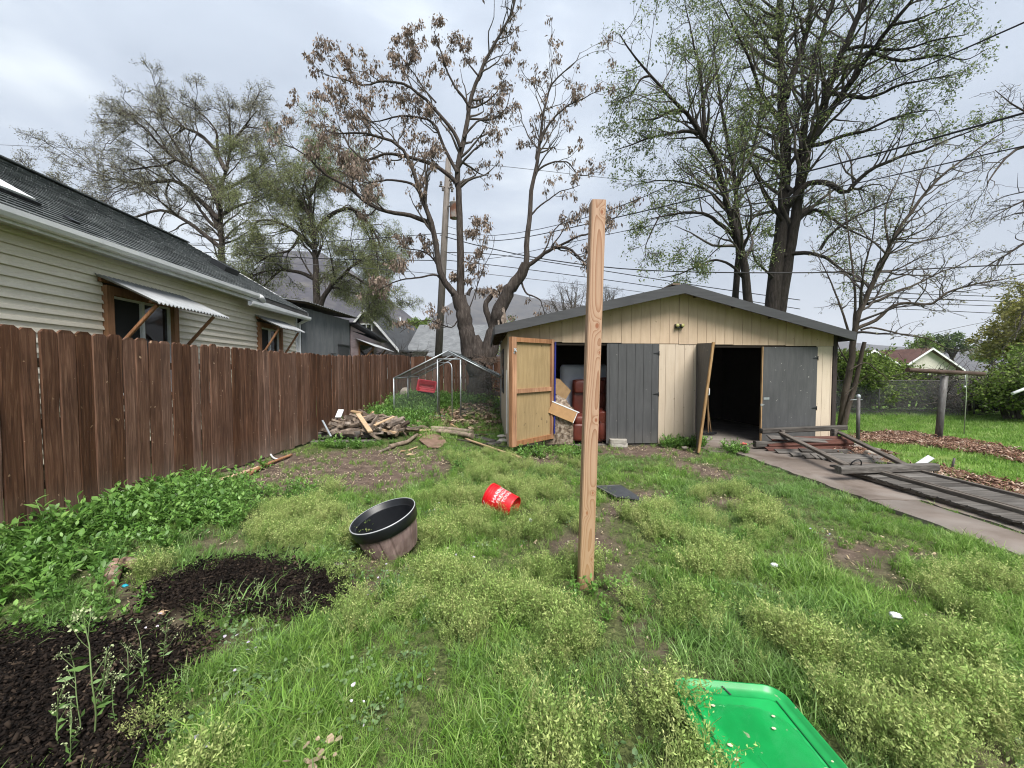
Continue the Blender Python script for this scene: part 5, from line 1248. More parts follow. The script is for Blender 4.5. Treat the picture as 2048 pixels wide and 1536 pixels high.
lm = [limb([(1410,275),(1408,240),(1407,210),(1403,170),(1400,137),(1390,100),(1382,60),(1370,10)], Y0-1.5, 0.08, 0.015, 0.5),
      limb([(1367,222),(1340,222),(1316,236),(1290,240),(1262,236)], Y0-2, 0.06, 0.012, -0.6), limb([(1404,268),(1370,262),(1340,268),(1300,275),(1262,290),(1230,300)], Y0-1.5, 0.07, 0.012, -1.2),
      limb([(1483,500),(1465,470),(1440,448),(1410,428),(1370,425),(1330,432),(1290,440)], Y0-0.8, 0.09, 0.014, -1.4), limb([(1460,430),(1430,392),(1396,372),(1350,362),(1310,362),(1262,372)], Y0-0.8, 0.07, 0.012, 1.2),
      limb([(1470,375),(1500,320),(1512,270),(1520,220),(1528,150),(1530,60)], Y0-0.4, 0.07, 0.014, 0.5), limb([(1300,152),(1282,158),(1262,190),(1240,200),(1222,230)], Y0-2.2, 0.04, 0.010, -0.3),
      limb([(1564,440),(1540,400),(1516,360),(1496,310),(1480,260)], Y0, 0.08, 0.014, -1.0), limb([(1568,250),(1545,220),(1520,180),(1500,120),(1470,60),(1440,0)], Y0+0.6, 0.10, 0.015, -1.4), limb([(1563,130),(1535,90),(1500,40),(1460,-20)], Y0+1, 0.09, 0.015, 0.5),
      limb([(1572,410),(1579,404),(1598,384),(1617,367),(1638,365),(1658,367),(1676,378),(1692,387),(1714,362),(1738,342),(1762,329),(1806,312),(1846,300),(1890,282),(1929,267),(1970,250)], Y0-0.3, 0.13, 0.014, -3.0, 26),
      limb([(1568,512),(1583,508),(1606,506),(1629,508),(1652,516),(1672,530),(1692,546),(1715,552),(1740,570)], Y0, 0.10, 0.014, -1.6), limb([(1580,470),(1598,440),(1625,420),(1655,430),(1684,452),(1720,470),(1760,490)], Y0, 0.09, 0.014, -1.8),
      limb([(1656,186),(1690,190),(1726,196),(1760,188),(1800,170),(1850,160),(1900,150)], Y0-1, 0.09, 0.014, -2.0), limb([(1690,100),(1730,92),(1775,100),(1820,96),(1870,80),(1930,70)], Y0-1.5, 0.07, 0.013, -1.6), limb([(1742,104),(1790,120),(1840,118),(1880,110),(1930,120),(1970,100)], Y0-2, 0.06, 0.012, -1.0),
      limb([(1617,292),(1650,286),(1690,270),(1730,262),(1775,240),(1820,226),(1870,220)], Y0-0.5, 0.09, 0.013, -2.2), limb([(1700,168),(1716,128),(1728,80),(1736,30),(1750,-40)], Y0-1.3, 0.06, 0.013, 1.0), limb([(1783,50),(1830,40),(1880,20),(1940,-10)], Y0-2.5, 0.05, 0.012, -0.5),
      limb([(1571,300),(1588,262),(1600,230),(1606,180),(1604,120)], Y0+0.5, 0.07, 0.013, 1.2), limb([(1490,560),(1462,530),(1430,520),(1400,530),(1360,548),(1320,556)], Y0-0.8, 0.06, 0.012, -0.8), limb([(1552,560),(1530,540),(1510,520),(1500,480)], Y0, 0.06, 0.012, -0.8),
      limb([(1320,430),(1300,470),(1290,500),(1296,530)], Y0-2, 0.03, 0.010, -0.4), limb([(1640,500),(1660,470),(1700,440),(1740,420),(1790,400),(1840,390)], Y0-0.6, 0.06, 0.012, -1.5)]
V, F = join([tubes(P_[None], r_[None], 12) for P_, r_ in tr+tl] + [tubes(P_[None], r_[None], 8) for P_, r_ in lm]); addp(root, 'trunk', V, F, M['bark_dark'])
al = tr[1:]+tl+lm+tr[:1]
Lp = np.stack([resample(P_, 24) for P_, r_ in al]); Lr = np.stack([np.interp(np.linspace(0, 1, 24), np.linspace(0, 1, len(r_)), r_) for P_, r_ in al]); LL = np.linalg.norm(np.diff(Lp, axis=1), axis=2).sum(1)
P1, R1 = spawn(rg, Lp, Lr, LL*3.0, 0.25, 1.0, 0.34, (30, 70), 0.05, 0.14, 9, 0.5, 0.008, 0.7, 2.9)
P2, R2 = spawn(rg, P1, R1, 5.6, 0.2, 1.0, 0.5, (25, 65), 0.03, 0.2, 7, 0.7, 0.0055, 0.35, 1.3)
P3, R3 = spawn(rg, P2, R2, 2.4, 0.3, 1.0, 0.5, (25, 60), 0.0, 0.22, 5, 0.75, 0.0045, 0.2, 0.6)
V, F = join([tubes(P1, R1, 5), tubes(P2, R2, 3), tubes(P3, R3, 3)]); addp(root, 'twigs', V, F, M['twig'])
def tufts(P_, nt, nl, lo, hi, spread, size, width, drop, keepfn=None):
    pos, tan = along(rg, P_, nt, lo, hi)
    if keepfn is not None: k = keepfn(pos); pos, tan = pos[k], tan[k]
    pos = np.repeat(pos, nl, 0) + rg.normal(0, spread, (len(pos)*nl, 3)); tan = np.repeat(tan, nl, 0)
    ax = tan*0.5 + rg.normal(0, 0.7, tan.shape); ax[:, 2] -= drop
    return leaves(rg, pos, ax, size, width, 0.14)
kf = lambda p: rg.random(len(p)) < np.clip(0.42 + 0.22*np.sin(p[:, 0]*1.3+p[:, 2]*0.9)*np.sin(p[:, 2]*1.7-p[:, 1]), 0.12, 1.0) * np.where(1024+FPX*p[:, 0]/p[:, 1] > 1700, 0.62, 1.0)
V, F = join([tufts(P3, 4, 3, 0.1, 1.0, 0.10, 0.088, 0.5, 0.4, kf), tufts(P2, 4, 3, 0.2, 1.0, 0.10, 0.088, 0.5, 0.4, kf)]); addp(root, 'crown', V, F, M['leaf_green'], False, rg)

# ---- small twiggy tree at the garage corner
rg = np.random.default_rng(8); Y0 = 9.6
root = tree_obj('twiggy_tree', G(1686, 850, 0)*1.0, 'small twiggy grey tree growing against the right corner of the garage')
root.location = (8.05, Y0, 0)
lm = [limb([(1680,868),(1684,840),(1690,789),(1696,760),(1700,739),(1704,712),(1706,687),(1711,656),(1720,620),(1734,596),(1742,573),(1750,556),(1758,542),(1768,516),(1779,492),(1796,462),(1817,433),(1842,398),(1867,367),(1898,340),(1929,317),(1975,285),(2010,262)], Y0, 0.085, 0.010, -0.8, 30),
      limb([(1688,850),(1699,806),(1708,778),(1714,752),(1721,722),(1724,702),(1729,684)], Y0-0.12, 0.062, 0.040, -0.1, 10),
      limb([(1712,658),(1724,652),(1740,646),(1752,640),(1766,628),(1779,616),(1795,608),(1811,606),(1830,607),(1847,609),(1865,607),(1878,598),(1889,588),(1919,576),(1960,566),(1999,560),(2050,548)], Y0, 0.045, 0.008, -0.9, 24),
      limb([(1734,608),(1746,604),(1760,600),(1780,590),(1799,580),(1824,572),(1849,560),(1880,545),(1920,530),(1970,500)], Y0, 0.036, 0.007, 0.8),
      limb([(1722,660),(1740,655),(1760,658),(1785,664),(1809,670),(1830,673),(1851,676),(1870,684),(1889,695),(1904,699),(1919,703),(1935,700)], Y0, 0.026, 0.006, -0.7),
      limb([(1708,672),(1708,640),(1711,610),(1708,560),(1702,510),(1696,460),(1690,400),(1680,350)], Y0, 0.032, 0.006, 0.6), limb([(1720,622),(1722,580),(1730,530),(1744,480),(1750,430),(1748,390)], Y0, 0.028, 0.006, -0.6),
      limb([(1704,690),(1690,640),(1676,600),(1660,560),(1640,520),(1620,490)], Y0, 0.030, 0.006, 0.7), limb([(1742,575),(1760,520),(1800,500),(1850,480),(1900,470),(1950,440)], Y0, 0.026, 0.006, 0.9),
      limb([(1700,740),(1730,725),(1752,740),(1770,752),(1780,768)], Y0-0.2, 0.016, 0.007, -0.2, 10), limb([(1702,735),(1680,700),(1672,672)], Y0, 0.02, 0.007, 0.0, 8), limb([(1779,494),(1770,440),(1776,400),(1800,350),(1815,310)], Y0, 0.026, 0.006, 0.4),
      limb([(1817,434),(1830,390),(1850,330),(1880,290)], Y0-0.3, 0.02, 0.005, 0.3), limb([(1758,544),(1790,540),(1830,520),(1870,500),(1910,480)], Y0, 0.022, 0.005, -0.5), limb([(1690,790),(1724,760),(1740,748)], Y0-0.3, 0.011, 0.005, -0.1, 6)]
V, F = join([tubes(P_[None], r_[None], 9) for P_, r_ in lm]); addp(root, 'trunk', V, F, surf('smooth_grey_bark', [(0.3, (0.040, 0.032, 0.025)), (0.7, (0.105, 0.086, 0.070))], (4, 4, 1), 4, 6, 0.9, 0.5, 0.01, spec=0.1))
Lp = np.stack([resample(P_, 24) for P_, r_ in lm if len(P_) > 10 or 1]); Lr = np.stack([np.interp(np.linspace(0, 1, 24), np.linspace(0, 1, len(r_)), r_) for P_, r_ in lm]); LL = np.linalg.norm(np.diff(Lp, axis=1), axis=2).sum(1)
sel = [0, 2, 3, 4, 5, 6, 7, 8, 11, 12, 13]; Lp, Lr, LL = Lp[sel], Lr[sel], LL[sel]
P1, R1 = spawn(rg, Lp, Lr, LL*4.6, 0.30, 1.0, 0.30, (25, 75), 0.02, 0.20, 9, 0.55, 0.004, 0.3, 1.5)
P2, R2 = spawn(rg, P1, R1, 5.0, 0.2, 1.0, 0.5, (25, 65), 0.02, 0.2, 7, 0.7, 0.003, 0.2, 0.7)
V, F = join([tubes(P1, R1, 5), tubes(P2, R2, 3)]); addp(root, 'twigs', V, F, M['twig_grey'])
V, F = tufts(P2, 2, 2, 0.3, 1.0, 0.02, 0.055, 0.5, 0.3, lambda p: rg.random(len(p)) < 0.62); addp(root, 'crown', V, F, M['leaf_small'], False, rg)

# ---- bare tree reaching in from the right edge
rg = np.random.default_rng(31); Y0 = 9.0
root = tree_obj('bare_tree', (14.2, Y0, 0), 'bare grey-branched tree reaching in at the right edge of the yard')
lm = [limb([(2240,900),(2232,760),(2215,620),(2190,500),(2160,400),(2120,320),(2070,290),(2030,300),(2000,330),(1975,365)], Y0, 0.14, 0.012, -0.5, 26), limb([(2200,540),(2150,480),(2100,470),(2060,480),(2020,505),(1985,525),(1955,545)], Y0, 0.06, 0.008, 0.4),
      limb([(2210,600),(2160,560),(2110,560),(2070,590),(2045,630),(2030,680)], Y0, 0.05, 0.007, -0.3), limb([(2160,405),(2130,380),(2090,380),(2050,400),(2010,420),(1980,440)], Y0, 0.04, 0.007, 0.3), limb([(2120,322),(2100,270),(2060,230),(2020,205),(1990,180)], Y0, 0.04, 0.006, 0.3), limb([(2212,640),(2150,630),(2100,640),(2070,680),(2060,720)], Y0+0.3, 0.035, 0.006, 0.2)]
V, F = join([tubes(P_[None], r_[None], 9) for P_, r_ in lm]); addp(root, 'trunk', V, F, M['bark'])
Lp = np.stack([resample(P_, 24) for P_, r_ in lm]); Lr = np.stack([np.interp(np.linspace(0, 1, 24), np.linspace(0, 1, len(r_)), r_) for P_, r_ in lm])
P1, R1 = spawn(rg, Lp, Lr, 16, 0.3, 1.0, 0.32, (25, 65), -0.05, 0.2, 9, 0.55, 0.004, 0.3, 1.3); P2, R2 = spawn(rg, P1, R1, 4, 0.2, 1.0, 0.5, (25, 65), -0.04, 0.22, 7, 0.7, 0.003, 0.2, 0.7)
V, F = join([tubes(P1, R1, 5), tubes(P2, R2, 3)]); addp(root, 'twigs', V, F, M['twig_grey'])
V, F = tufts(P2, 1, 2, 0.4, 1.0, 0.02, 0.05, 0.5, 0.2, lambda p: rg.random(len(p)) < 0.5); addp(root, 'crown', V, F, M['leaf_small'], False, rg)

# ---- two big trees beyond the cream house
def crown_tree(name, label, base, Y0, limbs, seed, bark, leafm, l1, l2, l3, leafargs, twig, d=1.0, nsub=(4.0, 2.0), up=(0.05, 0.02, 0.0), group=None, ang=(28, 65), extra=None):
    global rg
    rg = np.random.default_rng(seed); root = tree_obj(name, base, label, group)
    V, F = join([tubes(P_[None], r_[None], 9) for P_, r_ in limbs]); addp(root, 'trunk', V, F, bark)
    Lp = np.stack([resample(P_, 24) for P_, r_ in limbs]); Lr = np.stack([np.interp(np.linspace(0, 1, 24), np.linspace(0, 1, len(r_)), r_) for P_, r_ in limbs]); LL = np.linalg.norm(np.diff(Lp, axis=1), axis=2).sum(1)
    if extra:
        P0, R0 = spawn(rg, Lp, Lr, LL*extra[0], 0.35, 1.0, 0.6, (25, 60), up[0], 0.10, 24, 0.5, 0.016, extra[1], extra[2], taper=0.4); V, F = tubes(P0, R0, 5); addp(root, 'branches', V, F, bark)
        Lp = np.concatenate([Lp, P0]); Lr = np.concatenate([Lr, R0]); LL = np.linalg.norm(np.diff(Lp, axis=1), axis=2).sum(1)
    P1, R1 = spawn(rg, Lp, Lr, LL*d, 0.3, 1.0, 0.36, ang, up[0], 0.15, 9, 0.5, 0.010, *l1); P2, R2 = spawn(rg, P1, R1, nsub[0], 0.2, 1.0, 0.5, (25, 60), up[1], 0.2, 7, 0.7, 0.008, *l2); P3, R3 = spawn(rg, P2, R2, nsub[1], 0.25, 1.0, 0.5, (20, 55), up[2], 0.2, 5, 0.75, 0.006, *l3)
    V, F = join([tubes(P1, R1, 5), tubes(P2, R2, 3), tubes(P3, R3, 3)]); addp(root, 'twigs', V, F, twig)
    nt, nl, sp, size, width, drop, kp = leafargs
    V, F = join([tufts(P3, nt, nl, 0.2, 1.0, sp, size, width, drop, kp), tufts(P2, nt, nl, 0.3, 1.0, sp, size, width, drop, kp)]); addp(root, 'crown', V, F, leafm, False, rg)
    return root
Y0 = 24.0
lm = [limb([(450,720),(446,560),(442,470),(440,420),(440,399),(446,364),(456,325),(463,290),(484,262),(500,248)], Y0, 0.27, 0.03, 0.5, 24),
      limb([(440,420),(428,381),(412,360),(397,343),(376,330),(351,318),(330,300),(309,279),(286,254),(260,232)], Y0, 0.17, 0.02, -1.5), limb([(452,342),(441,322),(428,297),(414,282),(400,269),(376,258),(351,248),(322,235),(300,215)], Y0, 0.14, 0.02, 1.5),
      limb([(436,310),(434,285),(432,262),(416,240),(393,222),(385,212)], Y0, 0.09, 0.016, -0.8), limb([(440,440),(432,434),(412,412),(393,395),(380,382),(369,371),(348,362),(320,362),(281,367),(245,362),(210,353),(180,350)], Y0, 0.17, 0.02, 1.0),
      limb([(444,462),(428,452),(408,430),(386,398),(372,374)], Y0, 0.12, 0.04, -0.6), limb([(446,500),(410,470),(370,440),(323,420),(281,431),(246,438),(210,420),(176,415)], Y0, 0.14, 0.02, -1.2),
      limb([(463,292),(460,265),(458,240),(450,215)], Y0, 0.09, 0.016, 0.8), limb([(470,278),(490,252),(505,232),(515,220)], Y0, 0.08, 0.016, -0.6), limb([(446,380),(470,370),(500,350),(525,330),(540,300)], Y0, 0.10, 0.02, -1.0), limb([(444,430),(480,410),(520,400),(550,380)], Y0, 0.10, 0.02, 1.2),
      limb([(351,319),(330,330),(290,335),(250,340),(215,330)], Y0-0.8, 0.07, 0.015, 0.6), limb([(397,345),(360,300),(340,270),(310,240)], Y0-0.8, 0.07, 0.015, 0.9)]
crown_tree('spreading_tree', 'wide spreading tree with fine grey-green foliage above the cream house roof', (-18, Y0, 0.4), Y0, lm, 41, M['bark'], M['leaf_small'], (0.7, 2.4), (0.4, 1.2), (0.25, 0.7), (3, 2, 0.10, 0.075, 0.40, 0.2, lambda p: rg.random(len(p)) < 0.75), M['twig'], 2.0, (6.0, 2.8), (0.0, 0.02, 0.02), extra=(1.1, 1.4, 3.2))
Y0 = 22.0
lm = [limb([(634,700),(633,610),(633,540),(629,487),(624,440),(618,400),(612,370),(600,345)], Y0, 0.26, 0.04, 0.4, 22), limb([(636,640),(643,606),(660,575),(676,560),(692,545),(720,520),(744,510)], Y0, 0.17, 0.03, -1.2),
      limb([(630,500),(600,470),(570,450),(530,440),(500,450)], Y0, 0.15, 0.03, -1.0), limb([(628,470),(650,440),(680,420),(710,420),(740,450),(760,490),(768,530)], Y0, 0.14, 0.025, 0.8), limb([(622,430),(590,400),(560,380),(530,370),(505,385)], Y0, 0.12, 0.025, 0.8), limb([(618,395),(640,360),(660,340),(690,350),(715,370)], Y0, 0.10, 0.02, -0.8),
      limb([(632,560),(600,545),(560,540),(520,545),(490,560)], Y0, 0.12, 0.025, 0.8), limb([(692,545),(720,560),(745,580),(760,600)], Y0-0.8, 0.08, 0.02, 0.2), limb([(740,455),(755,520),(752,570),(758,600)], Y0+0.6, 0.06, 0.015, -0.4), limb([(560,540),(520,580),(500,610)], Y0+0.4, 0.07, 0.02, 0.4), limb([(600,470),(580,500),(540,510),(510,530)], Y0, 0.08, 0.02, -0.6)]
crown_tree('willow_tree', 'olive green willow-like tree with drooping sprays left of the utility pole', (-11.2, Y0, 0.4), Y0, lm, 43, M['bark'], M['leaf_willow'], (0.8, 2.2), (0.5, 1.3), (0.3, 0.8), (6, 2, 0.10, 0.085, 0.36, 0.6, lambda p: rg.random(len(p)) < 0.95), M['twig'], 2.2, (6.5, 3.0), (0.0, -0.08, -0.14), extra=(1.1, 1.6, 3.8))
# ---- bare trees in the distance beyond the garage roof
def simple_limbs(cx, top, base, Y, w, n, r, seed, spread=1.0):
    q = np.random.default_rng(seed); out = [limb([(cx, base), (cx+q.uniform(-4, 4), base+(top-base)*0.3), (cx+q.uniform(-8, 8), base+(top-base)*0.6), (cx+q.uniform(-12, 12), top+(base-top)*0.08)], Y, r, r*0.15, q.uniform(-1, 1), 18)]
    for i in range(n):
        s = q.uniform(-1, 1); h = q.uniform(0.05, 0.75); y0 = base+(top-base)*q.uniform(0.15, 0.45); out.append(limb([(cx, y0), (cx+s*w*0.35, y0+(top-base)*0.18), (cx+s*w*0.7, y0+(top-base)*(0.25+0.25*(1-abs(s)))), (cx+s*w, max(top+8, y0+(top-base)*(0.3+0.55*(1-abs(s)))))], Y, r*0.5, r*0.08, q.uniform(-2, 2), 18))
    return out
NOL = lambda p: rg.random(len(p)) < 0.10
for cx, top, Y, w, sd, lb in ((1140, 565, 42, 56, 1, 'leafless grey tree far behind the garage roof, left of the wooden post'), (1210, 572, 44, 50, 2, 'leafless grey tree far behind the garage roof, right of the wooden post')):
    crown_tree('bare_tree', lb, (D(cx, 700, Y).x, Y, 0.4), Y, simple_limbs(cx, top, 725, Y, w, 12, 0.26, sd), 60+sd, M['twig_grey'], M['seed'], (0.8, 2.2), (0.5, 1.2), (0.3, 0.7), (1, 1, 0.05, 0.12, 0.4, 0.3, NOL), M['twig_grey'], 1.6, (4.5, 2.0))
# ---- distant greenery between the roofs
ALL = lambda p: rg.random(len(p)) < 1.0
for cx, top, base, Y, w, sd, mt_, lb in ((845, 640, 735, 50, 26, 3, 'leaf_bright', 'yellow-green young tree beyond the back fence, between the grey house and the pole'), (812, 652, 735, 52, 20, 4, 'leaf_gold', 'small yellowish tree right of the grey gabled house'), (1012, 640, 735, 48, 22, 6, 'leaf_bright', 'pale green tree behind the broken stem, left of the garage eave'), (1905, 668, 735, 62, 36, 7, 'leaf_dark', 'dark green round tree behind the tan house roofs'), (1985, 690, 740, 58, 30, 9, 'leaf_bright', 'bright green tree beside the pale gabled wing'), (1850, 676, 735, 60, 40, 10, 'leaf_bright', 'far green tree above the brown roof')):
    crown_tree('green_tree', lb, (D(cx, 700, Y).x, Y, 0.2), Y, simple_limbs(cx, top, base, Y, w, 9, 0.2, sd), 70+sd, M['twig'], M[mt_], (0.7, 2.2), (0.5, 1.2), (0.3, 0.7), (4, 2, 0.12, 0.26, 0.6, 0.2, ALL), M['twig'], 1.3, (3.6, 1.6))
for cx, top, base, Y, w, sd, mt_, lb in ((2036, 612, 800, 22, 52, 11, 'leaf_gold', 'yellow-green bushy tree at the right edge beyond the clothes pole'), (2075, 590, 800, 20, 60, 12, 'leaf_gold', 'tall yellowish tree cut by the right edge of the picture'), (2100, 690, 820, 16, 36, 13, 'leaf_bright', 'fresh green tree at the far right edge above the hedge')):
    crown_tree('green_tree', lb, (D(cx, 700, Y).x, Y, 0), Y, simple_limbs(cx, top, base, Y, w, 11, 0.16, sd), 90+sd, M['bark'], M[mt_], (0.7, 2.2), (0.5, 1.2), (0.3, 0.7), (4, 2, 0.07, 0.14, 0.6, 0.2, ALL), M['twig'], 1.7, (4.2, 2.0))
# ---- hedge shrubs along the far side of the lawn
hedge = ((1712, 712, 815, 13.2, 40, 'leaf_bright', 21), (1752, 712, 812, 13.8, 42, 'leaf_bright', 22), (1812, 752, 815, 13.4, 46, 'leaf_bright', 23), (1880, 760, 815, 13.8, 46, 'leaf_dark', 24), (1938, 758, 820, 13.0, 50, 'twiggy', 25), (1992, 752, 822, 12.6, 44, 'twiggy', 26), (2045, 738, 838, 11.5, 50, 'leaf_bright', 27), (2120, 720, 850, 11, 60, 'leaf_bright', 28), (1660, 700, 812, 14.2, 36, 'leaf_dark', 29))
hl = ('light green shrub beside the twiggy tree at the garage corner', 'bright green spreading shrub left of the clothes pole', 'leafy green shrub behind the left end of the clothes pole bar', 'dark leafy shrub behind the clothes pole', 'bare grey twiggy thicket under the pale gabled wing', 'tangle of dark bare twigs left of the right-edge shrub', 'pale green shrub at the right edge of the lawn', 'green shrub beyond the right edge of the lawn', 'dark shrub just showing behind the garage corner')
for (cx, top, base, Y, w, mt_, sd), lb in zip(hedge, hl):
    q = np.random.default_rng(sd); lm = []
    for i in range(20):
        s = q.uniform(-1, 1); x0 = cx+s*w*0.7; hh = (base-top)*q.uniform(0.55, 1.0)*(1-0.35*s*s)
        lm.append(limb([(x0, base), (x0+s*w*0.25, base-hh*0.4), (x0+s*w*0.5+q.uniform(-5, 5), base-hh*0.75), (x0+s*w*0.75+q.uniform(-8, 8), base-hh)], Y, 0.035, 0.010, q.uniform(-0.7, 0.7), 14))
    tw = mt_ == 'twiggy'
    o = crown_tree('shrub', lb, (D(cx, base, Y).x, Y, 0), Y, lm, 120+sd, M['twig'], M['leaf_small'] if tw else M[mt_], (0.3, 1.0), (0.25, 0.7), (0.15, 0.45), (1, 1, 0.04, 0.07, 0.5, 0.2, NOL) if tw else (4, 2, 0.06, 0.085, 0.6, 0.2, (lambda p: rg.random(len(p)) < 0.85)), M['twig_grey'] if tw else M['twig'], 5.0, (3.6, 1.8))
    o['category'] = 'shrub'
# ================================================================== GROUND COVER (uncountable: scattered tufts)
M['grass'] = leafmat('lawn_blade', [(0.0, (0.100, 0.200, 0.030)), (0.45, (0.175, 0.320, 0.054)), (0.8, (0.255, 0.395, 0.085)), (1.0, (0.37, 0.46, 0.17))], 0.42, 0.5, 0.35, 0.35, True)
M['grass_blue'] = leafmat('cool_green_blade', [(0.0, (0.105, 0.205, 0.044)), (0.6, (0.185, 0.325, 0.080)), (1.0, (0.29, 0.41, 0.155))], 0.42, 0.45, 0.4, 0.35, True)
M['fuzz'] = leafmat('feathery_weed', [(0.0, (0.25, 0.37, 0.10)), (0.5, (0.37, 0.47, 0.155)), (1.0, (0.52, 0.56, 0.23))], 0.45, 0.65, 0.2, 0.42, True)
M['weed'] = leafmat('broad_leaf_weed', [(0.0, (0.080, 0.180, 0.032)), (0.5, (0.140, 0.280, 0.052)), (1.0, (0.21, 0.36, 0.085))], 0.38, 0.42, 0.45, 0.30, True)
M['clover'] = leafmat('low_round_leaf', [(0.0, (0.085, 0.155, 0.055)), (0.6, (0.15, 0.235, 0.095)), (1.0, (0.23, 0.31, 0.15))], 0.3, 0.5, 0.4, 0.25, True)
M['straw'] = leafmat('dry_straw', [(0.0, (0.22, 0.17, 0.10)), (0.5, (0.42, 0.34, 0.22)), (1.0, (0.60, 0.52, 0.38))], 0.2, 0.7, 0.2, 0.3, True)
M['chip'] = leafmat('bark_chip', [(0.0, (0.06, 0.028, 0.018)), (0.4, (0.16, 0.085, 0.055)), (0.8, (0.29, 0.19, 0.14)), (1.0, (0.48, 0.38, 0.30))], 0.0, 0.85, 0.15, 0.3, True)
M['crumb'] = leafmat('compost_crumb', [(0.0, (0.005, 0.004, 0.0035)), (0.6, (0.014, 0.010, 0.008)), (0.93, (0.032, 0.023, 0.017)), (1.0, (0.085, 0.06, 0.042))], 0.0, 0.95, 0.1, 0.3, True)
M['dead_leaf'] = leafmat('dry_fallen_leaf', [(0.0, (0.12, 0.075, 0.05)), (0.5, (0.26, 0.19, 0.13)), (1.0, (0.42, 0.33, 0.23))], 0.1, 0.8, 0.15, 0.3, True)
M['petal'] = leafmat('mauve_flower', [(0.0, (0.30, 0.24, 0.42)), (1.0, (0.60, 0.55, 0.62))], 0.3, 0.6, 0.2, 0.2, True)

def blade_mesh(name, rg, n, h, w, lean, rad, mat, segs=3, curl=0.9, fallen=0.0):
    """n curved tapering blades from one tuft"""
    az = rg.random(n)*2*PI; r0 = rad*np.sqrt(rg.random(n)); a0 = rg.random(n)*2*PI
    base = np.stack([r0*np.cos(a0), r0*np.sin(a0), np.full(n, -0.012)], 1)
    hh = h*(0.45+0.75*rg.random(n)); ww = w*(0.7+0.6*rg.random(n)); ln = lean*(0.4+1.0*rg.random(n))
    d = np.stack([np.cos(az), np.sin(az), np.zeros(n)], 1); tw = az + rg.normal(PI/2, 0.6, n); sd = np.stack([np.cos(tw), np.sin(tw), np.zeros(n)], 1)
    V = np.zeros((n, segs*2+1, 3)); pos = base.copy(); th = ln*0.35
    for k in range(segs):
        t = k/segs; wk = ww*(1-t*0.55)
        V[:, 2*k] = pos - sd*wk[:, None]/2; V[:, 2*k+1] = pos + sd*wk[:, None]/2
        st = hh/segs; pos = pos + d*(np.sin(th)*st)[:, None] + np.array([0, 0, 1.0])*(np.cos(th)*st)[:, None]
        th = np.minimum(th + ln*curl, 2.3)
    V[:, -1] = pos
    nv = segs*2+1; b = (np.arange(n)*nv)[:, None]
    q = [np.stack([b[:, 0]+2*k, b[:, 0]+2*k+1, b[:, 0]+2*k+3, b[:, 0]+2*k+2], 1) for k in range(segs-1)]
    k = segs-1; tip = np.stack([b[:, 0]+2*k, b[:, 0]+2*k+1, b[:, 0]+2*k+2, b[:, 0]+2*k+2], 1)
    Vf = V.reshape(-1, 3); me = bpy.data.meshes.new(name)
    fs = np.concatenate(q).tolist() + tip[:, :3].tolist()
    me.from_pydata(Vf.tolist(), [], fs); me.materials.append(mat)
    a = me.attributes.new('rv', 'FLOAT', 'FACE'); bl = np.concatenate([np.tile(np.arange(n), segs-1), np.arange(n)]); rv = rg.random(n)
    a.data.foreach_set('value', rv[bl].astype(np.float32)); me.polygons.foreach_set('use_smooth', np.ones(len(fs), bool))
    return me
def leafcloud(name, V, F, mat, rg):
    me = fast(name, V, F, mat, False); setrv(me, rg); return me
def fuzzy_mesh(name, rg, ns, h, mat, gmat=None):
    """a mound of thin stems carrying many tiny feathery leaflets, paler towards the tops"""
    st = np.zeros((ns, 6, 3)); az = rg.random(ns)*2*PI; r0 = 0.06*np.sqrt(rg.random(ns)); a0 = rg.random(ns)*2*PI; hh = h*(0.55+0.6*rg.random(ns)); ln = 0.10+0.5*rg.random(ns)
    for k in range(6):
        t = k/5; st[:, k] = np.stack([r0*np.cos(a0)+np.cos(az)*hh*ln*t*t, r0*np.sin(a0)+np.sin(az)*hh*ln*t*t, hh*t-0.01], 1)
    V1, F1 = tubes(st, np.full((ns, 6), 0.0008), 3)
    pos, tan = along(rg, st, 26, 0.30, 1.0); ax = tan*0.5+rg.normal(0, 0.8, tan.shape); ax[:, 2] += 0.3
    pos = pos + rg.normal(0, 0.008, pos.shape)
    V2, F2 = leaves(rg, pos, ax, 0.0135, 0.38, 0.1)
    V, F = join([(V1, F1), (V2, F2)]); me = fast(name, V, F, mat, False)
    rv = np.concatenate([np.full(len(F1), 0.25), np.clip(pos[:, 2]/h*0.75 + rg.normal(0, 0.22, len(pos)), 0, 1)]); at = me.attributes.new('rv', 'FLOAT', 'FACE'); at.data.foreach_set('value', rv.astype(np.float32)); return me  # leaflet value rises with height, with random scatter
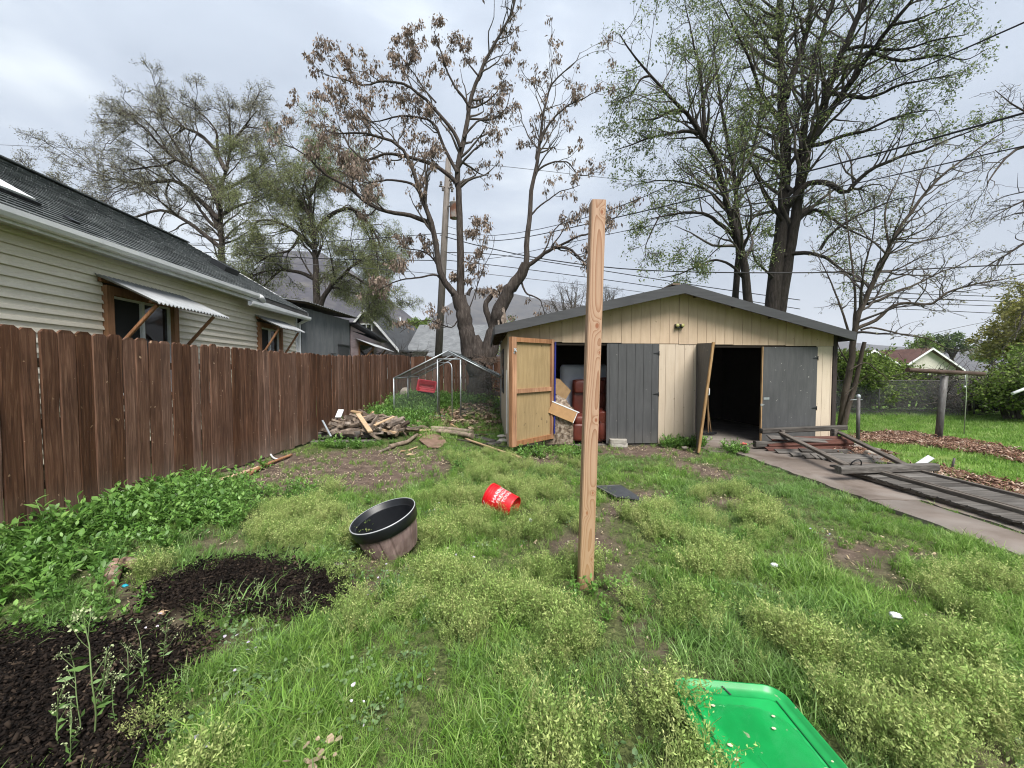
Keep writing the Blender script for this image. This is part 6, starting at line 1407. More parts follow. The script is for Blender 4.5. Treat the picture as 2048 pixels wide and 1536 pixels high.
def broad_mesh(name, rg, ns, h, size, mat, wdt=0.5, nl=5):
    """leafy weed: several stems, pointed oval leaves of two folded halves"""
    st = np.zeros((ns, 5, 3)); az = rg.random(ns)*2*PI; hh = h*(0.45+0.7*rg.random(ns)); ln = 0.2+0.6*rg.random(ns)
    for k in range(5):
        t = k/4; st[:, k] = np.stack([np.cos(az)*(0.015+hh*ln*t), np.sin(az)*(0.015+hh*ln*t), hh*t*(1-0.12*t)-0.01], 1)
    V1, F1 = tubes(st, np.full((ns, 5), 0.0022), 4)
    pos, tan = along(rg, st, nl, 0.15, 1.0); N = len(pos); a = rg.random(N)*2*PI; ax = np.stack([np.cos(a), np.sin(a), 0.35+0.4*rg.normal(0, 1, N)], 1)*0.8 + tan*0.3
    ax = nrmz(ax); up = np.array([0, 0, 1.0]) + rg.normal(0, 0.25, (N, 3)); side = nrmz(np.cross(ax, up)); nn = np.cross(side, ax)
    L_ = (size*(0.55+0.8*rg.random(N)))[:, None]; Wd = L_*wdt
    P = lambda l, w, z: pos + ax*L_*l + side*Wd*w + nn*L_*z
    V = np.stack([P(0, 0, 0), P(0.28, 0.42, 0.07), P(0.62, 0.40, 0.05), P(1, 0, -0.10), P(0.62, -0.40, 0.05), P(0.28, -0.42, 0.07), P(0.45, 0, -0.0)], 1).reshape(-1, 3)
    b = (np.arange(N)*7)[:, None]; F = np.concatenate([b+np.array([[0, 6, 1, 1]])*0+np.array([[0, 1, 2, 6]]), b+np.array([[6, 2, 3, 3]])*0+np.array([[6, 2, 3, 4]]), b+np.array([[0, 6, 4, 5]])])
    V, F = join([(V1, F1), (V, F)]); me = fast(name, V, F, mat, False)
    rv = np.concatenate([np.full(len(F1), 0.4), np.tile(rg.random(N), 3)]); at = me.attributes.new('rv', 'FLOAT', 'FACE'); at.data.foreach_set('value', rv.astype(np.float32)); return me
def clover_mesh(name, rg, n, mat, size=0.0085, h=0.045):
    pos = np.stack([rg.normal(0, 0.045, n), rg.normal(0, 0.045, n), h*(0.3+0.9*rg.random(n))], 1); k = 6; a = np.arange(k)*2*PI/k
    up = nrmz(np.array([0, 0, 1.0])+rg.normal(0, 0.4, (n, 3))); x = nrmz(np.cross(up, np.array([0.3, 1, 0]))); y = np.cross(up, x); s = (size*(0.6+0.7*rg.random(n)))[:, None]
    ring = np.stack([pos + (x*math.cos(t)+y*math.sin(t))*s*(1 if i % 2 else 0.82) + up*s*0.15 for i, t in enumerate(a)], 1)
    V = np.concatenate([ring, pos[:, None]], 1).reshape(-1, 3); b = (np.arange(n)*7)[:, None]; F = np.concatenate([b+np.array([[6, 0, 1, 2]]), b+np.array([[6, 2, 3, 4]]), b+np.array([[6, 4, 5, 0]])])
    return leafcloud(name, V, F, mat, rg)
def chip_mesh(name, rg, n, size, mat, flatness=0.3, spread=0.06, long_=2.0, zz=0.02):
    """loose chips: small six-sided blocks"""
    cs = np.array([(-1,-1,-1),(1,-1,-1),(1,1,-1),(-1,1,-1),(-1,-1,1),(1,-1,1),(1,1,1),(-1,1,1)])*0.5
    V = np.zeros((n, 8, 3)); 
    for i in range(n):
        s = size*(0.4+rg.random()); M_ = np.array(Matrix.Rotation(rg.random()*6.3, 3, 'Z') @ Matrix.Rotation(rg.normal(0, 0.45), 3, 'X') @ Matrix.Rotation(rg.normal(0, 0.45), 3, 'Y'))
        c = cs*np.array([s*long_*(0.5+rg.random()), s*(0.5+0.6*rg.random()), s*flatness]) * (1+rg.normal(0, 0.15, (8, 1)))
        V[i] = c @ M_.T + np.array([rg.normal(0, spread), rg.normal(0, spread), zz*rg.random()])
    b = (np.arange(n)*8)[:, None]; F = np.concatenate([b+np.array([f]) for f in ((3,2,1,0),(4,5,6,7),(0,1,5,4),(1,2,6,5),(2,3,7,6),(3,0,4,7))])
    me = fast(name, V.reshape(-1, 3), F, mat, False); a = me.attributes.new('rv', 'FLOAT', 'FACE'); a.data.foreach_set('value', np.tile(rg.random(n), 6).astype(np.float32)); return me
_gn = {}
def scatter(name, variants, xy, scale, rg, kind='stuff', tilt=0.12, lift=0.0, face=None):
    """one object: a point cloud whose points each carry a tuft from `variants`"""
    N = len(xy); z = rampz(xy[:, 0], xy[:, 1]) + bump(xy[:, 0], xy[:, 1]) + lift
    me = bpy.data.meshes.new(name); me.vertices.add(N); me.vertices.foreach_set('co', np.stack([xy[:, 0], xy[:, 1], z], 1).astype(np.float32).ravel())
    rot = np.stack([rg.normal(0, tilt, N), rg.normal(0, tilt, N), rg.random(N)*2*PI], 1)
    at = me.attributes.new('rot', 'FLOAT_VECTOR', 'POINT'); at.data.foreach_set('vector', rot.astype(np.float32).ravel())
    at = me.attributes.new('scl', 'FLOAT', 'POINT'); at.data.foreach_set('value', np.broadcast_to(scale, (N,)).astype(np.float32))
    at = me.attributes.new('pick', 'INT', 'POINT'); at.data.foreach_set('value', rg.integers(0, len(variants), N).astype(np.int32))
    col = bpy.data.collections.new(name + '_kinds')
    for i, v in enumerate(variants):
        o = bpy.data.objects.new('%s_kind_%02d' % (name, i), v); col.objects.link(o)
    o = link(name, me); o['kind'] = kind
    g = bpy.data.node_groups.new(name + '_scatter', 'GeometryNodeTree')
    g.interface.new_socket('Geometry', in_out='INPUT', socket_type='NodeSocketGeometry'); g.interface.new_socket('Geometry', in_out='OUTPUT', socket_type='NodeSocketGeometry')
    gi = g.nodes.new('NodeGroupInput'); go = g.nodes.new('NodeGroupOutput'); ip = g.nodes.new('GeometryNodeInstanceOnPoints'); ci = g.nodes.new('GeometryNodeCollectionInfo')
    ci.inputs['Collection'].default_value = col; ci.inputs['Separate Children'].default_value = True; ci.inputs['Reset Children'].default_value = True
    def na(n, ty):
        q = g.nodes.new('GeometryNodeInputNamedAttribute'); q.data_type = ty; q.inputs['Name'].default_value = n; return q.outputs['Attribute']
    ip.inputs['Pick Instance'].default_value = True
    g.links.new(gi.outputs[0], ip.inputs['Points']); g.links.new(ci.outputs[0], ip.inputs['Instance']); g.links.new(na('pick', 'INT'), ip.inputs['Instance Index'])
    e2r = g.nodes.new('FunctionNodeEulerToRotation'); g.links.new(na('rot', 'FLOAT_VECTOR'), e2r.inputs[0]); g.links.new(e2r.outputs[0], ip.inputs['Rotation'])
    g.links.new(na('scl', 'FLOAT'), ip.inputs['Scale']); g.links.new(ip.outputs[0], go.inputs[0])
    md = o.modifiers.new('scatter', 'NODES'); md.node_group = g
    return o
def rnd_xy(rg, x0, x1, y0, y1, dens):
    n = int((x1-x0)*(y1-y0)*dens); return np.stack([x0+(x1-x0)*rg.random(n), y0+(y1-y0)*rg.random(n)], 1)
def thin(rg, xy, p): return xy[rg.random(len(xy)) < p]
def inview(xy, m=0.25): return xy[(np.abs(xy[:, 0]) < 1.36*xy[:, 1]+m)]
def Fz(polys, xy, soft=0.25, w=0.10): return field(polys, xy[:, 0], xy[:, 1], soft, w)
rg = np.random.default_rng(77)
def blocked(xy):
    x, y = xy[:, 0], xy[:, 1]
    b = on_drive(x, y) | in_garage(x, y, 0.02) | (x < -4.14+0.012*(y-2.5))
    # things lying flat on the ground press the grass down
    lid = (x > 0.73) & (x < 1.24) & (y > 0.9) & (y < 1.78)
    mat_ = sdist(zone((1192,971),(1240,969),(1287,1001),(1236,994)), x, y) > -0.02
    pot = (x+1.04)**2 + (y-3.25)**2 < 0.29**2
    pst = (np.abs(x-0.52) < 0.07) & (np.abs(y-2.67) < 0.07)
    bk = ((x+0.13)**2 + (y-4.40)**2 < 0.14**2)
    heap = ((x+3.2)/0.95)**2 + ((y-8.35)/0.75)**2 < 1
    near_log = np.zeros(x.shape, bool)
    for seg, wd in [((a_, b_), 0.10) for a_, b_ in (((777,876),(945,880)), ((862,861),(945,869)), ((931,882),(1041,920)), ((779,899),(835,876)), ((845,890),(890,886)), ((438,967),(583,914)), ((802,850),(857,866)), ((945,872),(1000,888)))]:
        p0, p1 = GH(*seg[0]), GH(*seg[1]); dx, dy = p1.x-p0.x, p1.y-p0.y; t = np.clip(((x-p0.x)*dx+(y-p0.y)*dy)/(dx*dx+dy*dy), 0, 1); near_log |= (x-p0.x-t*dx)**2+(y-p0.y-t*dy)**2 < wd*wd
    return b | lid | mat_ | pot | pst | bk | heap | near_log
def patch(xy, s, ph): x, y = xy[:, 0], xy[:, 1]; return 0.5+0.5*np.sin(x*s+1.7*np.sin(y*s*0.7+ph))*np.cos(y*s*1.1+ph-x*0.5)
yard = inview(rnd_xy(rg, -4.2, 4.1, 1.0, 9.0, 1250)); yard = yard[~blocked(yard)]
d = yard[:, 1]
# nearer ground gets every tuft, farther ground fewer and larger ones
yard = thin(rg, yard, np.clip((2.6/yard[:, 1])**1.1, 0.30, 1.0))
fd = np.maximum(field(Z_DIRT, yard[:, 0], yard[:, 1], 0.22, 0.10, 0.12), Fz(Z_COMP, yard, 0.2, 0.06)); ff = Fz(Z_FUZZ, yard, 0.5, 0.2); fb = Fz(Z_BROAD, yard, 0.3, 0.12)
pg = (1-fd)*(1-0.35*ff)*(1-0.85*fb) * (0.55+0.45*patch(yard, 2.3, 0.4)) * (0.45+0.55*(patch(yard, 7.7, 1.0) > 0.33))
big = 0.85+0.35*np.clip((yard[:, 1]-2.5)/5, 0, 1)
k = rg.random(len(yard)) < pg; gxy = yard[k]
sc = (0.50+0.6*rg.random(len(gxy))) * (0.42+0.95*patch(gxy, 6.1, 2.0)) * (0.75+0.45*patch(gxy, 1.5, 2.0)) * np.clip(1.12-0.07*gxy[:, 1], 0.62, 1.0)*1.12
sc *= np.clip(0.55+0.9*np.clip((sdist(np.concatenate([z for z in Z_DIRT[1:2]]), gxy[:, 0], gxy[:, 1])*-1.0), 0, 0.6), 0.5, 1)
m1 = patch(gxy, 1.1, 5.0) + 0.15*rg.normal(0, 1, len(gxy)) > 0.58
V_g = [blade_mesh('blade', rg, 24, 0.125, 0.0042, 0.55, 0.050, M['grass']) for _ in range(6)] + [blade_mesh('blade', rg, 20, 0.16, 0.005, 0.75, 0.04, M['grass']) for _ in range(2)]
V_b = [blade_mesh('blade', rg, 22, 0.135, 0.0050, 0.65, 0.050, M['grass_blue']) for _ in range(4)]
scatter('lawn_grass', V_g, gxy[~m1], sc[~m1], rg); scatter('cool_green_grass', V_b, gxy[m1], sc[m1], rg)
# sprouts and dry bits on the bare patches
k = (rg.random(len(yard)) < 0.20*Fz(Z_DIRT, yard)*(patch(yard, 4.1, 1.0) > 0.4)) ; scatter('sparse_grass', V_g, yard[k], 0.35+0.4*rg.random(k.sum()), rg)
# feathery weed
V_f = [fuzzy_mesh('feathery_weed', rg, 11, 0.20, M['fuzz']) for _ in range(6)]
# they grow in mounds: scattered centres, each ringed by shorter stems
cn = inview(rnd_xy(rg, -2.7, 4.0, 1.0, 6.8, 17)); p = Fz(Z_FUZZ, cn, 0.4, 0.25)*0.95 + 0.05*(patch(cn, 1.9, 3.0) > 0.6); cn = thin(rg, cn, p)
cr = 0.09+0.16*rg.random(len(cn))**1.3; k = (cr*cr*PI*330*np.clip(3.4/cn[:, 1], 0.5, 1.0)).astype(int)+2; par = np.repeat(np.arange(len(cn)), k); rr2 = np.abs(rg.normal(0, 0.62, len(par))); aa = rg.random(len(par))*2*PI
fx = cn[par] + np.stack([np.cos(aa), np.sin(aa)], 1)*(rr2*cr[par])[:, None]; hsc = (0.45+0.6*np.exp(-rr2**2))*(0.62+2.0*cr[par])*np.clip(1.1-0.06*fx[:, 1], 0.6, 1.05)
k = ~blocked(fx) & (rg.random(len(fx)) > np.maximum(Fz(Z_DIRT, fx), Fz(Z_COMP, fx))); fx, hsc = fx[k], hsc[k]
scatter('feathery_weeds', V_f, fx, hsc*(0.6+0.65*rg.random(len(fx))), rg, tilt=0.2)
# broad-leaved weeds along the fence and round the woodpile
V_w = [broad_mesh('leafy_weed', rg, 9, 0.22, 0.046, M['weed'], 0.50, 6) for _ in range(5)]
bx = inview(rnd_xy(rg, -4.25, 2.2, 1.9, 9.2, 200)); bx = bx[~blocked(bx)]
p = Fz(Z_BROAD, bx, 0.25, 0.12)*0.95*(0.12+0.88*patch(bx, 2.9, 4.0)) + 0.012*(1-Fz(Z_COMP, bx))
bx = thin(rg, bx, p*(1-0.93*np.maximum(Fz(Z_DIRT, bx, 0.15, 0.06), Fz(Z_COMP, bx, 0.12, 0.05)))); near_f = np.clip(1.5-0.45*(bx[:, 0]+4.2), 0.6, 1.5)
scatter('leafy_weeds', V_w, bx, (0.6+0.65*rg.random(len(bx)))*near_f*np.where(bx[:, 1] > 6, 0.7, 1), rg)
cx = inview(rnd_xy(rg, -4.0, 0.2, 8.6, 14.8, 60)); cx = cx[~blocked(cx)]; p = Fz(Z_COOPG, cx, 0.5, 0.3)*0.95*(1-0.85*Fz(Z_COOP, cx, 0.5, 0.3)); cx = thin(rg, cx, p); scatter('coop_weeds', V_w, cx, 0.9+0.7*rg.random(len(cx)), rg)
gx2 = inview(rnd_xy(rg, -4.0, 0.3, 8.0, 15.0, 70)); gx2 = gx2[~blocked(gx2)]; gx2 = thin(rg, gx2, 0.9-0.75*Fz(Z_COOP, gx2, 0.4, 0.3)); scatter('back_grass', V_g, gx2, 1.1+0.8*rg.random(len(gx2)), rg)
# clumps by the garage wall
wx = np.concatenate([np.array([gl(3.05+0.95*rg.random(), -0.05-0.30*rg.random()**1.5, 0)[:2] for _ in range(60)]), np.array([gl(4.1+0.3*rg.random(), -0.55-0.4*rg.random(), 0)[:2] for _ in range(22)]), np.array([gl(0.1+1.2*rg.random(), -0.55-0.5*rg.random(), 0)[:2] for _ in range(30)])])
scatter('wall_weeds', V_w, wx, 0.6+0.5*rg.random(len(wx)), rg)
# low clover-like plants among the near grass
V_c = [clover_mesh('low_clover', rg, 26, M['clover']) for _ in range(4)]
lx = inview(rnd_xy(rg, -2.6, 3.2, 1.1, 4.2, 60)); lx = lx[~blocked(lx)]
p = (np.clip(1.2-np.abs(lx[:, 0]+0.9)*0.7, 0.06, 1))*(patch(lx, 3.3, 0.2) > 0.45)*(1-0.93*np.maximum(Fz(Z_COMP, lx, 0.15, 0.05), Fz(Z_DIRT, lx, 0.2, 0.05)))*(1-0.8*Fz(Z_FUZZ, lx)); lx = thin(rg, lx, p); scatter('low_clover', V_c, lx, 0.8+0.7*rg.random(len(lx)), rg)
px_ = thin(rg, lx, 0.10); V_p = [clover_mesh('mauve_flowers', rg, 5, M['petal'], 0.009, 0.13) for _ in range(3)]; scatter('mauve_flowers', V_p, px_, 1.0, rg)
# far lawn: short grass, thinning to the ground sheet's own colour with distance
V_l = [blade_mesh('blade', rg, 30, 0.085, 0.007, 0.6, 0.11, M['grass'], 2) for _ in range(4)]
ax_ = inview(rnd_xy(rg, 5.75, 19, 3.6, 14.5, 70), 1.0); ax_ = ax_[~blocked(ax_)]; ax_ = thin(rg, ax_, 1-Fz(Z_BARK, ax_, 0.3, 0.1)); ax_ = ax_[ax_[:, 0] > 5.76]; scatter('far_lawn_grass', V_l, ax_, 0.7+0.7*rg.random(len(ax_)), rg)
# grass in the slab joint and along the driveway's edge
jx = np.stack([4.575+rg.normal(0, 0.03, 260), 0.5+3.75*rg.random(260)], 1); jx = thin(rg, jx, 0.35+0.65*(patch(jx, 2.0, 0.7) > 0.4)); scatter('joint_grass', V_g, jx, 0.30+0.35*rg.random(len(jx)), rg, lift=0.0)
# bark chips, compost crumbs, straw, fallen leaves
V_k = [chip_mesh('bark_chips', rg, 34, 0.022, M['chip'], 0.35, 0.10) for _ in range(5)]
kx = inview(rnd_xy(rg, 5.8, 12.6, 3.6, 9.0, 220), 1.0); kx = kx[(kx[:, 0] > 5.78)]; kx = thin(rg, kx, Fz(Z_BARK, kx, 0.15, 0.06)*0.9); scatter('bark_mulch', V_k, kx, 0.6+0.45*rg.random(len(kx)), rg, lift=0.03)
V_q = [chip_mesh('compost_crumbs', rg, 44, 0.0065, M['crumb'], 0.6, 0.045, 1.9, 0.012) for _ in range(5)]
qx = inview(rnd_xy(rg, -3.8, -0.5, 1.05, 3.4, 700)); qx = thin(rg, qx, Fz(Z_COMP, qx, 0.10, 0.05)*0.9); scatter('compost_crumbs', V_q, qx, 0.7+0.9*rg.random(len(qx)), rg, lift=0.05)
V_s = [chip_mesh('soil_bits', rg, 7, 0.009, M['straw'], 0.35, 0.06, 1.8, 0.006) for _ in range(4)]
sx = inview(rnd_xy(rg, -4.1, 4.0, 1.1, 8.8, 60)); sx = sx[~blocked(sx)]; sx = thin(rg, sx, 0.75*Fz(Z_DIRT, sx, 0.3, 0.1)+0.10*Fz(Z_COMP, sx)+0.03); scatter('straw_bits', V_s, sx, 0.6+0.8*rg.random(len(sx)), rg, lift=0.015)
V_d = [clover_mesh('fallen_leaves', rg, 16, M['dead_leaf'], 0.035, 0.03) for _ in range(3)]
dx_ = inview(rnd_xy(rg, -3.6, 0.2, 8.2, 14.6, 34)); dx_ = dx_[~blocked(dx_)]; dx_ = thin(rg, dx_, 0.15+0.8*Fz(Z_COOP, dx_, 0.5, 0.3)); scatter('fallen_leaves', V_d, dx_, 0.9+0.6*rg.random(len(dx_)), rg, lift=0.01)
# ================================================================== THINGS IN THE YARD
# ---- new wooden post
def post_mat():
    m, t, b, o = newmat('fir_post'); lk = t.links.new
    tc = nd(t, 'ShaderNodeTexCoord'); sp = nd(t, 'ShaderNodeSeparateXYZ'); lk(tc.outputs['Object'], sp.inputs[0])
    def mth(op, a, b_=None):
        n = nd(t, 'ShaderNodeMath', operation=op)
        for i, v in enumerate((a, b_)):
            if v is None: continue
            if isinstance(v, (int, float)): n.inputs[i].default_value = v
            else: lk(v, n.inputs[i])
        return n.outputs[0]
    mp = nd(t, 'ShaderNodeMapping', Scale=(5, 5, 0.9)); lk(tc.outputs['Object'], mp.inputs[0])
    n1 = nd(t, 'ShaderNodeTexNoise', Scale=1.0, Detail=2, Roughness=0.4); lk(mp.outputs[0], n1.inputs['Vector'])
    x = mth('ADD', sp.outputs['X'], mth('ADD', -0.016, mth('MULTIPLY', mth('SUBTRACT', n1.outputs['Fac'], 0.5), 0.10))); y = mth('ADD', sp.outputs['Y'], 0.105)
    rr = mth('SQRT', mth('ADD', mth('MULTIPLY', x, x), mth('MULTIPLY', y, y)))
    rr = mth('ADD', rr, mth('MULTIPLY', sp.outputs['Z'], 0.0085))
    knots = [(0.022, 2.56, 0.022), (0.015, 1.80, 0.030), (0.036, 1.62, 0.016), (0.022, 0.66, 0.018), (-0.012, 0.52, 0.020), (0.028, 1.16, 0.020), (0.030, 0.20, 0.016)]
    kd = None
    for kx, kz, kr in knots:
        v = nd(t, 'ShaderNodeCombineXYZ'); lk(mth('SUBTRACT', sp.outputs['X'], kx), v.inputs[0]); lk(mth('MULTIPLY', mth('SUBTRACT', sp.outputs['Z'], kz), 0.62), v.inputs[2])
        ln = nd(t, 'ShaderNodeVectorMath', operation='LENGTH'); lk(v.outputs[0], ln.inputs[0]); q = mth('DIVIDE', ln.outputs['Value'], kr)
        g = mth('DIVIDE', 1.0, mth('ADD', 1.0, mth('MULTIPLY', q, q))); rr = mth('ADD', rr, mth('MULTIPLY', g, 0.032 if kr > 0.02 else 0.022))
        kd = g if kd is None else mth('MAXIMUM', kd, g)
    ph = mth('FRACT', mth('MULTIPLY', rr, 112.0))
    rp = ramp(t, [(0.0, (0.46, 0.30, 0.205)), (0.55, (0.42, 0.265, 0.175)), (0.86, (0.29, 0.145, 0.08)), (0.97, (0.25, 0.11, 0.055)), (1.0, (0.44, 0.285, 0.19))]); lk(ph, rp.inputs[0])
    mp2 = nd(t, 'ShaderNodeMapping', Scale=(60, 60, 2.0)); lk(tc.outputs['Object'], mp2.inputs[0]); n2 = nd(t, 'ShaderNodeTexNoise', Scale=2, Detail=5); lk(mp2.outputs[0], n2.inputs['Vector'])
    r2 = ramp(t, [(0.3, (0.80, 0.80, 0.80)), (0.7, (1, 1, 1))]); lk(n2.outputs['Fac'], r2.inputs[0]); c = mixc(t, 'MULTIPLY', 1.0, rp.outputs[0], r2.outputs[0])
    c = mixc(t, 'MIX', 0.22, c, (0.43, 0.285, 0.195))
    kr_ = ramp(t, [(0.80, (0, 0, 0)), (0.93, (1, 1, 1))]); lk(kd, kr_.inputs[0]); c = mixc(t, 'MIX', kr_.outputs[0], c, (0.26, 0.105, 0.055))
    mr = nd(t, 'ShaderNodeMapRange'); mr.inputs['From Min'].default_value = 0.0; mr.inputs['From Max'].default_value = 1.1; mr.inputs['To Min'].default_value = 0.5; mr.inputs['To Max'].default_value = 0.0; lk(sp.outputs['Z'], mr.inputs['Value'])
    c = mixc(t, 'MIX', mr.outputs[0], c, (0.33, 0.22, 0.09)); lk(c, b.inputs['Base Color']); b.inputs['Roughness'].default_value = 0.7; b.inputs['Specular IOR Level'].default_value = 0.25
    bp = nd(t, 'ShaderNodeBump', Strength=0.25, Distance=0.002); lk(n2.outputs['Fac'], bp.inputs['Height']); lk(bp.outputs[0], b.inputs['Normal']); return m
pb = G(1170, 1168); ptop = D(1195, 405, pb.y + 0.02)
m = MB(); hp_ = (ptop-pb).length; m.bar((0, 0, -0.15), (0, 0, hp_), 0.097, 0.097, up=(0, 1, 0), ch=0.07)
po = m.build('wooden_post', post_mat(), None, 'tall new square wooden post standing in the weeds mid-yard', 'post'); po.location = pb; po.rotation_euler = (-(ptop.y-pb.y)/hp_, (ptop.x-pb.x)/hp_, 0.0)

# ---- barrel planter, tipped
pc = G(787, 1098); T = Matrix.Translation(pc + Vector((0.0, 0.03, -0.005))) @ Matrix.Rotation(R(-15), 4, 'Y') @ Matrix.Rotation(R(8), 4, 'X')
T0 = Matrix.Translation(pc)
pl = empty('planter', pc, 'tipped barrel planter with black rim and pinkish ribbed side', 'planter')
m = MB(); n = 96; prof = [(0.195, 0.0), (0.215, 0.06), (0.235, 0.14), (0.25, 0.225)]; vs = []
for r_, z_ in prof:
    for k in range(n):
        a = 2*PI*k/n; st = 1.0 - 0.030*(1 if (k % 6) in (0,) else 0) ; v = Vector((r_*st*math.cos(a), r_*st*math.sin(a), z_)); vs.append(T @ v)
m.add(vs, [(i*n+k, i*n+(k+1) % n, (i+1)*n+(k+1) % n, (i+1)*n+k) for i in range(3) for k in range(n)])
part(pl, 'side_wall', m, surf('planter_staves', [(0.3, (0.16, 0.105, 0.095)), (0.7, (0.34, 0.245, 0.225))], (3, 3, 1), 5, 5, 0.6, 0.1, 0.003, 0.4, 0.35, 3))
m = MB(); m.lathe([(0.252, 0.218), (0.262, 0.222), (0.272, 0.30), (0.271, 0.312), (0.265, 0.316), (0.258, 0.312), (0.250, 0.27), (0.238, 0.262)], 64, T); part(pl, 'rim', m, M['black_plastic'])
m = MB(); m.lathe([(0.238, 0.262), (0.230, 0.20), (0.208, 0.10), (0.188, 0.035), (0.185, 0.03)], 64, T); part(pl, 'inner_wall', m, M['black_plastic'])
m = MB(); m.lathe([(0.2715, 0.3125), (0.2695, 0.317), (0.2655, 0.3175), (0.264, 0.3155)], 64, T); part(pl, 'lip', m, flat('rim_lip_highlight', (0.34, 0.35, 0.36), 0.35, 0.5))  # thin pale ring: the highlight along the rim's edge put into colour
m = MB(); m.lathe([(0.186, 0.032), (0.14, 0.040), (0.07, 0.045), (0.0, 0.05)], 40, T); part(pl, 'soil', m, surf('damp_potting_soil', [(0.3, (0.010, 0.009, 0.008)), (0.7, (0.035, 0.028, 0.022))], (1, 1, 1), 30, 6, 0.95, 0.7, 0.01))

# ---- red bucket on its side
bc = G(1003, 1024); bq = bc + Vector((0, 0.02, 0.105))
ax = Vector((-0.80, 0.42, 0.24)).normalized(); side = ax.cross(Vector((0, 0, 1))).normalized(); upv = side.cross(ax)
Tb = Matrix(((side.x, upv.x, ax.x, bq.x), (side.y, upv.y, ax.y, bq.y), (side.z, upv.z, ax.z, bq.z), (0, 0, 0, 1))) @ Matrix.Scale(0.9, 4) @ Matrix.Translation((0, 0, -0.185))
bu = empty('bucket', bc, 'red plastic bucket with white lettering lying in the weeds', 'bucket')
m = MB(); m.lathe([(0.0, 0.028), (0.120, 0.028), (0.127, 0.018), (0.128, 0.0), (0.133, 0.0), (0.134, 0.02), (0.149, 0.29), (0.150, 0.362), (0.146, 0.366), (0.143, 0.355), (0.141, 0.28), (0.122, 0.045), (0.0, 0.04)], 56, Tb); part(bu, 'body', m, M['red_plastic'])
for z_, r_ in ((0.285, 0.158), (0.315, 0.1585), (0.352, 0.160)):
    m = MB(); m.lathe([(0.1485, z_-0.006), (r_, z_-0.004), (r_, z_+0.004), (0.149, z_+0.006)], 56, Tb); part(bu, 'ring', m, M['red_plastic'])
def text_mesh(s, size):
    cu = bpy.data.curves.new('lettering', 'FONT'); cu.body = s; cu.size = size; cu.align_x = 'CENTER'; cu.resolution_u = 2
    o = bpy.data.objects.new('lettering', cu); COL.objects.link(o); bpy.context.view_layer.update()
    me = bpy.data.meshes.new_from_object(o.evaluated_get(bpy.context.evaluated_depsgraph_get())); bpy.data.objects.remove(o); return me
for s, z_, sz in (('HARBOR', 0.205, 0.062), ('FREIGHT', 0.150, 0.056), ('TOOLS', 0.098, 0.050)):
    me_ = text_mesh(s, sz); m = MB(); vs = []
    import bmesh
    bm = bmesh.new(); bm.from_mesh(me_); bmesh.ops.triangulate(bm, faces=bm.faces); bmesh.ops.subdivide_edges(bm, edges=[e for e in bm.edges if e.calc_length() > 0.012], cuts=2); bmesh.ops.triangulate(bm, faces=bm.faces)
    bm.verts.index_update()
    for v in bm.verts:
        zz = z_ + v.co.y; rr = 0.133 + (0.149-0.134)*zz/0.29 + 0.0022; a = R(78) - v.co.x*1.18/rr      # round the wall facing us
        vs.append(Tb @ Vector((rr*math.cos(a + R(38)), rr*math.sin(a + R(38)), zz)))
    m.add(vs, [tuple(v.index for v in f.verts) for f in bm.faces]); bm.free(); part(bu, 'lettering', m, M['white_print'])
m = MB(); pts = []
for k in range(15):
    a = PI*k/14; pts.append(Tb @ Vector((0.163*math.cos(a), -0.163*math.sin(a)*0.95, 0.34-0.10*math.sin(a))))
m.tube(pts, 0.0025, 6); part(bu, 'handle', m, M['galv'])

# ---- green storage-bin lid with rainwater on it
lz = 0.085
TLc, TRc = G(1350, 1366, lz), G(1556, 1368, lz); BRc, BLc = G(1668, 1540, lz), G(1392, 1540, lz)
axx = (TRc-TLc); Wd = axx.length + 0.03; axx.normalize(); axy = ((BRc-TRc)+(BLc-TLc)); axy.z = 0; axy.normalize(); axy = (axy - axx*axy.dot(axx)).normalized()
Lc = (TLc+TRc)/2 + axy*0.375 - axx*0.005
lid = empty('bin_lid', (Lc.x, Lc.y, 0), 'bright green plastic storage bin lid lying face up in the grass', 'lid')
def rr_(w, d, r, k=10):
    out = []
    for cx_, cy_, a0 in ((w/2-r, d/2-r, 0), (-w/2+r, d/2-r, 90), (-w/2+r, -d/2+r, 180), (w/2-r, -d/2+r, 270)):
        for i in range(k+1): a = R(a0+90*i/k); out.append((cx_+r*math.cos(a), cy_+r*math.sin(a)))
    return out
def lp(x, y, z): return Lc + axx*x - axy*y + Vector((0, 0, z - 0.02*(x/0.25) - 0.012*(y/0.4)))
def shell(m, rings):
    n = len(rings[0]); b = len(m.v); vs = [lp(x, y, z) for rg_ in rings for x, y, z in rg_]
    m.add(vs, [(i*n+k, i*n+(k+1) % n, (i+1)*n+(k+1) % n, (i+1)*n+k) for i in range(len(rings)-1) for k in range(n)] + [tuple((len(rings)-1)*n+k for k in range(n))], True)
DD = 0.78
def R3(w, d, r, z): return [(x, y, z) for x, y in rr_(w, d, r)]
M['green_plastic'] = surf('bright_green_plastic', [(0.3, (0.004, 0.25, 0.050)), (0.55, (0.008, 0.33, 0.075)), (0.75, (0.07, 0.38, 0.15))], (1, 1, 1), 3.5, 9, 0.34, 0.04, 0.002, 0.6, 0.28, 3, 0.0, 0.5, specks=((0.24, 0.30, 0.17), 24, 0.70))
m = MB(); shell(m, [R3(Wd, DD, 0.075, -0.035), R3(Wd+0.004, DD+0.004, 0.077, 0.0), R3(Wd, DD, 0.075, 0.012), R3(Wd-0.012, DD-0.012, 0.07, 0.012), R3(Wd-0.022, DD-0.022, 0.066, -0.008), R3(Wd-0.105, DD-0.125, 0.05, -0.009)]); part(lid, 'rim', m, M['green_plastic'])
